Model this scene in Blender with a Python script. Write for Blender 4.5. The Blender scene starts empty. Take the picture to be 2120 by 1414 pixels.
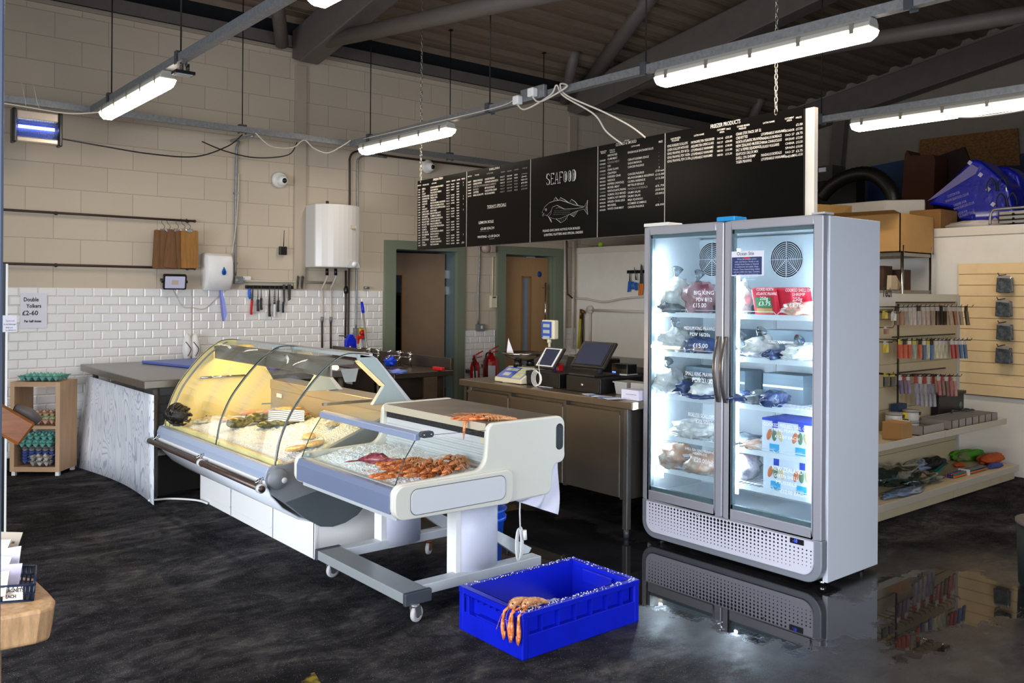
import bpy, bmesh, math, random
from mathutils import Vector, Matrix, Euler, noise
PI = math.pi; R = math.radians
random.seed(7)
SC = bpy.context.scene; COL = SC.collection
# ---------------------------------------------------------------- camera, light, exposure
FPX, YAW, ROLL, Y0, HC = 1795.0, R(39.4), R(0.42), 611.0, 1.55
_f = Vector((math.sin(YAW), math.cos(YAW), 0)); _r = Vector((math.cos(YAW), -math.sin(YAW), 0)); _u = Vector((0, 0, 1))
_R = _r*math.cos(ROLL) + _u*math.sin(ROLL); _U = -_r*math.sin(ROLL) + _u*math.cos(ROLL)
cd = bpy.data.cameras.new('camera'); cam = bpy.data.objects.new('camera', cd); COL.objects.link(cam)
cd.sensor_width = 36; cd.lens = FPX/2120*36; cd.shift_y = (Y0 - 707)/2120
cam.matrix_world = Matrix(((_R.x, _U.x, -_f.x, 0), (_R.y, _U.y, -_f.y, 0), (_R.z, _U.z, -_f.z, HC), (0, 0, 0, 1)))
cd.clip_start = 0.05; SC.camera = cam
vs = SC.view_settings; vs.view_transform = 'Standard'; vs.look = 'None'; vs.gamma = 1; vs.use_curve_mapping = False
vs.exposure = 0.30
W = bpy.data.worlds.new('World'); SC.world = W; W.use_nodes = True
W.node_tree.nodes['Background'].inputs[0].default_value = (0.62, 0.74, 1.0, 1)
W.node_tree.nodes['Background'].inputs[1].default_value = 0.20
LAMP_E, LED_E, CASE_E = 34.0, 70.0, 16.0
def area(name, loc, aim, sx, sy, power, col, spread=180):
    l = bpy.data.lights.new(name, 'AREA'); l.shape = 'RECTANGLE'; l.size = sx; l.size_y = sy; l.energy = power; l.color = col; l.spread = R(spread)
    o = bpy.data.objects.new(name, l); COL.objects.link(o); o.location = loc
    o.rotation_euler = (Vector(aim) - Vector(loc)).to_track_quat('-Z', 'Y').to_euler(); return o
# daylight falling in through the open shop front behind the photographer
area('daylight_shop_front', (1.0, -2.15, 1.6), (3.6, 4.5, -0.4), 5.0, 2.6, 95, (0.83, 0.90, 1.0), 110)
area('daylight_side_doorway', (-3.12, 3.2, 1.4), (2.6, 4.4, -0.5), 4.6, 2.6, 175, (0.83, 0.90, 1.0), 105)

def ray(px, py): return _f + _R*((px-1060)/FPX) - _U*((py-Y0)/FPX)
def at(px, py, **k):
    """point of the place seen at a photo pixel, on the plane x=, y= or z="""
    d = ray(px, py); a, v = list(k.items())[0]; i = 'xyz'.index(a); c = Vector((0, 0, HC))
    return c + d*((v - c[i])/d[i])
# ---------------------------------------------------------------- materials
def lin(h):
    if isinstance(h, str):
        h = h.lstrip('#'); v = [int(h[i:i+2], 16)/255 for i in (0, 2, 4)]
    else: v = h
    return tuple(((c/12.92) if c <= .04045 else ((c+.055)/1.055)**2.4) for c in v) + (1,)
class NT:
    def __init__(s, m): s.t = m.node_tree; s.n = s.t.nodes; s.l = s.t.links; s.b = s.n.get('Principled BSDF')
    def new(s, ty, **k):
        n = s.n.new(ty)
        for a, v in k.items():
            if a.startswith('i_'): n.inputs[int(a[2:])].default_value = v
            else: setattr(n, a, v)
        return n
    def ln(s, a, b): s.l.new(a, b)
    def math(s, op, a, b=None, clamp=False):
        n = s.n.new('ShaderNodeMath'); n.operation = op; n.use_clamp = clamp
        for i, v in enumerate((a, b)):
            if v is None: continue
            if isinstance(v, (int, float)): n.inputs[i].default_value = v
            else: s.ln(v, n.inputs[i])
        return n.outputs[0]
    def ramp(s, v, stops):
        n = s.n.new('ShaderNodeValToRGB'); s.ln(v, n.inputs[0]); e = n.color_ramp.elements
        while len(e) < len(stops): e.new(.5)
        for i, (p, c) in enumerate(stops): e[i].position = p; e[i].color = c if len(c) == 4 else tuple(c)+(1,)
        return n.outputs[0]
    def noise(s, scale, detail=3, vec=None, rough=.5, dist=0):
        n = s.n.new('ShaderNodeTexNoise'); n.inputs['Scale'].default_value = scale; n.inputs['Detail'].default_value = detail
        n.inputs['Roughness'].default_value = rough; n.inputs['Distortion'].default_value = dist
        if vec is not None: s.ln(vec, n.inputs['Vector'])
        return n.outputs[0]
    def coord(s, sc=(1, 1, 1), kind='Object', rot=(0, 0, 0)):
        t = s.n.new('ShaderNodeTexCoord'); m = s.n.new('ShaderNodeMapping'); s.ln(t.outputs[kind], m.inputs[0])
        m.inputs['Scale'].default_value = sc; m.inputs['Rotation'].default_value = rot; return m.outputs[0]
    def mix(s, f, a, b):
        n = s.n.new('ShaderNodeMix'); n.data_type = 'RGBA'
        for i, v in ((0, f), (6, a), (7, b)):
            if isinstance(v, (int, float)): n.inputs[i].default_value = v
            elif isinstance(v, tuple): n.inputs[i].default_value = v
            else: s.ln(v, n.inputs[i])
        return n.outputs[2]
    def bump(s, h, st=.3, d=.01):
        n = s.n.new('ShaderNodeBump'); n.inputs['Strength'].default_value = st; n.inputs['Distance'].default_value = d
        s.ln(h, n.inputs['Height']); s.ln(n.outputs[0], s.b.inputs['Normal']); return n
MC = {}
def mat(name, col='#808080', rough=.5, metal=0, var=0, vs_=6, bump=0, bs=60, bd=.003, emit=None, es=0, spec=.5, trans=0, alpha=1, stretch=(1, 1, 1), sss=0, coat=0):
    """principled material with optional noise mottling (var) and noise bump"""
    if name in MC: return MC[name]
    m = bpy.data.materials.new(name); m.use_nodes = True; t = NT(m); b = t.b; c = lin(col)
    b.inputs['Roughness'].default_value = rough; b.inputs['Metallic'].default_value = metal
    b.inputs['Specular IOR Level'].default_value = spec; b.inputs['Transmission Weight'].default_value = trans
    b.inputs['Alpha'].default_value = alpha; b.inputs['Coat Weight'].default_value = coat
    if sss: b.inputs['Subsurface Weight'].default_value = sss; b.inputs['Subsurface Radius'].default_value = (.02, .01, .008)
    if var:
        n = t.noise(vs_, 5, t.coord(stretch), .6)
        lo = tuple(max(0, x*(1-var)) for x in c[:3]); hi = tuple(min(1, x*(1+var)) for x in c[:3])
        t.ln(t.ramp(n, [(.3, lo), (.7, hi)]), b.inputs['Base Color'])
    else: b.inputs['Base Color'].default_value = c
    if bump: t.bump(t.noise(bs, 3, t.coord(stretch)), bump, bd)
    if emit: b.inputs['Emission Color'].default_value = lin(emit); b.inputs['Emission Strength'].default_value = es
    MC[name] = m; return m
def glassmat(name, tint='#f4fbf8', gloss=1.0, rough=0.0, ior=1.45):
    if name in MC: return MC[name]
    m = bpy.data.materials.new(name); m.use_nodes = True; t = NT(m); t.n.remove(t.b)
    tr = t.new('ShaderNodeBsdfTransparent'); tr.inputs[0].default_value = lin(tint)
    gl = t.new('ShaderNodeBsdfGlossy'); gl.inputs['Roughness'].default_value = rough
    fr = t.new('ShaderNodeFresnel'); ge = t.new('ShaderNodeNewGeometry')
    t.ln(t.math('ADD', t.math('MULTIPLY', ge.outputs['Backfacing'], 1/ior-ior), ior), fr.inputs[0])
    mx = t.new('ShaderNodeMixShader'); t.ln(t.math('MULTIPLY', fr.outputs[0], gloss), mx.inputs[0])
    t.ln(tr.outputs[0], mx.inputs[1]); t.ln(gl.outputs[0], mx.inputs[2]); t.ln(mx.outputs[0], t.n['Material Output'].inputs[0])
    MC[name] = m; return m
# ---------------------------------------------------------------- mesh builder
ORG = {}
class MB:
    def __init__(s): s.v = []; s.f = []; s.mi = []; s.m = 0; s.sm = []; s.smooth = False; s.X = None
    def add(s, vs, fs):
        b = len(s.v); X = s.X
        s.v += [tuple(X @ Vector(p)) if X else tuple(p) for p in vs]
        for f in fs: s.f.append(tuple(b+i for i in f)); s.mi.append(s.m); s.sm.append(s.smooth)
        return s
    def box(s, x0, x1, y0, y1, z0, z1):
        v = [(x, y, z) for z in (z0, z1) for y in (y0, y1) for x in (x0, x1)]
        return s.add(v, [(0, 2, 3, 1), (4, 5, 7, 6), (0, 1, 5, 4), (2, 6, 7, 3), (0, 4, 6, 2), (1, 3, 7, 5)])
    def cbox(s, c, d): return s.box(c[0]-d[0]/2, c[0]+d[0]/2, c[1]-d[1]/2, c[1]+d[1]/2, c[2]-d[2]/2, c[2]+d[2]/2)
    def hexa(s, bot, top): return s.add(list(bot)+list(top), [(3, 2, 1, 0), (4, 5, 6, 7), (0, 1, 5, 4), (1, 2, 6, 5), (2, 3, 7, 6), (3, 0, 4, 7)])
    def prism(s, poly, ax, a0, a1):
        """poly: 2-D outline in the two other axes (in x,y,z order), extruded along ax"""
        def P(p, a): return (a, p[0], p[1]) if ax == 'x' else (p[0], a, p[1]) if ax == 'y' else (p[0], p[1], a)
        n = len(poly); area_ = sum(poly[i][0]*poly[(i+1) % n][1]-poly[(i+1) % n][0]*poly[i][1] for i in range(n))
        if (area_ < 0) != (ax == 'y'): poly = poly[::-1]
        v = [P(p, a0) for p in poly]+[P(p, a1) for p in poly]
        return s.add(v, [tuple(range(n))[::-1], tuple(range(n, 2*n))]+[(i, (i+1) % n, n+(i+1) % n, n+i) for i in range(n)])
    def sheet(s, pts, th, off=None):
        """open polyline of 3-D rows: pts = list of rows, each row list of points; gives thickness along th vector"""
        nu, nv = len(pts), len(pts[0]); th = Vector(th)
        v = [p for r in pts for p in r]+[tuple(Vector(p)+th) for r in pts for p in r]; N = nu*nv; f = []
        for i in range(nu-1):
            for j in range(nv-1):
                a, b, c, d = i*nv+j, (i+1)*nv+j, (i+1)*nv+j+1, i*nv+j+1
                f += [(a, b, c, d), (N+d, N+c, N+b, N+a)]
        for i in range(nu-1):
            a, b = i*nv, (i+1)*nv; f.append((a, N+a, N+b, b)); a, b = i*nv+nv-1, (i+1)*nv+nv-1; f.append((b, N+b, N+a, a))
        for j in range(nv-1):
            f.append((j+1, N+j+1, N+j, j)); a = (nu-1)*nv+j; f.append((a, N+a, N+a+1, a+1))
        return s.add(v, f)
    def grid(s, fn, nu, nv):
        v = [fn(i/nu, j/nv) for i in range(nu+1) for j in range(nv+1)]
        return s.add(v, [(i*(nv+1)+j, (i+1)*(nv+1)+j, (i+1)*(nv+1)+j+1, i*(nv+1)+j+1) for i in range(nu) for j in range(nv)])
    def tube(s, pts, r, n=8, cap=True, flat=1):
        pts = [Vector(p) for p in pts]; k = len(pts); rs = r if isinstance(r, (list, tuple)) else [r]*k
        v = []; pn = None
        for i, p in enumerate(pts):
            d = (pts[min(i+1, k-1)]-pts[max(i-1, 0)]).normalized()
            if pn is None: pn = d.orthogonal().normalized()
            else:
                pn = pn - d*pn.dot(d)
                pn = pn.normalized() if pn.length > 1e-6 else d.orthogonal().normalized()
            q = d.cross(pn)
            v += [tuple(p + (pn*math.cos(2*PI*j/n) + q*math.sin(2*PI*j/n)*flat)*rs[i]) for j in range(n)]
        f = [(i*n+j, i*n+(j+1) % n, (i+1)*n+(j+1) % n, (i+1)*n+j) for i in range(k-1) for j in range(n)]
        if cap: f += [tuple(range(n))[::-1], tuple(range((k-1)*n, k*n))]
        sm = s.smooth; s.smooth = True; s.add(v, f); s.smooth = sm; return s
    def cyl(s, p0, p1, r0, r1=None, n=16): return s.tube([p0, p1], [r0, r0 if r1 is None else r1], n)
    def lathe(s, prof, c=(0, 0, 0), n=20, ax='z'):
        v = []
        for r, h in prof:
            for j in range(n):
                a = 2*PI*j/n; p = (r*math.cos(a), r*math.sin(a), h)
                if ax == 'x': p = (p[2], p[0], p[1])
                if ax == 'y': p = (p[1], p[2], p[0])
                v.append((c[0]+p[0], c[1]+p[1], c[2]+p[2]))
        k = len(prof); f = [(i*n+j, i*n+(j+1) % n, (i+1)*n+(j+1) % n, (i+1)*n+j) for i in range(k-1) for j in range(n)]
        if prof[0][0] > 1e-4: f.append(tuple(range(n))[::-1])
        if prof[-1][0] > 1e-4: f.append(tuple(range((k-1)*n, k*n)))
        sm = s.smooth; s.smooth = True; s.add(v, f); s.smooth = sm; return s
    def ball(s, c, r, nu=12, nv=8, jit=0, seed=0):
        if isinstance(r, (int, float)): r = (r, r, r)
        v = []
        for i in range(nv+1):
            t = PI*i/nv
            for j in range(nu):
                a = 2*PI*j/nu; d = Vector((math.sin(t)*math.cos(a), math.sin(t)*math.sin(a), math.cos(t)))
                k = 1 + (jit*noise.noise(d*2.3+Vector((seed, seed*.7, 0))) if jit else 0)
                v.append((c[0]+d.x*r[0]*k, c[1]+d.y*r[1]*k, c[2]+d.z*r[2]*k))
        f = [(i*nu+j, (i+1)*nu+j, (i+1)*nu+(j+1) % nu, i*nu+(j+1) % nu) for i in range(nv) for j in range(nu)]
        sm = s.smooth; s.smooth = True; s.add(v, f); s.smooth = sm; return s
    def build(s, name, mt, parent=None, label=None, cat=None, group=None, kind=None, bevel=0, seg=2, sub=0, local=False, loc=None):
        if parent is None and loc is None:
            xs, ys, zs = zip(*s.v); org = Vector(((min(xs)+max(xs))/2, (min(ys)+max(ys))/2, min(zs)))
        elif parent is None: org = Vector(loc)
        else: org = ORG[parent.name]
        if local: org = Vector((0, 0, 0))
        me = bpy.data.meshes.new(name); me.from_pydata([tuple(Vector(p)-org) for p in s.v], [], s.f)
        for q in (mt if isinstance(mt, (list, tuple)) else [mt]): me.materials.append(q)
        for p, i, sm in zip(me.polygons, s.mi, s.sm): p.material_index = i; p.use_smooth = sm
        me.validate(); me.update()
        bm = bmesh.new(); bm.from_mesh(me); bmesh.ops.remove_doubles(bm, verts=bm.verts, dist=1e-6)
        bmesh.ops.recalc_face_normals(bm, faces=bm.faces)
        if bevel:
            es = [e for e in bm.edges if len(e.link_faces) == 2 and e.calc_face_angle(0) > R(35)]
            bmesh.ops.bevel(bm, geom=es, offset=bevel, segments=seg, affect='EDGES', profile=.5, clamp_overlap=True)
        bm.to_mesh(me); bm.free()
        o = bpy.data.objects.new(name, me); COL.objects.link(o)
        if parent is not None: o.parent = parent; ORG[o.name] = ORG[parent.name] if not local else Vector((0, 0, 0))
        else: o.location = loc if loc is not None else org; ORG[o.name] = org
        if sub: md = o.modifiers.new('sub', 'SUBSURF'); md.levels = md.render_levels = sub
        tag(o, label, cat, group, kind); return o
def tag(o, label=None, cat=None, group=None, kind=None):
    for k, v in (('label', label), ('category', cat), ('group', group), ('kind', kind)):
        if v: o[k] = v
    return o
def thing(name, label, cat, loc=(0, 0, 0), rz=0, group=None, kind=None):
    o = bpy.data.objects.new(name, None); COL.objects.link(o); o.location = loc; o.rotation_euler = (0, 0, rz) if not isinstance(rz, tuple) else rz
    o.empty_display_size = .05; ORG[o.name] = Vector(loc); return tag(o, label, cat, group, kind)
def copytree(o, parent=None):
    c = o.copy(); COL.objects.link(c); c.parent = parent
    for ch in list(o.children): copytree(ch, c)
    return c
def dup(root, loc, rot=None, label=None, sc=None):
    c = copytree(root); c.location = loc
    if rot is not None: c.rotation_euler = rot if isinstance(rot, tuple) else (0, 0, rot)
    if sc: c.scale = (sc, sc, sc)
    if label: c['label'] = label
    ORG[c.name] = Vector(loc); return c
def struct(name, mb, mt, **k): return mb.build(name, mt, kind='structure', **k)
def rrect(x0, x1, y0, y1, r, n=5):
    """rounded rectangle outline; r = radius or 4 radii (bl, br, tr, tl)"""
    if not isinstance(r, (tuple, list)): r = (r,)*4
    P = []
    for (cx, cy, a, q) in ((x0+r[0], y0+r[0], 180, r[0]), (x1-r[1], y0+r[1], 270, r[1]), (x1-r[2], y1-r[2], 0, r[2]), (x0+r[3], y1-r[3], 90, r[3])):
        for i in range(n+1): t = R(a+90*i/n); P.append((cx+q*math.cos(t), cy+q*math.sin(t)))
    return P
def spline(pts, k=6):
    pts = [Vector(p) for p in pts]; out = []
    for i in range(len(pts)-1):
        p0, p1, p2, p3 = pts[max(i-1, 0)], pts[i], pts[i+1], pts[min(i+2, len(pts)-1)]
        for j in range(k):
            t = j/k; out.append(.5*((2*p1)+(p2-p0)*t+(2*p0-5*p1+4*p2-p3)*t*t+(3*p1-p0-3*p2+p3)*t**3))
    return out+[pts[-1]]
FONTC = {}
def text(mb, s_, M, size=.05, wx=1.0, align='LEFT', shear=0, bold=0, fit=0):
    """adds the outline of a string to mb; M maps text x,y,z to the place"""
    cu = bpy.data.curves.new('t', 'FONT'); cu.body = s_; cu.size = size; cu.align_x = align; cu.shear = shear; cu.resolution_u = 2
    cu.offset = bold
    ob = bpy.data.objects.new('t', cu); COL.objects.link(ob)
    me = bpy.data.meshes.new_from_object(ob)
    if fit and len(me.vertices): wx = fit/max(1e-4, max(v.co.x for v in me.vertices))
    mb.add([M @ Vector((v.co.x*wx, v.co.y, 0.0)) for v in me.vertices], [tuple(p.vertices) for p in me.polygons])
    bpy.data.objects.remove(ob); bpy.data.curves.remove(cu); bpy.data.meshes.remove(me)
def frame(o, xa, ya):
    xa = Vector(xa).normalized(); ya = Vector(ya); ya = (ya-xa*ya.dot(xa)).normalized(); z = xa.cross(ya)
    return Matrix(((xa.x, ya.x, z.x, o[0]), (xa.y, ya.y, z.y, o[1]), (xa.z, ya.z, z.z, o[2]), (0, 0, 0, 1)))
# ---------------------------------------------------------------- shared materials
steel = mat('stainless steel', '#8d8983', .32, .85, var=.12, vs_=3, bump=.05, bs=200, stretch=(1, 14, 1))
steeld = mat('dull stainless steel', '#6a645c', .38, .75, var=.15, vs_=3, stretch=(8, 1, 1))
galv = mat('galvanised steel', '#8a8c8e', .45, .6, var=.2, vs_=40)
chrome = mat('polished chrome', '#c8c8c8', .12, 1)
white = mat('white plastic', '#e6e4e0', .35); offw = mat('off white plastic', '#dcdad0', .35)
black = mat('black plastic', '#0c0c0e', .35); rubber = mat('black rubber', '#101010', .7)
dgrey = mat('charcoal plastic', '#3c4146', .45); lgrey = mat('pale grey plastic', '#b4b6b8', .4)
copper = mat('painted brown pipe', '#35231c', .5); cream = mat('cream plastic', '#d8cfb2', .45)
blue = mat('blue plastic', '#0b22c8', .38); red = mat('red plastic', '#c01414', .4); yellow = mat('yellow plastic', '#e0c01c', .4)
paper = mat('white paper', '#dcdae2', .7); ink = mat('black marker ink', '#16161c', .7)
beampt = mat('grey beam paint', '#655d58', .55, var=.1); rod = mat('black steel rod', '#1c1a1a', .5, .3)
card = mat('brown cardboard', '#a97c48', .8, var=.08, vs_=4); cardd = mat('dark brown cardboard', '#4a3020', .85, var=.1)
# painted block wall
def blockmat():
    m = bpy.data.materials.new('painted blockwork'); m.use_nodes = True; t = NT(m)
    co = t.n.new('ShaderNodeTexCoord'); sp = t.n.new('ShaderNodeSeparateXYZ'); t.ln(co.outputs['Object'], sp.inputs[0])
    cb = t.n.new('ShaderNodeCombineXYZ'); t.ln(t.math('ADD', sp.outputs[0], sp.outputs[1]), cb.inputs[0]); t.ln(sp.outputs[2], cb.inputs[1])
    br = t.n.new('ShaderNodeTexBrick'); t.ln(cb.outputs[0], br.inputs[0]); br.inputs['Scale'].default_value = 1
    br.inputs['Brick Width'].default_value = .45; br.inputs['Row Height'].default_value = .225; br.inputs['Mortar Size'].default_value = .004; br.inputs['Mortar Smooth'].default_value = .6
    br.inputs['Color1'].default_value = lin('#c9bba6'); br.inputs['Color2'].default_value = lin('#c3b5a1'); br.inputs['Mortar'].default_value = lin('#b3a592')
    n = t.noise(1.2, 5, co.outputs['Object']); n2 = t.noise(90, 3, co.outputs['Object'])
    t.ln(t.mix(t.math('MULTIPLY', n, .25), br.outputs[0], lin('#a3978a')), t.b.inputs['Base Color']); t.b.inputs['Roughness'].default_value = .85; t.b.inputs['Specular IOR Level'].default_value = .2
    h = t.math('SUBTRACT', t.math('MULTIPLY', n2, .25), t.math('MULTIPLY', br.outputs['Fac'], 1.6)); t.bump(h, .6, .004); return m
block = blockmat()
tile = mat('white bevelled tile', '#e2dfdb', .2, spec=.6); grout = mat('tile grout', '#c9c4bc', .8)
# floor: dark speckled vinyl, wet in front of the freezer and the crate
def floormat():
    m = bpy.data.materials.new('dark speckled wet floor'); m.use_nodes = True; t = NT(m)
    co = t.coord(); st = t.coord((1.1, 2.2, 1)); sm = t.noise(1.1, 9, st, .72, .8); s2 = t.noise(7, 6, st, .7)
    base = t.ramp(t.math('ADD', t.math('MULTIPLY', sm, .72), t.math('MULTIPLY', s2, .28)), [(.40, lin('#1f1e20')), (.48, lin('#2f2d2f')), (.54, lin('#3f3d3e')), (.61, lin('#575250'))])
    base = t.mix(t.ramp(t.noise(4.5, 7, co, .75, 1.2), [(.40, (.6,)*3), (.56, (0,)*3)]), base, lin('#171617'))
    vo = t.n.new('ShaderNodeTexVoronoi'); vo.inputs['Scale'].default_value = 130; t.ln(co, vo.inputs['Vector'])
    sp = t.math('LESS_THAN', vo.outputs['Distance'], .16)
    wn = t.n.new('ShaderNodeTexWhiteNoise'); t.ln(vo.outputs['Position'], wn.inputs['Vector'])
    sp = t.math('MULTIPLY', sp, t.math('GREATER_THAN', wn.outputs[0], .6))
    base = t.mix(t.math('MULTIPLY', sp, .75), base, lin('#a8a294'))
    xyz = t.n.new('ShaderNodeSeparateXYZ'); t.ln(co, xyz.inputs[0])
    def dist(cx, cy, rx, ry):
        a = t.math('DIVIDE', t.math('SUBTRACT', xyz.outputs[0], cx), rx); b = t.math('DIVIDE', t.math('SUBTRACT', xyz.outputs[1], cy), ry)
        return t.math('SQRT', t.math('ADD', t.math('MULTIPLY', a, a), t.math('MULTIPLY', b, b)))
    d = t.math('MINIMUM', t.math('MINIMUM', dist(3.78, 2.9, .62, 1.25), dist(3.7, 4.5, .5, 1.3)), dist(4.6, 2.05, .75, .42))
    edge = t.math('ADD', d, t.math('MULTIPLY', t.math('SUBTRACT', t.noise(3.2, 5, co, .6), .5), 1.1))
    wet = t.ramp(edge, [(.80, (1, 1, 1)), (.86, (0, 0, 0))])
    damp = t.ramp(t.math('MULTIPLY', edge, .33), [(.33, (1, 1, 1)), (.68, (0, 0, 0))])
    yl = t.math('MULTIPLY', t.math('LESS_THAN', t.math('ABSOLUTE', t.math('SUBTRACT', t.math('ADD', xyz.outputs[0], t.math('MULTIPLY', xyz.outputs[1], -.25)), .79)), .035), t.math('LESS_THAN', xyz.outputs[1], 3.25))
    yl = t.math('MULTIPLY', yl, t.ramp(t.noise(9, 4, co), [(.52, (0, 0, 0)), (.60, (1, 1, 1))]))
    base = t.mix(t.math('MULTIPLY', yl, .75), base, lin('#9a8534'))
    base = t.mix(t.math('MULTIPLY', damp, .45), base, (.012, .012, .014, 1)); base = t.mix(wet, base, t.mix(.6, base, (.006, .006, .007, 1)))
    t.ln(base, t.b.inputs['Base Color'])
    dry = t.ramp(s2, [(.42, (.38,)*3), (.56, (.7,)*3)])
    rg = t.mix(t.math('MULTIPLY', damp, .75), dry, (.26, .26, .26, 1)); rg = t.mix(wet, rg, (.025, .025, .025, 1)); t.ln(rg, t.b.inputs['Roughness'])
    gr = t.noise(160, 2, co); hh = t.math('MULTIPLY', t.math('ADD', gr, t.math('MULTIPLY', t.noise(14, 4, co), 1.2)), t.math('SUBTRACT', 1, t.math('MAXIMUM', wet, t.math('MULTIPLY', damp, .75))))
    t.bump(hh, .4, .004); t.ln(t.mix(t.math('MAXIMUM', wet, t.math('MULTIPLY', damp, .6)), (.02, .02, .02, 1), (.55, .55, .55, 1)), t.b.inputs['Specular IOR Level'])
    df = t.new('ShaderNodeBsdfDiffuse'); t.ln(base, df.inputs[0]); t.ln(t.b.inputs['Normal'].links[0].from_socket, df.inputs['Normal'])
    mx = t.new('ShaderNodeMixShader'); patch = t.ramp(t.noise(2.3, 6, st, .65, .6), [(.44, (.10,)*3), (.60, (.55,)*3)])
    t.ln(t.math('MAXIMUM', t.math('MAXIMUM', wet, damp), patch, True), mx.inputs[0]); t.ln(df.outputs[0], mx.inputs[1]); t.ln(t.b.outputs[0], mx.inputs[2]); t.ln(mx.outputs[0], t.n['Material Output'].inputs[0]); return m
# ---------------------------------------------------------------- room
mb = MB().box(-3.2, 8.2, -2.2, 8.6, -.1, 0); struct('floor', mb, floormat(), loc=(0, 0, 0))
mb = MB().box(8.2, 12.3, -2.2, 8.6, 2.12, 2.2); struct('floor_upper_store', mb, mat('store floor board', '#6a5a48', .8))
D1 = (5.30, 6.19); D2 = (6.93, 7.80)   # door openings
mb = MB()
for a, b_, z0, z1 in ((-3.2, D1[0], 0, 4.13), (D1[1], D2[0], 0, 4.13), (D2[1], 12.3, 0, 4.13), (D1[0], D1[1], 2.09, 4.13), (D2[0], D2[1], 2.09, 4.13)): mb.box(a, b_, 8.6, 8.75, z0, z1)
struct('wall_back', mb, block, loc=(0, 0, 0))
struct('wall_back_upper', MB().box(-3.2, 12.3, 8.7, 8.75, 4.13, 4.7), mat('black void', '#050505', .9))
struct('trim_1', MB().box(-3.2, 12.3, 8.60, 8.68, 4.16, 4.285), beampt)
struct('trim_2', MB().box(-3.2, 12.3, 8.57, 8.74, 4.105, 4.145), mat('painted ledge', '#9d9182', .6), bevel=.008)
pil = mat('painted pilaster', '#b2a491', .6)
for i, (a, b_) in enumerate(((4.05, 4.18), (8.03, 8.17))): struct('trim_%d' % (3+i), MB().box(a, b_, 8.57, 8.61, (1.60, 2.2)[i], 3.98), pil, bevel=.004)
# bevelled wall tiles
def tiles(name, x0, x1, z1, seam=None):
    mb = MB(); mb.m = 1; mb.box(x0, x1, 8.593, 8.601, 0.1, z1); mb.m = 0
    row = 0; z = z1
    while z > .12:
        x = x0-(.075 if row % 2 else 0)-.15
        while x < x1:
            a, b_ = max(x, x0)+.0009, min(x+.15, x1)-.0009; zb, zt = max(z-.0797, .1)+.0009, z-.0009
            if b_-a > .02 and zt-zb > .02:
                e = .009; y0, y1 = 8.594, 8.587
                mb.hexa([(a, y0, zb), (b_, y0, zb), (b_, y0, zt), (a, y0, zt)], [(a+e, y1, zb+e), (b_-e, y1, zb+e), (b_-e, y1, zt-e), (a+e, y1, zt-e)])
            x += .15
        z -= .0797; row += 1
    return struct(name, mb, [tile, grout])
tiles('wall_back_tiles_left', 1.33, 2.985, 1.588); tiles('wall_back_tiles_middle', 2.99, 5.15, 1.588)
tiles('wall_back_tiles_right', 6.31, 6.79, 1.11); tiles('wall_back_tiles_corner', 7.94, 8.19, 1.11)
struct('baseboard_back', MB().box(-3.2, 5.15, 8.57, 8.6, 0, .1), mat('black skirting', '#141414', .5))
# right hand partition with storage behind and above it
pw = mat('white painted partition', '#e6e0d4', .55, var=.03)
struct('wall_right', MB().box(8.2, 8.3, -2.2, 8.6, 0, 2.12), pw)
struct('trim_5', MB().box(8.185, 8.31, -2.2, 8.6, 2.12, 2.2), mat('white capping', '#dbd3c6', .5), bevel=.004)
struct('wall_gable', MB().box(12.2, 12.3, -2.2, 8.6, 2.2, 7), mat('pale gable cladding', '#8d8378', .7, var=.08))
struct('wall_gable_lower', MB().box(12.15, 12.2, -2.2, 8.6, 2.2, 3.42), mat('navy sheeting', '#1c3148', .6))
struct('wall_left', MB().box(-3.3, -3.2, -2.2, .8, 0, 2.8).box(-3.3, -3.2, 5.6, 8.6, 0, 2.8).box(-3.3, -3.2, -2.2, 8.6, 2.8, 6.2), mat('left wall paint', '#b8ac9a', .6))
# profiled metal roof deck, ribs run along the wall
def zd(y): return 4.43+.17*(8.6-y)
mb = MB(); ys = []; y = 8.62
while y > -2.3:
    for dy, h in ((0, 0), (.03, .055), (.155, .055), (.185, 0), (.25, 0), (.255, .012), (.265, .012), (.27, 0)): ys.append((y-dy, h))
    y -= .335
rows = [[(x, yy, zd(yy)+h) for x in (-3.2, 12.3)] for yy, h in ys]
mb.sheet(rows, (0, 0, .01)); struct('ceiling', mb, mat('brown painted roof deck', '#7d6c5c', .6, var=.14, vs_=5, stretch=(1, 8, 1)))
struct('trim_6', MB().box(-3.2, 12.3, -2.28, -2.2, 3.2, 6.4), beampt)
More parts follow.
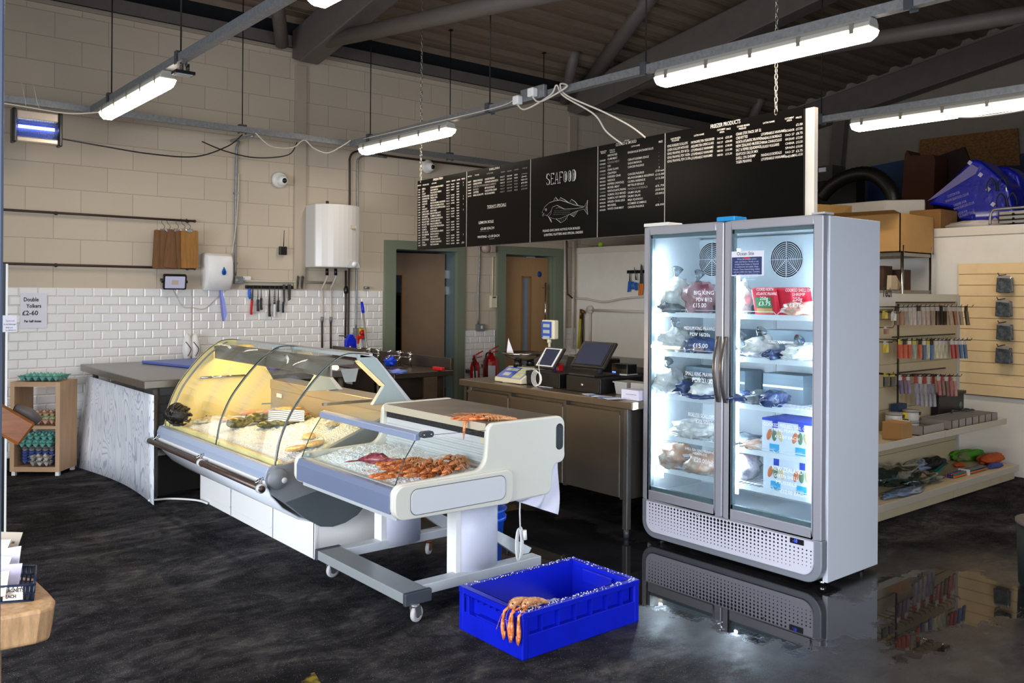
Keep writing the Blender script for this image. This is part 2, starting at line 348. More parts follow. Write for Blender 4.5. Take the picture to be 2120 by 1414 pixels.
# ---------------------------------------------------------------- roof trusses
for i, X in enumerate((.1, 4.12, 8.1, 12.05)):
    lab = ('grey roof truss nearest the left wall, above the insect killer', 'grey roof truss over the fish display, second bay', 'grey roof truss over the freezer, above the plug sockets', 'dark roof truss against the far gable wall')[i]
    t = thing('roof_truss', lab, 'roof beam', (X, 8.5, 3.95), group='steel roof trusses')
    w = .11
    mb = MB(); mb.prism([(8.58, 4.04), (8.40, 3.97), (-2.1, 3.97+.17*10.5), (-2.1, 4.30+.17*10.5), (8.58, 4.33)], 'x', X-w, X+w); mb.build('rafter', beampt, t, bevel=.012)
    if i < 3: mb = MB(); mb.tube([(X, 8.2, 4.14), (X, 3.0, 3.52)] if i < 2 else [(X, 8.0, 4.22), (X, 4.35, 4.085), (X, 2.2, 3.94)], .075, 14); mb.build('tie_tube', beampt, t)
    mb = MB(); mb.tube([(X-.28, 8.45, 4.12), (X-.62, 7.9, 4.62)], .07, 12); mb.build('brace_tube', beampt, t)
    if i == 2:
        mb = MB(); mb.tube([(X+.02, 8.35, 4.35), (X-.9, 6.4, 4.85)], .09, 14); mb.build('strut_tube', beampt, t)
# ---------------------------------------------------------------- doors
frp = mat('sage green door frame', '#737d69', .5); frp2 = mat('blue grey door lining', '#5f7073', .45)
leaf = mat('beech veneer door', '#a58056', .5, var=.06, vs_=4, stretch=(8, 8, .6)); lipp = mat('oak lipping', '#8f6534', .45)
gpane = glassmat('dark door glass', '#5c7285', 1.6)
for n, (a, b_), (fx0, fx1) in ((1, D1, (5.16, 6.30)), (2, D2, (6.80, 7.93))):
    t = tag(thing('door_%d' % n, None, None, (a, 8.6, 0)), kind='structure')
    mb = MB(); mb.box(fx0, a+.01, 8.57, 8.63, 0, 2.17); mb.box(b_-.01, fx1, 8.57, 8.63, 0, 2.17); mb.box(a+.01, b_-.01, 8.57, 8.63, 2.07, 2.17); mb.build('door_frame', frp, t, bevel=.004)
    mb = MB(); mb.box(a-.01, a+.02, 8.63, 8.98, 0, 2.09); mb.box(b_-.02, b_+.01, 8.63, 8.98, 0, 2.09); mb.box(a, b_, 8.63, 8.98, 2.07, 2.10); mb.build('lining', frp2 if n == 1 else frp, t)
    w = b_-a-.05
    if n == 1: X = Matrix.Translation((b_-.05, 8.78, 0)) @ Matrix.Rotation(R(-14), 4, 'Z')
    else: X = Matrix.Translation((b_-.025, 8.70, 0))
    mb = MB(); mb.X = X; vx0, vx1 = -w+.17, -w+.30
    if n == 2: vx0, vx1 = -w+.36, -w+.50
    for q in ((-w, vx0, .01, 2.05), (vx1, 0, .01, 2.05), (vx0, vx1, .01, .30), (vx0, vx1, 1.78, 2.05)): mb.box(q[0], q[1], 0, .045, q[2], q[3])
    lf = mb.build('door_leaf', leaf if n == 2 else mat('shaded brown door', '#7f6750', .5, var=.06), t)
    mb = MB(); mb.X = X
    for q in ((vx0-.015, vx0+.01, .28, 1.80), (vx1-.01, vx1+.015, .28, 1.80), (vx0, vx1, .28, .30), (vx0, vx1, 1.78, 1.80)): mb.box(q[0], q[1], -.006, .05, q[2], q[3])
    mb.build('glazing_bead', lipp, lf)
    mb = MB(); mb.X = X; mb.box(vx0, vx1, .02, .026, .29, 1.79); mb.build('glass_pane', gpane if n == 1 else mat('wired door glass', '#7c8794', .15), lf)  # second door: opaque pane, brightness of the corridor beyond painted into its colour
    mb = MB(); mb.X = X
    if n == 2:
        mb.cyl((-.10, -.06, .95), (-.10, -.06, 1.72), .012, n=12); mb.cyl((-.10, -.06, 1.02), (-.10, .0, 1.02), .008); mb.cyl((-.10, -.06, 1.65), (-.10, 0, 1.65), .008); mb.build('handle', chrome, lf)
        mb = MB(); mb.X = X; mb.lathe([(0, -.004), (.038, -.004), (.038, 0)], (-.16, 0, 1.83), 20, 'y'); mb.build('sign_disc', mat('mandatory sign blue', '#1d3f8f', .5), lf)
    else:
        for z in (1.55, 1.75, .3): mb.box(0, .05, -.01, .05, z, z+.1)
        mb.build('hinge', chrome, lf)
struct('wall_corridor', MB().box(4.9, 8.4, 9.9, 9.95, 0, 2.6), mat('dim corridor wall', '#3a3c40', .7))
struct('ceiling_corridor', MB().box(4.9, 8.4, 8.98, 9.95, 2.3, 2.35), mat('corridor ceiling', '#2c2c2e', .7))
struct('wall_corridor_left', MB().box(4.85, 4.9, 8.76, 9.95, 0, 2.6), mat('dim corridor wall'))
# near door post at the left edge of the view
a = at(12.5, 700, y=1.5)
struct('door_3', MB().box(a.x-.10, a.x-.004, 1.5, 1.56, 0, 3.2), mat('blue grey metal door post', '#566073', .4, .1, var=.2, vs_=3), bevel=.004)
# ---------------------------------------------------------------- cable trunking, lamps, chains
def rod_up(t, x, y, z0, z1=None):
    z1 = z1 or zd(y)+.02
    mb = MB(); mb.cyl((x, y, z0), (x, y, z1), .0055, n=8); mb.box(x-.02, x+.02, y-.02, y+.02, z1-.03, z1-.015); mb.build('drop_rod', rod, t)
    mb = MB(); mb.box(x-.035, x+.035, y-.025, y+.025, 3.128, 3.15); mb.box(x-.037, x-.033, y-.025, y+.025, 3.06, 3.15); mb.box(x+.033, x+.037, y-.025, y+.025, 3.06, 3.15); mb.build('hanger_bracket', dgrey, t, bevel=.004)
def run(label, p0, p1, rods, cat='trunking'):
    t = thing('cable_trunking', label, cat, (p0[0], p0[1], 3.07), group='galvanised trunking runs')
    d = (Vector(p1)-Vector(p0)).normalized(); s_ = Vector((-d.y, d.x, 0))*.028
    mb = MB(); v = []
    for p, z in ((p0, 3.075), (p0, 3.13), (p1, 3.075), (p1, 3.13)): v.append((Vector(p)+Vector((0, 0, z)), ))
    q = [Vector((p[0], p[1], 0)) for p in (p0, p1)]
    mb.hexa([q[0]-s_+Vector((0, 0, 3.075)), q[0]+s_+Vector((0, 0, 3.075)), q[1]+s_+Vector((0, 0, 3.075)), q[1]-s_+Vector((0, 0, 3.075))],
            [q[0]-s_+Vector((0, 0, 3.13)), q[0]+s_+Vector((0, 0, 3.13)), q[1]+s_+Vector((0, 0, 3.13)), q[1]-s_+Vector((0, 0, 3.13))])
    mb.build('channel', galv, t)
    for r in rods: rod_up(t, r[0], r[1], 3.07)
    return t
def on_run(px, x): return at(px, 0, x=x)
R1 = ((1.926, 7.972, 0), (1.99, 1.0, 0)); R2 = ((4.401, 7.972, 0), (4.54, 0.6, 0)); R3 = ((6.80, 6.3, 0), (7.03, 1.2, 0))
def xr(Rn, y): a, b_ = Rn; return a[0]+(b_[0]-a[0])*(a[1]-y)/(a[1]-b_[1])
run('grey cable trunking carrying the two strip lights nearest the left wall', *R1, [(xr(R1, y), y) for y in (7.45, 5.85)])
run('long grey cable trunking carrying the plug sockets and two strip lights over the counter', *R2, [(xr(R2, y), y) for y in (7.62, 5.72, 4.02, 2.2)])
run('grey cable trunking above the storage boxes on the right', *R3, [(xr(R3, y), y) for y in (4.15,)])
run('grey cable trunking parallel to the tiled back wall', (-3.1, 8.0, 0), (8.1, 8.0, 0), [(3.24, 8.0), (5.65, 8.0), (7.05, 8.0), (-.4, 8.0)])
lampm = mat('glowing lamp diffuser', '#fff6e8', .3, emit='#fff0dc', es=LAMP_E)
lamph = mat('lamp housing', '#a9a59c', .45)
def make_lamp():
    t = thing('strip_light', '', 'ceiling light', (0, 0, 0), group='fluorescent strip lights')
    mb = MB(); mb.prism([(-.055, -.058), (.055, -.058), (.055, -.03), (.035, 0), (-.035, 0), (-.055, -.03)], 'y', -1.5, 0); mb.build('housing', lamph, t, local=True, bevel=.008)
    mb = MB(); mb.smooth = True
    pr = [(-.057, -.058), (.057, -.058), (.057, -.068), (.048, -.10), (.03, -.118), (-.03, -.118), (-.048, -.10), (-.057, -.068)]
    rows = []
    for y, k in ((0, .55), (-.004, .8), (-.035, 1), (-1.465, 1), (-1.496, .8), (-1.5, .55)): rows.append([(x, y, -.058+(z+.058)*(1 if k == 1 else k*.9)) for x, z in pr])
    v = [p for r in rows for p in r]; n = 8; f = [(i*n+j, i*n+(j+1) % n, (i+1)*n+(j+1) % n, (i+1)*n+j) for i in range(5) for j in range(n)]+[tuple(range(n)), tuple(range(40, 48))]
    for q_ in f:
        zz = [v[i][2] for i in q_]; mb.m = 0 if sum(zz)/len(zz) < -.095 and len(q_) == 4 else 1; mb.add([v[i] for i in q_], [tuple(range(len(q_)))])
    mb.build('diffuser', [lampm, mat('lamp diffuser side', '#fff6e8', .3, emit='#fff0dc', es=9)], t, local=True)
    for k in range(5):
        y = -.1-k*.325; mb = MB()
        for s in (-1, 1): mb.box(s*.056-.004, s*.056+.004, y-.012, y+.012, -.078, -.022)
        mb.build('clip', mat('lamp clip steel', '#8a8378', .4, .5), t, local=True)
    return t
lm = make_lamp()
spots = [(R1, 7.60, 'strip light nearest the insect killer, at the wall end of its trunking'), (R1, 3.93, 'strip light only just showing at the top edge of the view'),
         (R2, 7.76, 'strip light over the water heater, beside the menu board end'), (R2, 3.90, 'longest-looking strip light, over the freezer end of the menu board'),
         (R3, 3.86, 'strip light on the right above the storage boxes, a cable looped under it')]
for i, (Rn, y, lab) in enumerate(spots):
    o = lm if i == 0 else dup(lm, (0, 0, 0)); o['label'] = lab; o.location = (xr(Rn, y), y, 3.075)
    o.rotation_euler = (0, 0, math.atan2(Rn[1][0]-Rn[0][0], Rn[0][1]-Rn[1][1]))
def cord(name, pts, r, m, label, cat='cable', k=6, n=6, group=None):
    mb = MB(); mb.tube(spline(pts, k), r, n); return mb.build(name, m, None, label, cat, group)
wcord = mat('off white cable', '#cfc6b6', .5)
cord('light_cable', [(xr(R3, 3.1)-.03, 3.05, 2.96), (xr(R3, 2.9)-.04, 2.85, 2.93), (xr(R3, 2.6)-.05, 2.55, 2.93), (xr(R3, 2.3)-.04, 2.3, 2.955), (xr(R3, 2.2)-.02, 2.15, 2.99)], .006, wcord, 'white cable looped beneath the right hand strip light')
cord('wiring', [(-.2, 7.96, 3.10), (.8, 7.93, 3.06), (1.3, 7.93, 3.05), (1.7, 7.9, 3.03), (1.95, 7.8, 3.06)], .007, wcord, 'white cable running along the trunking above the insect killer')
cord('black_cable', [(1.62, 7.97, 2.83), (2.0, 7.97, 2.80), (2.4, 7.99, 2.78), (2.8, 8.0, 2.80), (3.1, 8.0, 2.93), (3.25, 8.02, 3.06)], .006, mat('black cable', '#151312', .5), 'black cable running from the insect killer to the trunking')
cord('black_cable', [(2.93, 8.2, 2.98), (3.2, 8.3, 2.93), (3.5, 8.3, 2.90), (3.75, 8.1, 2.93), (3.8, 8.0, 3.05)], .006, mat('black cable'), 'short black cable drooping from the trunking left of the pilaster')
cord('wiring', [(3.35, 7.95, 3.08), (3.5, 7.94, 2.97), (3.72, 7.94, 2.98), (3.85, 7.95, 3.07), (3.95, 7.94, 3.0), (4.1, 7.94, 2.97), (4.25, 7.94, 3.05), (4.34, 7.9, 3.12)], .006, wcord, 'white cable drooping in two loops near the pilaster trunking')
cord('wiring', [(xr(R2, 7.7)-.035, 7.7, 3.11), (xr(R2, 6.8)-.035, 6.8, 3.10), (xr(R2, 5.6)-.035, 5.6, 3.09), (xr(R2, 5.35)-.04, 5.35, 3.12)], .005, wcord, 'white cable lying along the counter trunking above the menu board')
# twin sockets with plugs and the cables to the back of the board
xs = xr(R2, 5.15)
t = thing('plug_socket', 'grey double plug socket with two white plugs on the counter trunking', 'socket', (xs, 5.15, 3.05))
MB().box(xs-.065, xs-.028, 4.98, 5.26, 3.07, 3.17).build('socket_box', galv, t, bevel=.006)
for y, z in ((5.26, 3.06), (5.08, 3.09)): MB().box(xs-.12, xs-.065, y-.035, y+.035, z-.01, z+.06).build('plug', white, t, bevel=.01)
for k, (ya, yb, lab) in enumerate(((5.26, 4.47, 'front one of two white cables sloping down behind the menu board'), (5.08, 4.22, 'rear one of two white cables sloping down behind the menu board'))):
    z0 = (3.05, 3.08)[k]
    cord('board_cable', [(xs-.09, ya, z0), (xs-.09, ya-.1, z0-.05), (xs-.06, ya-.35, z0+.02), (xs-.04, 4.86-.04*k, 3.14), (xs-.02, 4.80-.03*k, 3.05), (xs+.1, 4.6-.1*k, 2.9), (xs+.20, yb+.1, 2.78), (xs+.27, yb, 2.68)], .007, wcord, lab, k=8)
def chain(label, x, y, z0, z1):
    mb = MB(); z = z0; i = 0
    while z < z1:
        pts = []
        for j in range(11):
            a = 2*PI*j/10; u, w_ = .0095*math.cos(a), .023*math.sin(a)
            pts.append((x+(u if i % 2 else 0), y+(0 if i % 2 else u), z+w_))
        mb.tube(pts, .0032, 5, cap=False); z += .036; i += 1
    return mb.build('hanging_chain', mat('bright zinc chain', '#b9b2a4', .3, .9), None, label, 'chain', 'menu board chains')
# ---------------------------------------------------------------- menu board
BA, BB = Vector((4.83, 7.40, 0)), Vector((4.66, 2.92, 0)); bd_ = (BB-BA).normalized(); bn = Vector((bd_.y, -bd_.x, 0)); ZB, ZT = 1.998, 2.698
if bn.x > 0: bn = -bn
chain('long chain holding the wall end of the menu board', 4.83, 7.34, 2.70, zd(7.34)); chain('bright chain holding the freezer end of the menu board', 4.67, 3.12, 2.70, zd(3.12))
bt = thing('menu_board', 'long black hanging menu board with white handwritten fish lists', 'menu board', (4.75, 5.2, ZB))
bbk = MB(); q0, q1 = BA, BB+bd_*.06
bbk.hexa([q0-bn*.02+Vector((0, 0, ZB)), q0-bn*.055+Vector((0, 0, ZB)), q1-bn*.055+Vector((0, 0, ZB)), q1-bn*.02+Vector((0, 0, ZB))], [q0-bn*.02+Vector((0, 0, ZT-.01)), q0-bn*.055+Vector((0, 0, ZT-.01)), q1-bn*.055+Vector((0, 0, ZT-.01)), q1-bn*.02+Vector((0, 0, ZT-.01))])
bbk.build('backing_board', mat('white backing board', '#d8d0c4', .4), bt)
def board_s(px, py):
    d = ray(px, py); c = Vector((0, 0, HC)); t_ = (BA-c).dot(bn)/d.dot(bn); p = c+d*t_; return (p-BA).dot(bd_), p.z
bounds = [board_s(px, 450)[0] for px in (864, 966, 1098, 1237, 1376, 1663)]; bounds[0] = 0
slate = mat('matt black menu panel', '#070605', .28, spec=.14); chalk = mat('white chalk pen', '#cfc8bc', .7); chalkd = mat('faded chalk pen', '#87817a', .8)
panels = []
for i in range(5):
    a = BA+bd_*(bounds[i]+.002); b_ = BA+bd_*(bounds[i+1]-.002)
    mb = MB(); z = Vector((0, 0, 1))
    mb.hexa([a+z*ZB, a-bn*.018+z*ZB, b_-bn*.018+z*ZB, b_+z*ZB], [a+z*ZT, a-bn*.018+z*ZT, b_-bn*.018+z*ZT, b_+z*ZT])
    panels.append(mb.build('panel', slate, bt))
    if i:
        a = BA+bd_*bounds[i]; mb = MB(); mb.hexa([a-bd_*.003+bn*.002+z*ZB, a-bd_*.003+z*ZB, a+bd_*.003+z*ZB, a+bd_*.003+bn*.002+z*ZB], [a-bd_*.003+bn*.002+z*ZT, a-bd_*.003+z*ZT, a+bd_*.003+z*ZT, a+bd_*.003+bn*.002+z*ZT]); mb.build('joint_strip', mat('joint strip', '#a9a49c', .5), bt)
wr = [MB() for _ in range(5)]; wd = MB()
def bw(i, s, px, py, hpx, px1=None, dim=False, sh=0):
    """write a string on panel i starting at photo pixel px,py (baseline), cap height hpx pixels, ending at px1"""
    u, z = board_s(px, py); z2 = board_s(px, py-hpx)[1]; size = (z2-z)/.70
    fit = board_s(px1, py)[0]-u if px1 else 0
    M = frame(BA+bd_*u+bn*.0018+Vector((0, 0, z)), bd_, (0, 0, 1)); text(wd if dim else wr[i], s, M, size, .7, shear=sh, bold=.0002, fit=fit)
rows1 = [('LINE', 'BRILL', 'SCOPHTHALMUS RHOMBUS'), ('TRAWL', 'COD', 'GADUS MORHUA'), ('NET', 'COLEY', 'POLLACHIUS VIRENS'), ('LINE', 'DOVER SOLE', 'SOLEA SOLEA'), ('NET', 'GURNARD RED', 'TRIGLA LYRA'), ('TRAWL', 'GURNARD', 'TRIGLIDAE'), ('NET', 'HADDOCK', 'MELANOGRAMMUS AEGLEFINUS'), ('LINE', 'HAKE', 'MERLUCCIUS MERLUCCIUS'), ('NET', 'HALIBUT', 'HIPPOGLOSSUS HIPPOGLOSSUS'), ('LINE', 'JOHN DORY', 'ZEUS FABER'), ('NET', 'LEMON SOLE', 'MICROSTOMUS KITT'), ('TRAWL', 'MACKEREL', 'SCOMBER SCOMBRUS'), ('NET', 'MONKFISH TAIL', 'LOPHIUS PISCATORIUS'), ('LINE', 'MULLET GREY', 'CHELON LABROSUS'), ('NET', 'MULLET RED', 'MULLUS SURMULETUS'), ('TRAWL', 'PLAICE', 'PLEURONECTES PLATESSA'), ('NET', 'SALMON', 'SALMO SALAR'), ('LINE', 'SEA BASS', 'DICENTRARCHUS LABRAX'), ('FARM', 'SEA BREAM', 'SPARUS AURATA'), ('NET', 'SKATE', 'RAJA CLAVATA'), ('TRAWL', 'SWORDFISH', 'XIPHIAS GLADIUS'), ('NET', 'TUNA', 'THUNNUS ALBACARES'), ('LINE', 'TURBOT', 'PSETTA MAXIMA')]
bw(0, 'FRESH FISH', 897, 374.5, 4.5, 917)
for (x0, x1, s, y) in ((865, 872, 'METHOD', 386), (875, 888, 'TYPE OF FISH', 385), (894, 904, 'LATIN NAME', 381.5), (924, 932, 'AREA', 378), (935, 943, 'GEAR', 376), (946, 953, 'LANDED', 374), (956, 963, 'PRICE', 372)): bw(0, s, x0, y, 2.6, x1)
for k, (m_, nme, lat) in enumerate(rows1):
    y = 393.0 + k*5.28; sl = lambda x: y-(x-875)*(.165-.0045*k)
    bw(0, m_, 866, sl(866), 2.4, 870.5); bw(0, nme, 874, sl(874), 3.3, min(889, 874+1.55*len(nme))); bw(0, lat, 891.3, sl(891), 3.3, min(922, 891+1.35*len(lat)))
    bw(0, 'FAO 27', 924.5, sl(924), 2.6, 931)
    if k % 5 != 3: bw(0, ('TRAWL', 'LINE', 'NET')[k % 3], 934, sl(934), 2.6, 941)
    bw(0, ('FRESH', 'IRISH', 'SCOT')[k % 3], 945.5, sl(945), 2.6, 951)
    if k in (0, 1, 5, 6, 8, 10, 19): bw(0, 'X', 959, sl(959), 3.2)
    elif k == 22: bw(0, '£7.50', 956, sl(956), 3.4, 961)
bw(1, 'SHELLFISH', 1013, 353, 4, 1034)
for (x0, x1, s, y) in ((969, 977, 'METHOD', 367), (983, 992, 'TYPE', 364.5), (1008, 1021, 'LATIN NAME', 361), (1037, 1046, 'AREA', 358), (1050, 1060, 'GEAR', 356), (1065, 1074, 'LANDED', 353), (1082, 1092, 'PRICE', 350)): bw(1, s, x0, y, 2.4, x1, dim=x0 > 1005)
for k, (nme, lat) in enumerate((('CRAB (WHOLE)', 'CANCER PAGURUS'), ('LANGOUSTINE', 'NEPHROPS NORVEGICUS'), ('LOBSTER (WHOLE)', 'HOMARUS GAMMARUS'), ('MUSSELS', 'MYTILUS EDULIS'), ('OYSTERS', 'CRASSOSTREA GIGAS'), ('KING SCALLOPS', 'PECTEN MAXIMUS'))):
    y = 377+k*5.9; sl = lambda x: y-(x-980)*(.155-.004*k)
    bw(1, ('NET', 'NET', 'POT', 'FARMED', 'FARMED', 'DIVE')[k], 969, sl(969), 2.6, 976); bw(1, nme, 980, sl(980), 3.6, 980+1.6*len(nme), dim=k in (2, 3)); bw(1, lat, 1004, sl(1004), 3.6, 1004+1.45*len(lat), dim=k in (2,))
    bw(1, 'FAO 27', 1036, sl(1036), 2.8, 1045, dim=k > 2); bw(1, ('BRIXHAM', 'SCOTLAND')[k % 2], 1050, sl(1050), 2.8, 1060, dim=k > 1); bw(1, 'FRESH', 1065, sl(1065), 2.8, 1072, dim=k > 1)
    bw(1, ('-', 'X', 'WEIGH £7.00', '£9.50', '£12.00', '£20.00')[k], 1079, sl(1079), 3.0, 1092, dim=k > 3)
bw(1, "TODAY'S SPECIALS", 1009, 431, 5.5, 1048); bw(1, '________________', 1009, 431.5, 4, 1048)
bw(1, 'LEMON SOLE', 991, 464, 5.5, 1022); bw(1, '£3.00 EACH', 995, 476.5, 5, 1023); bw(1, '_______', 993, 479.5, 3, 1013, dim=True)
bw(1, 'WHITING - £1.00 EACH', 989, 493.5, 4.8, 1034); bw(1, '_____', 1013, 494.5, 3, 1024)
# SEAFOOD title in tall hollow serif capitals
def stroke(mb, pts, w, u0, z0, su, sz, closed=False):
    P = [BA+bd_*(u0+x*su)+bn*.003+Vector((0, 0, z0+y*sz)) for x, y in pts]
    if closed: P.append(P[0])
    mb.tube(P, w, 4, flat=.3)
uA, zA = board_s(1132, 383); uB, zB_ = board_s(1194, 373); zC = board_s(1132, 361)[1]
LW = (uB-uA)/7; Hh = zC-zA
G = {'S': [[(.85, .8), (.7, 1), (.25, 1), (.1, .8), (.15, .6), (.8, .4), (.9, .2), (.7, 0), (.25, 0), (.1, .2)]], 'E': [[(.15, 0), (.15, 1)], [(.1, 1), (.85, 1), (.85, .85)], [(.1, 0), (.88, 0), (.88, .15)], [(.15, .52), (.65, .52)]],
     'A': [[(.1, 0), (.45, 1), (.6, 1), (.92, 0)], [(.25, .35), (.8, .35)], [(0, 0), (.25, 0)], [(.75, 0), (1, 0)]], 'F': [[(.2, 0), (.2, 1)], [(.1, 1), (.88, 1), (.88, .85)], [(.2, .52), (.7, .52)], [(.05, 0), (.4, 0)]],
     'O': [[(.5, 1), (.2, .88), (.12, .5), (.2, .12), (.5, 0), (.8, .12), (.88, .5), (.8, .88), (.5, 1)]], 'D': [[(.2, 0), (.2, 1)], [(.1, 1), (.55, 1), (.85, .8), (.9, .5), (.85, .2), (.55, 0), (.1, 0)]]}
for k, ch in enumerate('SEAFOOD'):
    for st in G[ch]: stroke(wr[2], st, .0055, uA+k*LW, zA, LW*.88, Hh)
    if ch in 'OD': stroke(wr[2], [(.5, .8), (.38, .5), (.5, .2), (.62, .5)], .003, uA+k*LW, zA, LW*.88, Hh, True)
# line drawing of a cod, traced in photo zoom units then laid on the panel
def fz(pts, w=.0022, closed=False, m=None):
    P = []
    for x, y in pts:
        u, z = board_s(1090+x/5.657, 250+y/5.657); P.append(BA+bd_*u+bn*.003+Vector((0, 0, z)))
    if closed: P.append(P[0])
    (m or wr[2]).tube(P, w, 4, flat=.3)
fz([(185, 1075), (215, 1010), (270, 960), (330, 940), (400, 930), (480, 955), (560, 985), (640, 1000), (680, 1005), (720, 930), (712, 1010), (722, 1100), (675, 1035), (600, 1055), (540, 1080), (480, 1110), (400, 1145), (330, 1150), (270, 1130), (235, 1105), (190, 1105), (210, 1085), (185, 1075)])
fz([(240, 1115), (290, 1060), (310, 1010), (360, 990), (400, 1010), (450, 1035), (560, 1030), (670, 1015)]); fz([(260, 1125), (290, 1090), (295, 1050)])
fz([(315, 945), (345, 895), (375, 935)]); fz([(385, 930), (400, 900), (450, 925), (495, 960)]); fz([(500, 965), (530, 920), (570, 945), (605, 990)])
fz([(350, 1150), (405, 1195), (450, 1170), (495, 1105)]); fz([(510, 1095), (560, 1125), (605, 1055)]); fz([(190, 1105), (200, 1125)]); fz([(262, 1130), (290, 1160), (297, 1190), (280, 1165), (270, 1135)])
fz([(222, 1030), (236, 1030), (240, 1045), (230, 1058), (220, 1045)], closed=True); fz([(228, 1040), (232, 1046)], .004)
for k in range(5): fz([(330+k*12, 905+k*2), (335+k*10, 935)], .001) if k < 3 else None; fz([(410+k*18, 905+k*9), (405+k*20, 932+k*6)], .001); fz([(525+k*15, 925+k*12), (515+k*18, 968+k*4)], .001); fz([(690, 1012+k*6), (718, 950+k*32)], .001); fz([(400+k*20, 1180-k*4), (380+k*24, 1142-k*7)], .001); fz([(555+k*9, 1115-k*12), (530+k*14, 1088-k*7)], .001)
for k in range(14):
    for j in range(3): fz([(330+k*14-j*6, 1052+j*22+k*-.5), (333+k*14-j*6, 1060+j*22-k*.5)], .0018)
for k in range(7): fz([(350+k*14, 1015+abs(k-2)*4), (353+k*14, 1019+abs(k-2)*4)], .0018)
bw(2, 'PLEASE GIVE 24HR NOTICE FOR BOILED', 1124, 480.5, 4.6, 1201); bw(2, 'LOBSTERS, PLATTERS AND SPECIAL ORDERS', 1126.5, 489, 4.6, 1207)
bw(3, 'COOKED & SMOKED', 1275, 303, 6, 1318); bw(3, 'KITCHEN', 1293, 293, 2.5, 1303); bw(3, 'LATIN NAME', 1307, 305, 3, 1325); bw(3, 'PRICE', 1364, 296, 4, 1372)
bw(3, 'PRODUCTION', 1243, 316, 2.5, 1256); bw(3, 'METHOD', 1245, 319, 2.5, 1254); bw(3, 'TYPE OF', 1262, 313, 2.5, 1273); bw(3, 'PRODUCT', 1263, 317, 2.5, 1274)
r3 = [('', 'ANCHOVIES', 'ENGRAULIS ENCRASICOLUS', ''), ('COOKED', 'CLAM MEAT', '', '-'), ('COOKED', 'COCKLE MEAT', 'CERASTODERMA EDULE', '-'), ('SMOKED', 'COD', 'GADUS MORHUA', '-'), ('COOKED', 'CRAB CLAWS', 'CANCER PAGURUS', '-'), ('COOKED', 'CRAYFISH', '', 'X'), ('DRESSED', 'DRESSED CRAB', 'CANCER PAGURUS', '£7.00 each'), ('SMOKED', 'HADDOCK', 'MELANOGRAMMUS AEGLEFINUS', '£15.00'), ('SMOKED', 'KIPPERS (WHOLE)', 'CLUPEA HARENGUS', '£12.50'), ('COOKED', 'MUSSEL MEAT', 'MYTILUS EDULIS', '-'), ('COOKED', 'NORTH ATLANTIC PRAWNS', 'PANDALUS BOREALIS', '£5.75'), ('HOT SMOKED', 'SALMON, COLD SMOKED', 'SALMO SALAR', '£35.00 /KG'), ('HOT SMOKED', 'SALMON, HOT SMOKED', 'SALMO SALAR', '£35.00/KG'), ('BOILED', 'SPIDER CRAB LEGS', 'MAJA SQUINADO', '-'), ('SMOKED', 'MACKEREL', 'SCOMBER SCOMBRUS', '-'), ('BOILED', 'WHITE CRAB MEAT', 'CANCER PAGURUS', '£8.00')]
for k, (m_, n_, l_, p_) in enumerate(r3):
    y = 324.5+k*7.35; sl = lambda x: y-(x-1258)*(.15-.0045*k)
    if m_: bw(3, m_, 1242, sl(1242)+1, 3.2, 1254, dim=k in (3, 5, 10))
    bw(3, n_, 1258, sl(1258), 4.2, 1258+min(38, 2.25*len(n_)), dim=k == 2)
    if l_: bw(3, l_, 1300, sl(1300), 4.2, 1300+min(54, 2.4*len(l_)), dim=k == 10)
    if p_: bw(3, p_, 1357 if len(p_) > 1 else 1364, sl(1360), 4, 1375 if len(p_) > 1 else None)
bw(4, 'FREEZER PRODUCTS', 1471, 266.5, 8, 1533)
for x0, x1, s, y in ((1389, 1409, 'RAW FROZEN', 290), (1391, 1406, 'PRODUCE', 294), (1437, 1458, 'LATIN NAME', 283), (1485, 1502, 'CATCHMENT', 271.5), (1490, 1500, 'AREA', 276), (1504, 1513, 'PRICE', 269.5), (1526, 1552, 'COOKED FROZEN', 264.5), (1530, 1545, 'PRODUCE', 269), (1580, 1604, 'LATIN NAME', 257), (1625, 1644, 'CATCHMENT', 248), (1629, 1640, 'AREA', 252), (1648, 1660, 'PRICE', 246)): bw(4, s, x0, y, 3.6, x1)
for k, (n_, l_, f_, p_) in enumerate((('KING ROELESS SCALLOPS', 'PATINOPECTEN YESSOENSIS', 'FAO 61', '£22.50'), ('QUEEN SCALLOPS WITH ROE', 'AEQUIPECTEN OPERCULARIS', 'FAO 27', '£20.00'), ('KING PRAWNS, PDV 8/12s', 'LITOPENAEUS VANNAMEI', 'FARMED INDIA', '£18.00'), ('KING PRAWNS, PDV 16/20s', 'LITOPENAEUS VANNAMEI', 'FARMED INDIA', '£15.00'), ('KING PRAWNS, PDV 21/30s', 'LITOPENAEUS VANNAMEI', 'FARMED INDIA', '£13.50'))):
    y = 305.5+k*7.9; sl = lambda x: y-(x-1382)*(.155-.006*k)
    bw(4, n_, 1382, sl(1382), 5, 1424+k*1.5); bw(4, l_, 1431, sl(1431), 5, 1479-k); bw(4, f_, 1485, sl(1485), 4, 1497); bw(4, p_, 1502, sl(1502), 4.2, 1516)
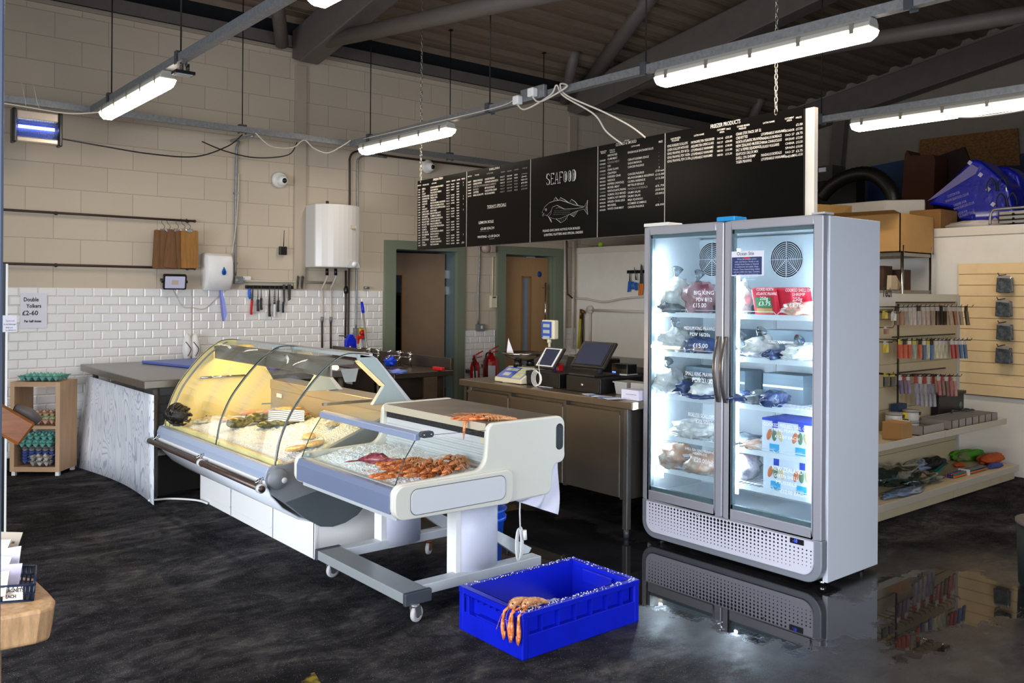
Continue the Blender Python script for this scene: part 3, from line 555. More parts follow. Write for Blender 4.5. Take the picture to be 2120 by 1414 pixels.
for k, (n_, l_, f_, p_) in enumerate((('CRAB STIX PACK OF 32', '', '', '£5.00'), ('CREVETTES', 'LITOPENAEUS VANNAMEI', 'ECUADOR', '£17.00'), ('NORTH ATLANTIC PRAWNS', 'PANDALUS BOREALIS', 'FAO 27', '£8.75'), ('NEW ZEALAND MUSSELS', 'PERNA CANALICULUS', 'NEW ZEALAND', '£12.00'), ('SALT & PEPPER SQUIDRINGS', 'LOLIGO VULGARIS', 'CHINA', '£12.50'), ('SEAFOOD DELUX MIX', '', 'SPAIN', '£10.00'), ('SHELL ON SHRIMP', 'PANDALUS BOREALIS', 'FAO 27', '£3.75'), ('TIGER PRAWNS', 'LITOPENAEUS VANNAMEI', 'INDIA', 'SMALL £3.50'))):
    y = 281+k*8.3; sl = lambda x: y-(x-1524)*(.16-.006*k)
    bw(4, n_, 1524, sl(1524), 5.6, 1524+min(52, 2.7*len(n_)))
    if l_: bw(4, l_, 1576, sl(1576), 5.4, 1576+min(50, 2.5*len(l_)))
    if f_: bw(4, f_, 1626, sl(1626), 4.6, 1645)
    bw(4, p_, 1648 if len(p_) < 8 else 1640, sl(1648), 5, 1662)
for i in range(5): wr[i].build('writing', chalk, panels[i])
wd.build('writing', chalkd, panels[1])
# ---------------------------------------------------------------- insect killer and small floodlight
a, b_ = at(34, 228, y=7.93), at(121, 238, y=7.93); zt_ = 2.975; zb_ = 2.60
x0, x1 = a.x, b_.x; zt_ = a.z+.01; zb_ = at(34, 292, y=7.93).z
t = thing('insect_killer', 'electric insect killer with blue tubes hanging by the left wall', 'insect killer', ((x0+x1)/2, 7.97, zb_))
for xx, nme in ((x0-.03, 'end_cap'), (x1, 'end_cap')): MB().box(xx, xx+.03, 7.91, 8.02, zb_-.01, zt_+.01).build(nme, black, t, bevel=.01)
alu = mat('brushed aluminium trim', '#c2b4a4', .35, .6)
MB().box(x0, x1, 7.92, 8.01, zt_-.075, zt_).build('top_trim', alu, t, bevel=.01); MB().box(x0, x1, 7.92, 8.01, zb_, zb_+.045).build('bottom_trim', alu, t, bevel=.01)
MB().box(x0, x1, 7.99, 8.0, zb_+.04, zt_-.07).build('back_plate', mat('blue lit reflector', '#3c55b0', .3, .3), t)
uv = mat('ultraviolet tube', '#dfe8ff', .3, emit='#a9c4ff', es=7.0)
for z in (zb_+.13, zb_+.20): MB().cyl((x0+.02, 7.965, z), (x1-.02, 7.965, z), .013, n=10).build('blue_tube', uv, t)
mb = MB()
for k in range(34): xx = x0+.01+(x1-x0-.02)*k/33; mb.cyl((xx, 7.925, zb_+.04), (xx, 7.925, zt_-.07), .0018, n=5)
for z in (zb_+.08, zb_+.16, zt_-.1): mb.cyl((x0, 7.924, z), (x1, 7.924, z), .002, n=5)
mb.build('guard_grille', mat('grille wire', '#8c8f96', .3, .7), t)
mb = MB()
for xx, dx in ((x0+.08, -.01), (x1-.12, -.03)): mb.tube([(xx, 7.97, zt_), (xx+dx, 7.97, 3.1), (xx+dx-.03, 7.97, 3.25)], .003, 5)
mb.build('hanging_tie', wcord, t)
p = at(378, 152, x=1.97); yf = p.y; t = thing('floodlight', 'small black floodlight pointing down from the trunking near the strip light', 'floodlight', (p.x, yf, p.z))
MB().box(p.x-.06, p.x+.07, yf-.05, yf+.05, p.z-.01, p.z+.012).build('body', black, t, bevel=.004); MB().box(p.x-.045, p.x+.055, yf-.04, yf+.04, p.z-.014, p.z-.009).build('lens', lgrey, t)
mb = MB(); mb.box(p.x-.01, p.x-.004, yf-.03, yf+.03, p.z+.01, 3.08); mb.box(p.x+.03, p.x+.036, yf-.03, yf+.03, p.z+.01, 3.08); mb.build('bracket', black, t)
# ---------------------------------------------------------------- things on the back wall
def Wp(px, py, off=0): return at(px, py, y=8.6-off)
for (xa, ya, xb, yb, lab) in ((-60, 430, 403, 458, 'upper dark rail on the block wall, clipboards hanging from its end'), (-60, 544, 403, 556, 'lower dark rail just above the white tiles')):
    a, b_ = Wp(xa, ya, .05), Wp(xb, yb, .05); t = thing('wall_rail', lab, 'rail', (b_.x, 8.55, b_.z), group='dark pipe rails')
    MB().cyl(a, b_, .011, n=12).build('rail_pipe', copper, t)
    mb = MB()
    for k in (.35, .97): q = a.lerp(b_, k); mb.cyl(q, (q.x, 8.6, q.z), .007); mb.lathe([(.018, 8.594), (.018, 8.6)], (q.x, 0, q.z), 12, 'y')
    mb.build('wall_bracket', dgrey, t); MB().ball(b_, .015).build('end_stop', copper, t)
clipw = mat('stained plywood', '#946528', .5, var=.25, vs_=5, stretch=(8, 8, .8)); clipd = mat('dark stained plywood', '#6d4720', .5, var=.25, vs_=5, stretch=(8, 8, .8))
for i, (px, lean, off, lab, m_) in enumerate(((338, .05, .105, 'leftmost of the wooden clipboards, dark and mostly hidden', clipd), (350, .0, .115, 'wooden clipboard second from the left on the rail', clipd), (366, .13, .125, 'middle wooden clipboard, tilted with its foot to the left', clipd), (381, -.06, .14, 'thin edge of a wooden clipboard behind the front one', clipd), (392, -.02, .155, 'front wooden clipboard, the lightest and fully visible', clipw))):
    c = Wp(px, 477, off); t = thing('clipboard', lab, 'clipboard', (c.x, c.y, c.z), (0, lean, 0), group='wooden clipboards on the rail'); hw = .083
    mb = MB(); mb.prism(rrect(-hw, hw, -.365, 0, .015), 'y', -.004, .004); mb.build('board', m_, t, local=True)
    MB().box(-.03, .03, -.012, .006, -.02, .012).build('clip', chrome, t, local=True, bevel=.003)
    mb = MB(); mb.tube(spline([(0, 0, .01), (.012, 0, .04), (-.016, .0, .07), (-.012, .02, .105), (.006, 8.55-c.y, .118), (.018, 8.57-c.y, .10)]), .0022, 5); mb.build('hook', copper, t, local=True)
# wall floodlight
a = Wp(362, 584, .16); t = thing('floodlight', 'black rimmed floodlight on the wall above the tiles, its panel facing out', 'floodlight', (a.x, a.y, a.z-.07))
X = Matrix.Translation((a.x, a.y, a.z)) @ Matrix.Rotation(R(-8), 4, 'Z') @ Matrix.Rotation(R(14), 4, 'X')
def XB(f, name, m_, par, **k): mb = MB(); mb.X = X; f(mb); return mb.build(name, m_, par, **k)
XB(lambda m: m.prism(rrect(-.105, .105, -.072, .072, .012), 'y', -.01, .03), 'housing', black, t)
XB(lambda m: m.prism(rrect(-.09, .09, -.058, .058, .008), 'y', -.013, -.009), 'glass_lens', mat('frosted lens', '#c4c2da', .2), t)
XB(lambda m: m.box(-.03, .03, -.015, -.012, -.022, .022), 'led_chip', mat('led chip', '#b6ab92', .5), t)
XB(lambda m: (m.box(-.118, -.106, 0, .10, -.01, .01), m.box(.106, .118, 0, .10, -.01, .01), m.box(-.118, .118, .09, .10, -.01, .01)), 'bracket', black, t)
cord('floodlight_cable', [a+Vector((-.01, .02, -.07)), Wp(364, 610, .02), Wp(378, 634, .02), Wp(400, 637, .02), Wp(422, 639, .02), Wp(440, 625, .02), Wp(462, 601, .03), Wp(470, 585, .02)], .004, wcord, 'thin white cable hanging under the wall floodlight')
# towel dispenser
a, b_ = Wp(424, 523, .12), Wp(481, 597, .12); t = thing('towel_dispenser', 'white paper towel dispenser with a blue drop emblem and blue paper tail', 'dispenser', ((a.x+b_.x)/2, 8.6, b_.z))
mb = MB(); mb.smooth = True; xm = (a.x+b_.x)/2; hw = (b_.x-a.x)/2
rows = []
for z, d, w in ((b_.z-.02, .10, .9), (b_.z+.03, .15, .97), (b_.z+.1, .19, 1), (a.z-.08, .19, 1), (a.z-.03, .17, .97), (a.z, .10, .9)):
    rows.append([(xm+hw*w*x, 8.6-d*y, z) for x, y in ((-1, 0), (-1, .75), (-.85, .93), (-.3, 1), (.3, 1), (.85, .93), (1, .75), (1, 0))])
n = 8; mb.add([p for r in rows for p in r], [(i*n+j, i*n+(j+1) % n, (i+1)*n+(j+1) % n, (i+1)*n+j) for i in range(5) for j in range(n)]+[tuple(range(n)), tuple(range(40, 48))]); mb.build('cover', white, t, bevel=.004)
dr = [(0, .055), (.012, .03), (.021, .008), (.02, -.012), (.011, -.024), (0, -.027), (-.011, -.024), (-.02, -.012), (-.021, .008), (-.012, .03)]
c = Wp(465, 564, .21); MB().prism([(c.x+x*1.05, c.z+z) for x, z in dr], 'y', 8.40, 8.409).build('drop_emblem', mat('emblem blue', '#1763b0', .3), t); MB().prism([(c.x+x*.55, c.z-.006+z*.55) for x, z in dr], 'y', 8.398, 8.401).build('drop_centre', mat('emblem navy', '#0b2d63', .3), t)
bluep = mat('blue paper towel', '#8b93d8', .8)
P0, P1, P2, P3 = Wp(455, 594, .10), Wp(460, 620, .11), Wp(464, 650, .12), Wp(463, 665, .12)
mb = MB(); mb.sheet([[tuple(p+Vector((-w, 0, 0))), tuple(p+Vector((0, .015, 0))), tuple(p+Vector((w, .0, 0)))] for p, w in ((P0, .010), (P1, .024), (P2, .03), (P3, .012))], (0, .002, 0)); mb.build('paper_tail', bluep, t)
# conduit and switches
def conduit(label, pts, r=.011, m_=galv, name='conduit', group=None, n=10, boxes=()):
    t = thing(name, label, 'pipe', tuple(pts[-1]), group=group); mb = MB(); mb.tube(spline(pts, 5) if len(pts) > 3 else pts, r, n); mb.build('pipe', m_, t); return t
t = conduit('grey conduit dropping from the trunking to a grey switch box left of the knives', [(3.36, 8.02, 3.06), (3.27, 8.35, 3.05), Wp(495, 293, .04), Wp(490, 305, .02), Wp(490, 325, .02), Wp(489, 345, .02), Wp(488, 420, .02), Wp(487, 500, .02), Wp(487, 571, .02)], .012)
a, b_ = Wp(482, 572), Wp(499, 588); MB().box(a.x, b_.x, 8.54, 8.6, b_.z, a.z).build('switch_box', galv, t, bevel=.004)
c = Wp(490, 580, .062); mb = MB(); mb.box(c.x-.014, c.x+.014, 8.537, 8.541, c.z-.005, c.z+.005); mb.box(c.x-.005, c.x+.005, 8.536, 8.542, c.z-.014, c.z+.014); mb.build('cross_mark', lgrey, t)
mb = MB()
for y in (400, 545): c = Wp(488, y, .02); mb.box(c.x-.018, c.x+.018, 8.565, 8.6, c.z-.01, c.z+.01)
mb.build('saddle_clip', galv, t)
t = thing('fused_spur', 'small white fused spur beside the grey switch box', 'switch', tuple(Wp(508, 576))); a, b_ = Wp(500, 572), Wp(517, 580); MB().box(a.x, b_.x, 8.565, 8.6, b_.z, a.z).build('casing', white, t, bevel=.004); MB().box(a.x+.01, a.x+.02, 8.56, 8.566, b_.z+.01, b_.z+.02).build('rocker', lgrey, t)
t = thing('trunking_strip', 'pale horizontal conduit above the knife rack, hooks on it', 'pipe', tuple(Wp(600, 585))); MB().cyl(Wp(499, 581, .02), Wp(688, 586, .02), .013).build('pipe', mat('painted pipe', '#b8ac9c', .5), t)
cord('wiring', [Wp(494, 360, .02), Wp(492, 420, .03), Wp(487, 480, .03), Wp(480, 525, .06)], .005, wcord, 'thin white cable beside the grey conduit down to the towel dispenser')
# knife rack
a, b_ = Wp(508, 590, .01), Wp(605, 599, .01)
t = thing('knife_rack', 'black magnetic knife strip on the wall above the tiles', 'knife rack', (a.x, 8.6, b_.z)); MB().box(a.x, b_.x, 8.57, 8.6, Wp(555, 598).z, Wp(555, 591).z).build('magnetic_bar', black, t, bevel=.003)
blade = mat('knife blade steel', '#7c7874', .3, .9)
def knife(px, ytop, ymid, ybot, bw_, hw, hm, label, lean=0, kind='knife', serr=False):
    a, m_, b_ = Wp(px, ytop, .04), Wp(px+lean*.5, ymid, .04), Wp(px+lean, ybot, .04)
    t = thing('kitchen_knife' if kind == 'knife' else 'meat_cleaver', label, kind, tuple(b_), group='knives on the magnetic strip'); y = 8.562
    if kind == 'knife': pl = [(a.x+bw_*.4, a.z), (m_.x+bw_, m_.z), (m_.x-bw_, m_.z), (a.x-bw_*.2, a.z-.02)]
    else: pl = [(a.x-bw_, a.z), (a.x+bw_, a.z), (a.x+bw_, m_.z), (a.x-bw_*.4, m_.z)]
    MB().prism(pl, 'y', y-.001, y+.001).build('blade', blade, t)
    if serr:
        mb = MB()
        for k in range(7): q = a.lerp(m_, .25+k*.1); mb.box(q.x-.004, q.x+.004, y-.002, y+.002, q.z-.004, q.z+.004)
        mb.build('blade_dimple', mat('dimple', '#c8c4c0', .4, .5), t)
    L = m_.z-b_.z
    pl = [(m_.x-hw, m_.z), (m_.x+hw*1.1, m_.z), (m_.x+hw*.7, m_.z-L*.3), (b_.x+hw*.9, b_.z+L*.25), (b_.x+hw*1.4, b_.z+.01), (b_.x+hw*.6, b_.z), (b_.x-hw*1.0, b_.z+.005), (b_.x-hw, b_.z+L*.3)]
    MB().prism(pl, 'y', y-.012, y+.012).build('handle', hm, t, bevel=.004)
brown = mat('dark brown handle', '#241a18', .4)
knife(524, 592, 622, 652, .012, .010, red, 'knife with a red handle at the left of the strip', -4)
knife(534, 592, 620, 645, .006, .010, mat('dark grey handle', '#26282a', .45), 'narrow black handled knife, left one of the close pair beside the red knife', 0)
knife(541, 591, 617, 642, .006, .010, mat('dark grey handle'), 'narrow black handled knife, right one of the close pair beside the red knife', 0)
knife(558, 592, 629, 656, .013, .011, brown, 'broad knife with a dark brown handle, left of the white handled one', 0)
knife(569, 591, 630, 657, .013, .009, white, 'knife with a white handle and dimpled blade', -1, serr=True)
knife(577, 592, 622, 646, .007, .010, mat('dark grey handle'), 'black handled knife just right of the white handled one', -1)
knife(588, 589, 625, 648, .014, .008, black, 'narrow cleaver with a black handle', -2, 'cleaver')
a = Wp(597, 605, .05); t = thing('meat_cleaver', 'broad cleaver blade at the right end of the strip', 'cleaver', tuple(a), group='knives on the magnetic strip'); MB().prism([(a.x-.012, Wp(594, 589).z), (a.x+.03, Wp(601, 589).z), (a.x+.026, Wp(600, 620).z), (a.x-.002, Wp(596, 623).z)], 'y', 8.545, 8.549).build('blade', blade, t); MB().box(a.x+.005, a.x+.012, 8.543, 8.546, a.z+.03, a.z+.04).build('hang_hole', black, t)
a = Wp(518, 608, .05); mb = MB(); mb.ball((a.x, 8.57, a.z), (.016, .02, .055), 10, 8, .4, 3); mb.build('blue_glove', mat('blue nitrile', '#2a63cf', .5), None, 'small blue rubber glove hanging beside the red knife', 'glove')
for i, px in enumerate((617, 626)):
    a, b_ = Wp(px, 573, .05), Wp(px-2, 598, .05); t = thing('butcher_hook', ('left', 'right')[i]+' one of two small dark tools hanging from the pale pipe', 'tool', tuple(a)); mb = MB(); mb.tube([a, a.lerp(b_, .5), b_], [.005, .008, .003], 6); mb.tube([a+Vector((.015, 0, 0)), b_+Vector((.012, 0, 0))], .004, 5); mb.build('shank', mat('dark grey handle'), t); MB().ball(a, .012, 8, 6).build('loop', dgrey, t)
# walkie talkie
a, b_ = Wp(578, 510, .03), Wp(592, 528, .03); t = thing('two_way_radio', 'black two way radio with an aerial hanging on the block wall', 'radio', (a.x, 8.6, b_.z))
MB().box(a.x, b_.x, 8.54, 8.585, b_.z, a.z).build('body', black, t, bevel=.006); MB().cyl((a.x+.045, 8.56, a.z), (a.x+.05, 8.56, Wp(586, 477, .03).z), .005, .003, 8).build('aerial', black, t)
# dome cameras
for px, py, lab in ((577, 373, 'white dome security camera on the block wall near the pilaster'), (883, 345, 'white dome security camera half behind the chain of the menu board')):
    c = Wp(px, py); t = thing('security_camera', lab, 'camera', (c.x, 8.6, c.z), group='security cameras'); mb = MB(); mb.lathe([(.085, 0), (.085, -.03), (.07, -.05), (0, -.05)], (c.x, 8.6, c.z), 24, 'y'); mb.build('base_ring', offw, t); mb = MB(); mb.ball((c.x+.01, 8.53, c.z-.01), .055, 16, 12); mb.build('eyeball', white, t); mb = MB(); mb.ball((c.x+.012, 8.485, c.z-.015), (.027, .02, .027), 12, 8); mb.build('lens', black, t)
# water heater
a, b_ = Wp(652, 420, .2), Wp(746, 556, .2); x0, x1 = a.x-.02, b_.x-.02; z0, z1 = b_.z, a.z-.01
t = thing('water_heater', 'white wall hung water heater with a dial at its base', 'water heater', ((x0+x1)/2, 8.6, z0))
pr = [(x0, 8.6), (x0, 8.36)]+[(x0+(x1-x0)*k/10, 8.36-.12*math.sin(PI*k/10)**.7) for k in range(1, 10)]+[(x1, 8.36), (x1, 8.6)]
mb = MB(); mb.prism(pr, 'z', z0, z1); mb.build('casing', mat('white enamel', '#cfccc7', .22), t, bevel=.012)
xc = x0+(x1-x0)*.72; MB().prism([(xc+.075*math.cos(R(a_)), z0+.002+.075*math.sin(R(a_))) for a_ in range(0, 181, 12)], 'y', 8.235, 8.262).build('dial_plate', lgrey, t)
mb = MB(); mb.lathe([(.028, 8.22), (.028, 8.24)], (xc+.005, 0, z0+.035), 20, 'y'); mb.build('dial', white, t); MB().box(xc-.03, xc+.035, 8.243, 8.25, z0+.42, z0+.455).build('badge', mat('badge', '#b9ab98', .4), t)
MB().cyl((x0+.19, 8.45, z1), (x0+.19, 8.45, z1+.045), .016).build('top_valve', copper, t)
wp_ = mat('white painted pipe', '#cfc6ba', .45)
for i, (pa, pb, lab) in enumerate(((677, 667, 'left'), (695, 685, 'right'))):
    t2 = thing('water_pipe', lab+' white and brown pipe dropping from the water heater', 'pipe', tuple(Wp(pb, 720)), group='water heater pipes')
    MB().cyl(Wp(pa, 556, .2), Wp(pa, 570, .2), .017).build('connector', black, t2)
    MB().tube(spline([Wp(pa, 568, .2), Wp(pa, 575, .18), Wp(pb+1, 595, .08), Wp(pb, 605, .03), Wp(pb, 660, .03)]), .010, 8).build('white_pipe', wp_, t2)
    MB().cyl(Wp(pb, 656, .03), Wp(pb, 667, .03), .016).build('valve', galv, t2); MB().cyl(Wp(pb, 667, .03), Wp(pb, 725, .03), .010).build('brown_pipe', copper, t2)
for (pts, lab, m_) in (([Wp(765, 315, .03), Wp(742, 313, .03), Wp(729, 318, .03), Wp(724, 330, .03), Wp(724, 345, .03), Wp(724, 500, .03), Wp(722, 620, .03), Wp(721, 720, .03)], 'brown pipe running down behind the water heater', copper),
                       ([Wp(800, 326, .03), Wp(760, 322, .03), Wp(744, 328, .03), Wp(740, 345, .03), Wp(740, 450, .03), Wp(738, 600, .03), Wp(737, 680, .03)], 'grey conduit down to the red isolator switch', galv)):
    conduit(lab, pts, .011, m_)
conduit('brown pipe along the wall behind the near end of the trunking', [Wp(766, 315, .03), Wp(820, 325, .03), Wp(1000, 347, .03), Wp(1100, 360, .03)], .012, copper)
conduit('short brown pipe with a black valve beside the grey conduit', [Wp(716, 560, .03), Wp(716, 640, .03), Wp(715, 700, .03)], .011, copper); a = Wp(716, 600, .03)
t = thing('pipe_valve', 'black plastic valve cover on the brown pipe', 'valve', tuple(a)); MB().lathe([(.006, -.05), (.024, -.03), (.024, 0), (.02, .02), (.005, .06)], tuple(a), 10).build('cover', black, t)
a, b_ = Wp(733, 679, .04), Wp(754, 702, .04); t = thing('isolator_switch', 'grey isolator box with a red and yellow rotary switch', 'switch', (a.x, 8.6, b_.z))
MB().box(a.x, b_.x+.02, 8.54, 8.6, b_.z, a.z).build('box', galv, t, bevel=.005); MB().box(a.x+.05, b_.x+.01, 8.52, 8.54, b_.z+.04, a.z-.005).build('yellow_plate', yellow, t, bevel=.003); c = Wp(749, 689, .07); mb = MB(); mb.lathe([(.03, 8.49), (.034, 8.50), (.034, 8.525)], (c.x, 0, c.z), 16, 'y'); mb.build('red_knob', red, t)
a = Wp(758, 596, .03); t = thing('wall_bracket', 'small metal hook on the wall right of the water heater', 'hook', tuple(a)); MB().cyl((a.x-.03, 8.56, a.z), (a.x+.03, 8.56, a.z), .014, n=10).build('roller', galv, t); MB().cyl((a.x, 8.6, a.z+.01), (a.x, 8.56, a.z), .01).build('arm', galv, t)
# things between and beside the doors
t = conduit('grey conduit between the two doors ending in a light switch', [Wp(993, 500, .02), Wp(992, 560, .02), Wp(990, 600, .02), Wp(990, 672, .02)], .012); a, b_ = Wp(984, 671), Wp(999, 685); MB().box(a.x, b_.x, 8.55, 8.6, b_.z, a.z).build('switch_box', galv, t, bevel=.004); MB().box(a.x+.05, a.x+.075, 8.545, 8.551, b_.z+.03, a.z-.02).build('rocker', white, t)
a, b_ = Wp(1013, 612), Wp(1025, 637); t = thing('thermostat', 'cream wall control box between the doors', 'control box', (a.x, 8.6, b_.z)); MB().box(a.x, b_.x, 8.555, 8.6, b_.z, a.z).build('casing', cream, t, bevel=.006); MB().box(a.x+.02, b_.x-.02, 8.552, 8.556, a.z-.03, a.z-.012).build('display', dgrey, t); MB().cyl((a.x+.04, 8.59, a.z), (a.x+.045, 8.59, 2.03), .009).build('cable_cover', cream, t)
a = Wp(1008, 514, .05); t = thing('alarm_sounder', 'pale alarm sounder just under the menu board between the doors', 'alarm', tuple(a)); MB().lathe([(.06, 8.6), (.06, 8.57), (.045, 8.53), (0, 8.52)], (a.x, 0, a.z), 16, 'y').build('dome', mat('pale pink plastic', '#b39c92', .5), t); MB().box(a.x+.05, a.x+.13, 8.53, 8.6, a.z-.05, a.z+.04).build('junction_box', mat('pale pink plastic'), t, bevel=.01)
def extinguisher(px, ytop, ybot, rpx, label, hose):
    c = at(px, ybot, y=8.42); top = at(px, ytop, y=8.42); r = abs(at(px+rpx, ybot, y=8.42).x-c.x); h = top.z
    t = thing('fire_extinguisher', label, 'fire extinguisher', (c.x, 8.42, max(.02, c.z-.35)), group='fire extinguishers'); zb = max(.02, c.z-.35)
    MB().box(c.x-.02, c.x+.02, 8.42, 8.588, h-.24, h-.20).build('wall_hanger', dgrey, t)
    MB().lathe([(r*.9, zb), (r, zb+.02), (r, h-.16), (r*.8, h-.11), (r*.35, h-.08), (r*.3, h-.05), (0, h-.05)], (c.x, 8.42, 0), 20).build('cylinder', mat('extinguisher red', '#a00a12', .2), t)
    mb = MB(); mb.box(c.x-.012, c.x+.012, 8.40, 8.44, h-.06, h-.01); mb.build('valve', chrome, t)
    mb = MB(); mb.tube([(c.x-.03, 8.42, h-.03), (c.x+.02, 8.40, h), (c.x+.09, 8.38, h+.035)], .009, 6); mb.tube([(c.x-.02, 8.42, h-.05), (c.x+.08, 8.38, h-.03)], .007, 6); mb.build('lever', red, t)
    mb = MB(); mb.tube(spline([(c.x-.02, 8.40, h-.045), (c.x-r*1.1, 8.37, h-.06), (c.x-r*1.35*hose, 8.36, h-.18), (c.x-r*1.2*hose, 8.35, h-.4), (c.x-r*.9, 8.36, h-.5)]), .011, 8); mb.build('hose', black, t)
    mb = MB(); mb.prism([(c.x-r*.9, h-.40), (c.x-r*.1, h-.40), (c.x-r*.1, h-.20), (c.x-r*.9, h-.20)], 'y', 8.42-r*.99-.004, 8.42-r*.6); mb.build('white_label', paper, t)
    mb = MB(); text(mb, 'FOAM', frame((c.x+.0, 8.42-r-.001, h-.45), (1, 0, 0), (0, 0, 1)), .05, .7); mb.build('lettering', paper, t)
extinguisher(983, 733, 782, 8, 'smaller red fire extinguisher nearer the first door', .6)
extinguisher(1016, 722, 782, 13, 'larger red fire extinguisher by the second door, with a black hose', 1)
for px, lab in ((1170, 'white pipe in the corner nearer the second door'), (1187, 'white pipe right in the corner by the partition')):
    a = Wp(px, 500, .03); b_ = Wp(px-2, 722, .03); t = thing('water_pipe', lab, 'pipe', tuple(b_), group='white corner pipes'); MB().cyl(a, b_, .018).build('pipe', wp_, t); mb = MB(); mb.cyl((a.x, 8.57, 1.6), (a.x, 8.57, 1.62), .024); mb.build('pipe_clip', wp_, t)
a, b_ = at(1173, 498, y=8.5), at(1175, 610, y=8.5); t = conduit('brown pipe in the corner turning along the partition', [a, at(1174, 560, y=8.5), b_+Vector((0, 0, .03)), b_+Vector((.02, 0, 0)), at(1185, 617, y=8.5)], .012, copper)
# signs at the left
def sign(a, b_, y, lines, label, th=.0015):
    t = thing('handwritten_sign', label, 'sign', ((a.x+b_.x)/2, y, b_.z)); MB().box(a.x, b_.x, y-th, y, b_.z, a.z).build('paper', paper, t)
    mb = MB(); W_ = b_.x-a.x; H_ = a.z-b_.z
    for s, fx, fy, sz, wx in lines: text(mb, s, frame((a.x+fx*W_, y-th-.001, b_.z+fy*H_), (1, 0, 0), (0, 0, 1)), sz*H_, wx, bold=.0012)
    mb.build('writing', ink, t); return t
sign(at(42, 606, y=8.58), at(97, 679, y=8.58), 8.582, [('Double', .12, .76, .155, .82), ('Yolkers', .23, .58, .15, .80), ('£2-60', .07, .37, .18, .95), ('Per half dozen', .15, .17, .085, .88)], 'white handwritten sign reading Double Yolkers 2-60 on the tiles')
a, b_ = at(-8, 653, y=6.2), at(34, 687, y=6.2)
t = thing('small_notice', 'small white notice with red and black print at the left edge', 'sign', ((a.x+b_.x)/2, 6.2, b_.z)); MB().box(a.x, b_.x, 6.195, 6.197, b_.z, a.z).build('paper', paper, t)
mb = MB(); W_ = b_.x-a.x; text(mb, 'Special', frame((a.x+.45*W_, 6.193, b_.z+.065), (1, 0, 0), (0, 0, 1)), .018, 1); mb.build('red_print', mat('faded red print', '#c98a9a', .7), t)
mb = MB(); text(mb, 'for the Fishmonger', frame((a.x+.36*W_, 6.193, b_.z+.044), (1, 0, 0), (0, 0, 1)), .014, .62); text(mb, 'while you', frame((a.x+.45*W_, 6.193, b_.z+.024), (1, 0, 0), (0, 0, 1)), .013, .8); text(mb, 'or phone us', frame((a.x+.45*W_, 6.193, b_.z+.008), (1, 0, 0), (0, 0, 1)), .013, .9); mb.build('black_print', ink, t)
a, b_ = at(8, 546, y=6.2), at(13.2, 1010, y=6.2); t = thing('display_stand', 'tall thin white and black stand edge beside the near door post', 'stand', (a.x, 6.2, 0)); MB().box(a.x-.35, b_.x-.012, 6.2, 6.23, 0, a.z).build('black_face', black, t); MB().box(b_.x-.012, b_.x, 6.198, 6.235, 0, a.z).build('white_edge', white, t)
# ---------------------------------------------------------------- steel table at the wall, patterned panel, egg shelf
t = thing('steel_table', 'stainless steel table along the tiles, left of the fish display', 'table', (2.8, 7.6, 0))
MB().box(1.956, 3.70, 6.62, 8.50, .84, .90).build('table_top', steel, t, bevel=.006)
for x, y in ((2.06, 6.70), (2.06, 8.4), (3.6, 6.7), (3.6, 8.4)):
    lg = MB().cyl((x, y, .03), (x, y, .84), .024, n=14).build('leg', mat('dirty steel leg', '#77706a', .5, .5, var=.3), t); MB().cyl((x, y, 0), (x, y, .03), .018).build('foot', dgrey, lg)
MB().box(2.06, 3.6, 6.68, 6.72, .33, .37).build('rail', steel, t)
MB().box(2.1, 3.58, 6.8, 8.4, .0, .02).build('black_floor_sheet', black, t)  # thin black sheet on the floor between the table legs
# patterned panel leaning on the table edge, bowed
def patmat():
    m = bpy.data.materials.new('woodgrain print panel'); m.use_nodes = True; t = NT(m)
    n_ = t.noise(2.6, 1.2, t.coord((1, 2.0, .55)), .4, .9); c = t.ramp(t.math('FRACT', t.math('MULTIPLY', n_, 17)), [(.10, lin('#b9c1cf')), (.22, lin('#d3d9e3')), (.30, lin('#f0f2f6')), (1, lin('#f4f5f9'))])
    t.ln(c, t.b.inputs['Base Color']); t.b.inputs['Roughness'].default_value = .45; return m
mb = MB(); mb.smooth = True; rows = []
for i in range(15):
    u = i/14; y = 8.43-u*1.89; bow = .12*math.sin(PI*u)+.10*(1-u)*0
    xb = 1.89+(1.987-1.89)*u+.085*math.sin(PI*u*.95); xt = 1.995+.0*u; zt_ = .80+.03*math.sin(PI*u)*0
    rows.append([(xb+(xt-xb)*v, y, zt_*v) for v in (0, .25, .5, .75, 1)])
mb.sheet(rows, (.006, 0, 0)); mb.build('patterned_panel', patmat(), None, 'bowed white panel with a grey woodgrain pattern leaning on the steel table', 'panel')
t = thing('chopping_board', 'blue plastic chopping board on the steel table near the wall', 'chopping board', (2.75, 8.0, .90)); MB().prism([(2.42, 8.28), (2.95, 8.35), (3.1, 7.75), (2.6, 7.5)], 'z', .902, .925).build('board', mat('blue chopping board', '#5568b4', .4), t, bevel=.004)
t = thing('chopping_board', 'blue chopping board seen through the rear of the fish display', 'chopping board', (3.35, 7.4, .90)); MB().box(3.12, 3.6, 7.0, 7.42, .902, .925).build('board', mat('blue chopping board'), t, bevel=.004)
mb = MB(); mb.grid(lambda u, v: (3.1+.5*u, 7.05+.3*v, .935+.05*math.sin(u*6+v*3)*math.sin(v*3)+.02*math.sin(u*19)), 16, 10); mb.build('yellow_cloth', mat('yellow cloth', '#c8c02e', .8), None, 'crumpled yellow cloth seen through the fish display', 'cloth')
mb = MB()
for k in range(5): mb.box(2.32+k*.008, 2.52-k*.01, 6.72+k*.004, 6.86-k*.01, .902+k*.009, .909+k*.009)
mb.build('scouring_pads', mat('dark green pads', '#0d3a2a', .6), None, 'small dark green stack of pads at the table corner', 'pads')
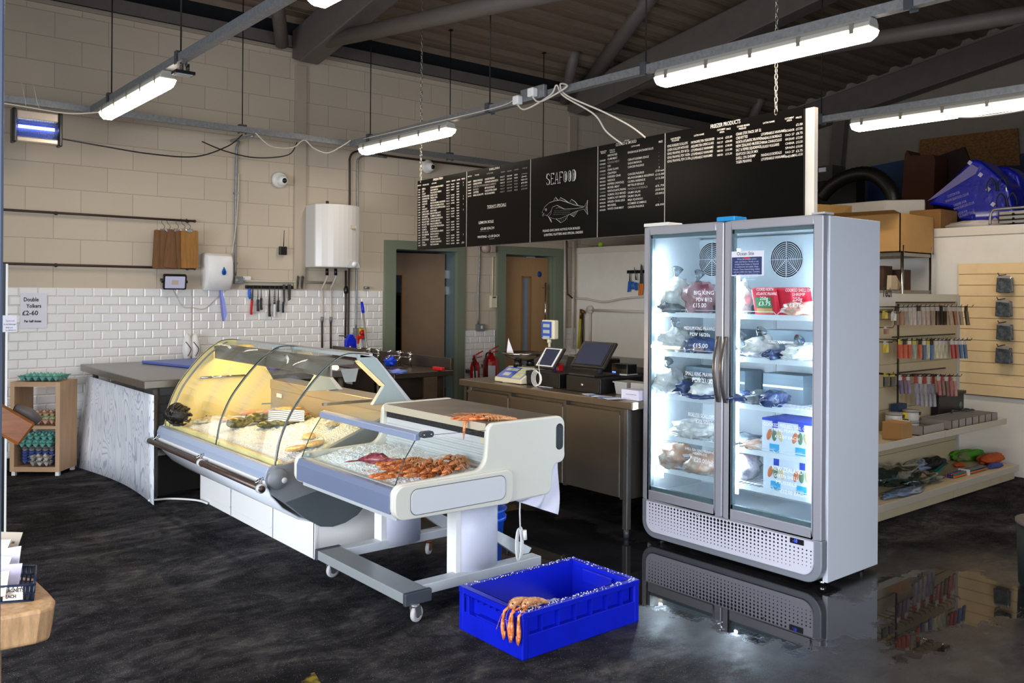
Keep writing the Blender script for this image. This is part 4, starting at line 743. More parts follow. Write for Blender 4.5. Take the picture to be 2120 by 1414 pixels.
# white clog hanging on the tiles
for k, px in enumerate((389, 405)):
    c = at(px, 720, y=8.5); mb = MB(); mb.ball((c.x, 8.52, c.z), (.045, .05, .14), 14, 12, .12, k); t = thing('work_shoe', ('left', 'right')[k]+' white rubber clog propped against the tiles above the table', 'shoe', (c.x, 8.52, c.z-.14), group='white clogs'); mb.build('upper', white, t)
    mb = MB(); mb.tube(spline([(c.x-.03, 8.475, c.z+.06), (c.x, 8.468, c.z+.02), (c.x+.02, 8.468, c.z-.02), (c.x-.01, 8.47, c.z-.08)]), .004, 5); mb.build('strap', mat('brown edging', '#4a4038', .6), t)
# box shelf with egg trays
S = Matrix.Translation((1.37, 8.30, 0)) @ Matrix.Rotation(R(-38.5), 4, 'Z')
wood = mat('oak effect board', '#b08c68', .5, var=.12, vs_=3, stretch=(9, 9, 1)); woodh = mat('oak effect board front', '#a98560', .5, var=.12, vs_=3, stretch=(1, 1, 9))
t = thing('cube_shelf', 'oak effect two cube shelf holding egg trays by the left wall', 'shelf', (1.37, 8.30, 0)); SW, SD, SH = .415, .30, .79
def SB(name, m_, *b_, par=None, **k): mb = MB(); mb.X = S; mb.box(*b_); return mb.build(name, m_, par or t, **k)
SB('side_panel', wood, 0, .036, 0, SD, .035, SH); SB('side_panel', wood, SW-.036, SW, 0, SD, .035, SH); SB('top_panel', woodh, .036, SW-.036, 0, SD, SH-.04, SH); SB('bottom_panel', woodh, .036, SW-.036, 0, SD, .035, .075); SB('middle_shelf', woodh, .036, SW-.036, 0, SD, .395, .42)
for x in (.02, SW-.03):
    for y in (.02, SD-.03): SB('foot', offw, x-.01, x+.02, y-.01, y+.02, 0, .035)
def eggtray(name, nx, ny, m_, lid=False):
    """pulp tray: nx by ny cells, pitch .046"""
    t_ = thing(name, '', 'egg tray', (0, 0, 0)); p = .058; q = 6; NX, NY = nx*q, ny*q
    mb = MB(); mb.smooth = True
    def fn(u, v):
        x, y = u*nx*p, v*ny*p; e = min(min(u, 1-u)*nx, min(v, 1-v)*ny); h = .034*(math.cos(2*PI*x/p)+math.cos(2*PI*y/p))*.5
        k = min(1, e*2.2); return (x, y, .040+h*k+(.012*(1-k) if not lid else -.008*(1-k)))
    mb.grid(fn, NX, NY); mb.grid(lambda u, v: (fn(u, v)[0], fn(u, v)[1], fn(u, v)[2]-.003), NX, NY)
    mb.build('pulp', m_, t_, local=True); return t_
teal = mat('teal pulp', '#6cae9f', .9, bump=.3, bs=300, bd=.001); pink = mat('pink pulp', '#c9a083', .9, bump=.3, bs=300, bd=.001); gpulp = mat('grey pulp', '#8d8682', .9, bump=.3, bs=300); bpulp = mat('blue grey pulp', '#4a5c9c', .9); grn = mat('pale green pulp', '#a4bb86', .9); mott = mat('printed egg box', '#b5aea4', .9, var=.5, vs_=25)
def place_tray(m_, nx, ny, x, y, z, rz, label, group, nm='egg_tray', tilt=0):
    o = eggtray(nm, nx, ny, m_); o['label'] = label; o['group'] = group; w = S @ Vector((x, y, z)); o.location = w; o.rotation_euler = (tilt, 0, R(-38.5+rz))
G_ = 'egg trays on the cube shelf'
place_tray(teal, 6, 4, .04, .02, SH-.004, 0, 'teal egg tray on top of the cube shelf', G_)
place_tray(pink, 4, 3, .12, .03, .418, 0, 'pink egg box, bottom of the upper compartment', G_, 'egg_box'); place_tray(grn, 4, 3, .125, .04, .446, 0, 'pale green egg box between the pink ones', G_, 'egg_box'); place_tray(pink, 4, 3, .12, .04, .474, 0, 'pink egg box, topmost in the upper compartment', G_, 'egg_box')
for k in range(3): place_tray(teal, 5, 4, .055+.008*k, .0, .225+.03*k, (0, 4, -3)[k], ('lowest', 'middle', 'topmost')[k]+' of the teal egg trays in the lower compartment', G_)
for k in range(6): place_tray(bpulp if k < 4 else gpulp, 5, 4, .055, .05, .076+.024*k, 0, ('lowest', 'second lowest', 'third', 'fourth', 'fifth', 'topmost')[k]+' of the blue and grey egg trays in the lower compartment', G_)
place_tray(mott, 3, 2, .17, -.04, .076, 0, 'lower half of the mottled grey egg box at the front', G_, 'egg_box'); place_tray(mott, 3, 2, .17, -.04, .116, 0, 'upper half of the mottled grey egg box at the front', G_, 'egg_box')
mb = MB(); c = S @ Vector((.075, .14, .455)); mb.ball(tuple(c), (.045, .05, .05), 12, 9, .5, 5); mb.build('dark_bundle', mat('dark bundle', '#2a2420', .8, var=.5, vs_=30), None, 'dark crumpled bundle at the left of the upper shelf compartment', 'bundle')
# slanting varnished wooden board end at the left edge
X = frame(at(-12, 822, y=3.0), (at(74, 872, y=3.0)-at(-12, 822, y=3.0)), (0, 0, 1)); L = (at(84, 888, y=3)-at(-12, 830, y=3)).length
t = thing('wooden_block', 'varnished brown wooden beam end sloping down at the left edge', 'beam', tuple(at(20, 870, y=3.0))); mb = MB(); mb.X = X; mb.box(-.25, L-.012, -.085, -.005, -.07, .0); mb.build('timber', mat('varnished timber', '#8a4f22', .3, var=.35, vs_=6, stretch=(2, 10, 10)), t, bevel=.008)
mb = MB(); mb.X = X; mb.box(-.25, L*.6, -.112, -.086, -.07, -.01); mb.build('black_underside', black, t, bevel=.006); mb = MB(); mb.X = X; mb.tube([(L*.45, .004, -.03), (L*.72, .01, -.03), (L*.97, .004, -.03)], [.012, .018, .016], 8); mb.build('grey_edge', mat('grey pebble trim', '#5b514c', .6), t)
# log stool with the basket of packets
c = at(40, 1262, z=.52); t = thing('log_stool', 'pale wooden slab stool at the lower left edge', 'stool', (.45, 3.05, 0))
e = [at(x, y, z=.52) for x, y in ((-60, 1288), (30, 1272), (85, 1262), (112, 1254), (116, 1240), (100, 1222), (72, 1196), (-60, 1180))]
mb = MB(); b_ = [tuple(p+Vector((-.012, .012, -.115))) for p in e]; n = len(e); mb.add(b_+[tuple(p) for p in e], [tuple(range(n)), tuple(range(n, 2*n))]+[(i, (i+1) % n, n+(i+1) % n, n+i) for i in range(n)])
mb.build('slab', mat('pale slab wood', '#c79c70', .45, var=.28, vs_=9, stretch=(6, 6, 1)), t, bevel=.012, seg=3)
for dx, dy in ((.28, 3.08), (.48, 3.2), (.25, 3.36)): MB().cyl((dx, dy, 0), (dx, dy, .41), .03, n=10).build('leg', wood, t)
bk = [at(-50, 1252, z=.522), at(68, 1243, z=.522), at(71, 1205, z=.522), at(-50, 1200, z=.522)]
t = thing('plastic_basket', 'navy plastic basket with a magnets price label on the log stool', 'basket', tuple(bk[1])); navy = mat('navy plastic', '#10233f', .4)
mb = MB(); hB = .055
def bpt(i, z, o=0): p = bk[i]; c_ = sum(bk, Vector((0, 0, 0)))/4; return p+(p-c_)*(.06*z/hB)+Vector((0, 0, z))
for i in range(4):
    a, b2 = i, (i+1) % 4
    for z in (0, .027, hB): mb.tube([bpt(a, z), bpt(b2, z)], .0042, 6)
    N = 14
    for k in range(N+1): mb.tube([bpt(a, 0).lerp(bpt(b2, 0), k/N), bpt(a, hB).lerp(bpt(b2, hB), k/N)], .003, 5)
mb.build('lattice', navy, t); mb = MB(); mb.add([tuple(p+Vector((0, 0, .002))) for p in bk], [(0, 1, 2, 3)]); mb.build('basket_floor', navy, t)
a, b2 = bpt(0, .008).lerp(bpt(1, .008), .45), bpt(0, .008).lerp(bpt(1, .008), .80); dx = (b2-a); M = frame(a+Vector((.002, -.008, 0)), dx, (0, 0, 1)); mb = MB(); mb.X = M; mb.box(0, dx.length, 0, .046, -.001, .001); lb = mb.build('price_label', mat('cream label', '#d8cfc2', .6), t)
mb = MB(); text(mb, 'MAGNETS', M @ Matrix.Translation((.004, .027, .0018)), .017, .75, bold=.0004); text(mb, 'EACH', M @ Matrix.Translation((.008, .008, .0018)), .015, .8, bold=.0004); mb.build('writing', ink, lb)
cols = ('#d9c6a8', '#c9c0d8', '#e0dcea', '#d8d4e4', '#e6dcd0', '#cdbfae')
for k in range(6):
    p = at(-5+(k % 2)*26, 1228-k*19, z=.578+.013*k)+Vector((0, .085, 0)); mb = MB(); mb.X = Matrix.Translation(p) @ Euler((R(52-4*k), R(6*(k % 3-1)), R(-30+8*(k % 2))), 'XYZ').to_matrix().to_4x4(); mb.box(-.055, .045, -.04, .045, -.001, .003)
    t2 = thing('souvenir_packet', ('front packet in the basket, pale lilac', 'second packet in the basket, white', 'third packet, cream with a cellophane front', 'fourth packet, pale lilac card', 'fifth packet, cream with an orange mark', 'rearmost brown paper packet in the basket')[k], 'packet', tuple(p), group='packets in the basket'); mb.build('card', mat('packet %d' % k, cols[k], .5), t2)
    mb2 = MB(); mb2.X = mb.X; mb2.box(-.03+.01*k, .0+.006*k, -.01, .0, .0031, .0036); mb2.build('print', mat('packet print %d' % (k % 3), ('#3a3550', '#c0512a', '#6a6270')[k % 3], .6), t2)
# ---------------------------------------------------------------- large curved glass fish display
CY0, CY1 = 4.60, 6.50
t = thing('fish_display_case', 'long curved glass fish display full of ice and fish', 'display case', (2.5, 5.55, 0)); FC = t
gp = [(2.065, .575), (2.085, .70), (2.12, .797), (2.165, .885), (2.232, .975), (2.302, 1.055), (2.371, 1.119), (2.44, 1.168), (2.49, 1.190), (2.56, 1.195), (2.66, 1.185)]
gp = [(p.x, p.y) for p in spline([Vector((a, b, 0)) for a, b in gp], 3)]
ydiv = 5.50
clear = glassmat('clear case glass', '#fbfdfc', .38); gedge = mat('glass edge', '#1f332b', .2)
for a, b_ in ((CY0, ydiv-.003), (ydiv+.003, CY1)):
    mb = MB(); mb.smooth = True; mb.sheet([[(x, y, z) for y in (a, b_)] for x, z in gp], (.006, 0, -.002)); g = mb.build('curved_glass', clear, t)
    for y in (a, b_): mb = MB(); mb.tube([(x+.003, y, z) for x, z in gp], .0028, 5); mb.build('glass_edge', gedge, g)
for y in (CY0+.05, ydiv+.05, CY1-.04):
    mb = MB(); mb.smooth = True; mb.sheet([[(x+.02, yy, z-.01) for yy in (y-.008, y+.008)] for x, z in gp[:-6]], (.008, 0, -.004)); mb.build('support_strap', mat('grey strap', '#8d8d92', .35, .3), t)
# far end panel, front bumper, belly, base
liner = mat('cream enamel liner', '#e9d99a', .3); shellw = mat('white case shell', '#d9dce2', .35); endg = mat('grey case end', '#75787c', .45); endd = mat('dark grey case end', '#4c5256', .45)
pl = [(x, z) for x, z in gp[::3]]+[(2.72, 1.16), (2.90, .87), (2.90, .56)]
MB().prism(pl, 'y', CY1, CY1+.012).build('far_end_panel', liner, t)
MB().prism([(2.02, .50), (2.02, .54), (2.035, .575), (2.06, .58), (2.08, .57), (2.08, .50)], 'y', CY0+.02, CY1+.03).build('bumper', mat('pale blue bumper', '#98a3b6', .35), t, bevel=.004)
MB().box(2.012, 2.03, CY0+.02, CY1+.03, .462, .50).build('white_strip', white, t, bevel=.003)
MB().cyl((2.075, CY1+.005, .47), (2.075, CY1+.05, .47), .10, n=24).build('far_end_round', endg, t) if 0 else None
hull = [(2.03, .462), (2.05, .40), (2.12, .32), (2.22, .25), (2.33, .215), (2.45, .20)]
mb = MB(); mb.smooth = True; mb.sheet([[(x, y, z) for y in (CY0+.03, CY1)] for x, z in hull], (.01, 0, .01)); mb.build('belly', shellw, t)
endp = [(2.015, .50), (2.03, .555), (2.065, .585), (2.11, .585), (2.30, .615), (2.62, .74), (2.95, .87), (3.05, .87), (3.05, .30), (2.70, .30), (2.64, .285), (2.58, .23), (2.50, .197), (2.42, .186), (2.34, .20), (2.24, .265), (2.14, .35), (2.05, .42)]
MB().prism(endp, 'y', CY0-.015, CY0+.025).build('near_end_cap', endg, t, bevel=.006)
MB().prism([(2.12, .372), (2.42, .43), (2.64, .44), (2.64, .285), (2.58, .23), (2.50, .197), (2.42, .186), (2.34, .20), (2.24, .265)], 'y', CY0-.022, CY0-.014).build('end_lower_panel', endd, t, bevel=.003)
MB().prism(endp, 'y', CY1+.002, CY1+.03).build('far_end_cap', shellw, t, bevel=.006)
mb = MB(); mb.lathe([(.055, CY0-.03), (.06, CY0-.02), (.06, CY0)], (2.075, 0, .51), 24, 'y'); mb.build('end_roundel', endg, t); mb = MB(); mb.lathe([(.0, CY0-.036), (.016, CY0-.034), (.018, CY0-.03)], (2.11, 0, .50), 14, 'y'); mb.build('end_bolt', lgrey, t)
mb = MB(); mb.box(2.327, 2.36, CY0+.03, CY1, .0, .25); mb.box(2.327, 3.0, CY0+.03, CY0+.05, 0, .30); mb.box(2.36, 3.0, CY1-.02, CY1, 0, .30); mb.build('base_kick', white, t, bevel=.004)
for a, b_ in ((CY0+.62, CY1-.62+.0), (CY1-.60, CY1-.05)):
    mb = MB(); mb.prism(rrect(a, b_, .05, .19, .03), 'x', 2.321, 2.328); mb.build('kick_panel', white, t, bevel=.002)
mb = MB()
for y in (CY0+.6, CY1-.61): mb.box(2.322, 2.328, y, y+.004, 0, .24)
mb.build('panel_gap', mat('gap shadow line', '#8a8d92', .6), t)
MB().box(2.36, 3.05, CY0+.05, CY1-.02, .30, .50).build('tank', shellw, t)
# brown hand rail with brackets
ry0, ry1 = CY0-.06, CY1+.06; railp = mat('worn brown rail', '#4a3a33', .35, .3, var=.25, vs_=7)
MB().cyl((1.965, ry0, .475), (1.965, ry1, .475), .019, n=14).build('hand_rail', railp, t)
for y in (ry0+.02, ydiv-.02, ry1-.02):
    mb = MB(); mb.cyl((1.965, y-.012, .475), (1.965, y+.012, .475), .026, n=14); mb.build('rail_collar', lgrey, t)
for y in (CY0+.05, CY0+.98, CY1-.03): mb = MB(); mb.tube([(1.965, y, .478), (1.99, y, .50), (2.02, y, .51)], .009, 6); mb.build('rail_bracket', chrome, t)
# rear wall, deck, posts, canopy
perf = mat('perforated steel', '#a89d86', .4, .5, bump=.6, bs=260, bd=.003)
mb = MB(); mb.box(2.88, 2.90, CY0, CY1, .56, .80); mb.build('rear_wall', perf, t)
MB().box(2.872, 3.05, CY0, CY1, .80, .872).build('rear_deck', mat('rear deck steel', '#a59c8c', .35, .6), t, bevel=.004); MB().box(2.07, 2.88, CY0+.02, CY1, .50, .545).build('tray_floor', liner, t)
MB().prism([(2.075, .545), (2.095, .60), (2.115, .60), (2.14, .545)], 'y', CY0+.02, CY1).build('front_ledge', liner, t)
grn = mat('grey green post', '#9aa7a6', .4)
for y in (CY0, ydiv-.0):
    mb = MB(); mb.prism([(2.585, 1.192), (2.70, 1.172), (2.965, .875), (2.69, .875), (2.775, .995), (2.60, 1.150)], 'y', y, y+.035); p_ = mb.build('rear_post', grn, t, bevel=.004)
    MB().prism([(2.598, 1.150), (2.773, .993), (2.765, .985), (2.590, 1.143)], 'y', y-.002, y+.05).build('lit_edge', mat('painted lit post edge', '#e9d9a8', .4), p_)  # cream strip paints the light along the post's inner edge
    MB().prism([(2.70, 1.168), (2.715, 1.16), (2.975, .874), (2.94, .874)], 'y', y-.004, y+.04).build('chrome_trim', lgrey, p_)
MB().box(2.42, 2.58, CY0+.03, CY1-.01, 1.125, 1.15).box(2.425, 2.437, CY0+.03, CY1-.01, 1.055, 1.13).build('canopy_housing', mat('canopy grey', '#77736a', .4, .4), t, bevel=.006)
MB().box(2.60, 2.69, CY0, CY1, 1.165, 1.19).build('top_rail', lgrey, t, bevel=.004)
MB().cyl((2.50, CY0+.1, 1.105), (2.50, CY1-.06, 1.105), .013, n=10).build('light_tube', mat('warm display tube', '#ffe9b0', .3, emit='#ffd27a', es=CASE_E*2.6), t)
mb = MB(); mb.prism([(2.50, 1.10), (2.62, 1.10), (2.60, 1.02), (2.53, 1.02)], 'y', CY0+.05, CY0+.055); mb.build('price_flap', mat('clear grey flap', '#8c8f8c', .4), t)
MB().cyl((2.32, CY1-.02, .915), (2.66, CY1-.02, .915), .010, n=8).build('end_shelf_bar', chrome, t); MB().box(2.45, 2.80, CY0+.17, CY0+.19, .872, .888).build('loose_rail', chrome, t)
MB().box(2.865, 2.873, 6.28, 6.36, .745, .775).build('label_holder', white, t)
MB().box(2.866, 2.872, 5.9, 6.2, .76, .78).build('inner_slot', dgrey, t) if 0 else None
# crushed ice
def icemat():
    m = bpy.data.materials.new('crushed ice'); m.use_nodes = True; t = NT(m); c = t.coord()
    t.b.inputs['Base Color'].default_value = (.86, .89, .92, 1); t.b.inputs['Roughness'].default_value = .25; t.b.inputs['Specular IOR Level'].default_value = .7
    t.b.inputs['Subsurface Weight'].default_value = .3; t.b.inputs['Subsurface Radius'].default_value = (.02, .02, .02)
    v = t.n.new('ShaderNodeTexVoronoi'); v.inputs['Scale'].default_value = 85; t.ln(c, v.inputs['Vector']); t.bump(t.math('ADD', v.outputs['Distance'], t.noise(160, 2, c)), 1.0, .008); return m
ice = icemat()
def icebed(x0, x1, y0, y1, hf, label, nu=90, nv=130, par=None, amp=.008, seed=0):
    mb = MB(); mb.smooth = False
    def fn(u, v):
        x, y = x0+(x1-x0)*u, y0+(y1-y0)*v; h = hf(x, y); h += amp*noise.noise((x*38, y*38, seed))+amp*.8*noise.noise((x*90, y*90, seed+4)); return (x, y, h)
    mb.grid(fn, nu, nv); return mb.build('crushed_ice', ice, None, label, 'ice', kind='stuff')
def h1(x, y):
    u = (x-2.09)/.79; f = min(1, min(u*9, (1-u)*7+.3)); e = min(1, (6.52-y)*3.2, (y-4.58)*5+.4)
    return .552+(.035+.115*u)*f*max(.15, e)+.02*noise.noise((x*5, y*4, 0))*f
icebed(2.075, 2.878, CY0+.03, CY1-.002, h1, 'heaped crushed ice in the long curved fish display', 110, 240)
def zi(x, y, f=h1): return f(x, y)+.006
# ---------------------------------------------------------------- fish on the ice
def fishmat(name, c1, c2, sc=18):
    m = bpy.data.materials.new(name); m.use_nodes = True; t = NT(m); c = t.coord((1, 1, 1))
    t.ln(t.ramp(t.noise(sc, 4, c, .6, 1.5), [(.38, lin(c1)), (.62, lin(c2))]), t.b.inputs['Base Color']); t.b.inputs['Roughness'].default_value = .22; t.b.inputs['Subsurface Weight'].default_value = .1; t.b.inputs['Subsurface Radius'].default_value = (.01, .006, .004)
    t.bump(t.noise(sc*6, 3, c), .25, .002); return m
eyem = mat('fish eye', '#0a0a0a', .1)
def fish(name, x, y, rz, L, W_, H_, m_, label, cat='fish', tail=True, flat=False, fl=h1, group='fish on the ice', tilt=0):
    t_ = thing(name, label, cat, (x, y, fl(x, y)+H_*.48), (tilt, 0, rz), group=group)
    prof = [(0, .05), (.06, .5), (.15, .8), (.3, 1), (.5, .92), (.7, .6), (.85, .3), (.93, .16)]; mb = MB(); mb.smooth = True; n = 12; v = []
    for u, k in prof:
        for j in range(n): a = 2*PI*j/n; v.append(((u-.5)*L, math.cos(a)*W_*k*.5, math.sin(a)*H_*k*.5*(1 if not flat else .7)))
    k = len(prof); mb.add(v, [(i*n+j, i*n+(j+1) % n, (i+1)*n+(j+1) % n, (i+1)*n+j) for i in range(k-1) for j in range(n)]+[tuple(range(n)), tuple(range((k-1)*n, k*n))]); b_ = mb.build('body', m_, t_, local=True)
    if tail:
        mb = MB(); mb.prism([(L*.40, -.004), (L*.40, .004), (L*.55, W_*.42), (L*.51, 0), (L*.55, -W_*.42)], 'z', -.003, .003); mb.build('tail_fin', m_, t_, local=True)
        mb = MB(); mb.prism([(-L*.15, W_*.38), (L*.1, W_*.62), (L*.25, W_*.30)], 'z', -.002, .002); mb.prism([(-L*.05, -W_*.40), (L*.12, -W_*.60), (L*.22, -W_*.32)], 'z', -.002, .002); mb.build('side_fins', m_, t_, local=True)
        mb = MB(); mb.ball((-L*.41, W_*.12, H_*.30), .006, 8, 6); mb.build('eye', eyem, t_, local=True)
    return t_
sil = fishmat('silver fish skin', '#8f8872', '#d6cdb4'); olive = fishmat('olive fish skin', '#3f3d1e', '#87824c'); flatb = fishmat('brown flatfish skin', '#7d6440', '#a98c5c'); pinkf = fishmat('pink fillet', '#cf7d5c', '#e6ac88', 9); brn = fishmat('brown orange shell', '#7a4a20', '#b8743a'); palf = fishmat('cream fillet', '#cf9c58', '#e6c68a', 9)
def pf(px, py, z=.66): return at(px, py, z=z)
def F(name, px, py, ang, L, W_, H_, m_, label, z=.66, **k): p = pf(px, py, z); return fish(name, p.x, p.y, R(ang), L, W_, H_, m_, label, **k)
F('flat_fish', 432, 868, -15, .30, .10, .035, sil, 'pale fish lying at the left of the ice, head to the left', .63)
F('flat_fish', 468, 855, -25, .34, .14, .035, sil, 'pale striped flatfish behind the left fish', .66)
F('fish_fillet', 480, 873, -30, .20, .08, .025, pinkf, 'pale orange fillet between the flatfish and the green heads', .63, tail=False, cat='fish fillet')
F('whole_fish', 500, 886, 12, .24, .09, .075, olive, 'green headed fish nearest the front, leftmost of the green ones', .62)
F('whole_fish', 540, 873, 8, .26, .09, .07, olive, 'green headed fish just behind the front one', .64)
F('whole_fish', 562, 892, 5, .22, .08, .05, olive, 'green banded fish in the middle of the front row', .62)
F('whole_fish', 592, 888, 0, .24, .09, .05, olive, 'green banded fish right of the middle one', .63)
F('whole_fish', 620, 880, -8, .22, .09, .06, olive, 'darkest green banded fish at the right of the front row', .64)
F('fish_fillet', 528, 842, 20, .30, .14, .03, pinkf, 'large pink fillet at the back of the ice', .70, tail=False, cat='fish fillet'); F('fish_fillet', 560, 848, 10, .24, .12, .03, pinkf, 'pink fillet beside the large one at the back', .70, tail=False, cat='fish fillet')
F('fish_fillet', 600, 846, -10, .22, .10, .03, palf, 'yellow breaded fillet behind the striped card', .71, tail=False, cat='fish fillet')
F('crab_claw', 632, 858, 30, .12, .06, .05, brn, 'brown orange shellfish right of the striped card', .70, tail=False, cat='shellfish')
for i, (px, py, a_, m_) in enumerate(((655, 920, 40, palf), (620, 925, 30, palf), (690, 895, 50, sil), (720, 880, 45, sil), (665, 935, 20, palf), (640, 905, 60, palf))):
    F('fish_fillet', px, py, a_, .26, .09, .03, m_, ('cream fillet left of the row by the near end', 'cream fillet closest to the front glass near the end', 'pale fish seen through the smaller display glass', 'rearmost pale fish seen through the smaller display glass', 'cream fillet lowest in the near corner', 'cream fillet above the two front ones near the end')[i], .64, tail=False, cat='fish fillet')
p = pf(602, 862, .72); t_ = thing('striped_card', 'white card with blue wavy stripes standing in the ice', 'card', tuple(p)); Mx = frame((p.x-.13, p.y+.07, p.z-.03), (.8, -.6, 0), (.0, .1, 1)); mb = MB(); mb.X = Mx; mb.box(0, .24, 0, .075, -.001, .001); mb.build('card', mat('translucent card', '#e6dfc8', .5), t_)
mb = MB()
for k in range(5): mb.tube([Mx @ Vector((.24*i/10, .012+.014*k+.006*math.sin(i*.7), .003)) for i in range(11)], .0022, 4)
mb.build('blue_stripes', mat('stripe blue', '#3b4a7c', .5), t_)
mb = MB(); p = pf(552, 836, .72); mb.X = Matrix.Translation(p); mb.prism([(-.05, -.02), (.03, -.03), (.06, .02), (-.02, .03)], 'z', 0, .004); mb.build('blue_wrapper', mat('blue grey wrapper', '#61798a', .4), None, 'small blue grey wrapper on the ice at the back', 'wrapper')
# dark crab at the left end
p = at(366, 862, z=.66); t_ = thing('dark_crab', 'dark brown crab at the far left end of the ice', 'crab', (p.x, p.y, .60)); mb = MB(); mb.ball((p.x, p.y, .675), (.085, .06, .075), 20, 14, .35, 2); mb.build('shell', mat('dark crab shell', '#1c1917', .35, var=.6, vs_=25, bump=.8, bs=45, bd=.01), t_)
for k in range(9): a = 2*PI*k/9; mb = MB(); mb.tube([(p.x+.05*math.cos(a), p.y+.03*math.sin(a)-.03, .67+.05*math.sin(a)), (p.x+.085*math.cos(a), p.y-.06, .67+.07*math.sin(a)), (p.x+.075*math.cos(a+.5), p.y-.075, .66+.06*math.sin(a+.5))], [.014, .011, .004], 6); mb.build('leg', mat('dark crab shell'), t_)
# ---------------------------------------------------------------- langoustine prototype (lies along +x, head at +x)
lango = fishmat('langoustine shell', '#a8622f', '#cf955f', 60); langc = fishmat('langoustine claw orange', '#c85a22', '#e29a60', 40); langp = fishmat('langoustine pale shell', '#a8683a', '#d3a274', 70)
def langoustine(claw=0, hang=False):
    t_ = thing('langoustine', '', 'langoustine', (0, 0, 0)); mb = MB(); n = 10; v = []; pr = []
    for i in range(29):
        u = i/28; x = -.105+.19*u; seg = .0012*math.cos(u*2*PI*11) if u < .6 else 0
        r = (.009+.010*min(1, u*2.2) if u < .6 else .0185*(1-((u-.6)/.4)**2.5*.85))+seg; z = -.012*(1-u)**2
        pr.append((x, r, z))
    for x, r, z in pr:
        for j in range(n): a = 2*PI*j/n; v.append((x, math.cos(a)*r, z+.014+math.sin(a)*r*.85))
    k = len(pr); mb.smooth = True; mb.add(v, [(i*n+j, i*n+(j+1) % n, (i+1)*n+(j+1) % n, (i+1)*n+j) for i in range(k-1) for j in range(n)]+[tuple(range(n)), tuple(range((k-1)*n, k*n))]); mb.build('body', langp, t_, local=True)
    mb = MB()
    for s in (-2, -1, 0, 1, 2): mb.prism([(-.100, s*.003-.002), (-.100, s*.003+.002), (-.132+abs(s)*.004, s*.011+.005), (-.135+abs(s)*.005, s*.011-.005)], 'z', -.001, .003)
    mb.build('tail_fan', lango, t_, local=True)
    for s in (-1, 1):
        mb = MB(); o = s*(.006+.01*claw); mb.tube([(.045, s*.016, .010), (.075, s*.034, .014), (.10, s*.03+o, .012)], [.005, .0055, .006], 6); mb.tube([(.098, s*.03+o, .012), (.125, s*.028+o, .012), (.16, s*.024+o, .010), (.185, s*.020+o, .008), (.205, s*.018+o, .008)], [.006, .0095, .010, .0065, .0018], 7); mb.tube([(.165, s*.034+o, .012), (.19, s*.031+o, .011), (.203, s*.024+o, .009)], [.006, .004, .0015], 6); mb.build('claw', langc, t_, local=True)
        for q in range(4): mb = MB(); x = .04-.018*q; mb.tube([(x, s*.015, .010), (x+.012, s*.036, .024), (x+.018, s*.055, .002)], [.0028, .0022, .001], 5); mb.build('leg', lango, t_, local=True)
        mb = MB(); mb.tube(spline([(.080, s*.006, .018), (.12, s*.02, .035), (.18, s*.045, .03), (.24, s*.075, .015)], 4), .0009, 4); mb.build('antenna', langc, t_, local=True)
        mb = MB(); mb.ball((.074, s*.011, .023), .0042, 8, 6); mb.build('eye', eyem, t_, local=True)
    return t_
LG = langoustine()
# ---------------------------------------------------------------- small mobile display counter
cw = mat('cream white end panel', '#cfccbf', .4); cwi = mat('inner white panel', '#c9cacb', .35); bump2 = mat('blue grey bumper', '#69738b', .4)
t = thing('mobile_display_counter', 'smaller cream mobile display counter on castors holding langoustines', 'display counter', (2.62, 3.9, 0))
def arc(cx, cz, r, a0, a1, n=6): return [(cx+r*math.cos(R(a0+(a1-a0)*i/n)), cz+r*math.sin(R(a0+(a1-a0)*i/n))) for i in range(n+1)]
ep = arc(2.155, .565, .055, 270, 180)[:]+arc(2.155, .62, .055, 180, 90)+[(2.50, .683)]+arc(2.565, .755, .07, 270, 355)+arc(2.69, .865, .045, 180, 90)+arc(3.115, .858, .052, 90, 0)+[(3.168, .72)]+arc(3.13, .70, .04, 0, -90, 4)+arc(3.125, .615, .045, 90, 180, 4)+[(3.08, .56)]+arc(3.035, .548, .045, 0, -90)+[(2.80, .498), (2.2, .51)]
for nm, y0, y1 in (('near_end_panel', 3.40, 3.435), ('far_end_panel', 4.40, 4.435)):
    e_ = MB().prism(ep, 'y', y0, y1).build(nm, cw, t, bevel=.010, seg=3)
    if nm[0] == 'n':
        mb = MB(); mb.prism(arc(2.155, .565, .055, 270, 180)+arc(2.155, .615, .055, 180, 90)+arc(2.755, .625, .045, 90, 0)+arc(2.755, .543, .045, 0, -90), 'y', 3.385, 3.402); mb.build('raised_surround', cw, e_, bevel=.007, seg=3)
        mb = MB(); mb.prism(rrect(2.185, 2.745, .528, .645, .035, 6), 'y', 3.380, 3.386); mb.build('inset_panel', cwi, e_, bevel=.002); 
        mb = MB(); P = rrect(2.183, 2.747, .526, .647, .036, 6); mb.tube([(x, 3.384, z) for x, z in P+P[:1]], .0022, 5, cap=False); mb.build('inset_seam', mat('seam grey', '#6f7070', .6), e_)
        mb = MB(); P = rrect(3.107, 3.147, .735, .865, .0195, 6); mb.tube([(x, 3.402, z) for x, z in P+P[:1]], .006, 6, cap=False); mb.prism(P, 'y', 3.397, 3.405); mb.build('handle_recess', black, e_)
MB().prism([(2.10, .535), (2.10, .62), (2.112, .648), (2.14, .652), (2.14, .535)], 'y', 3.435, 4.40).build('front_bumper', bump2, t, bevel=.004); MB().box(2.14, 2.165, 3.435, 4.40, .60, .655).build('bumper_lip', lgrey, t, bevel=.003)
MB().box(2.14, 3.06, 3.435, 4.40, .50, .56).build('tray', lgrey, t)
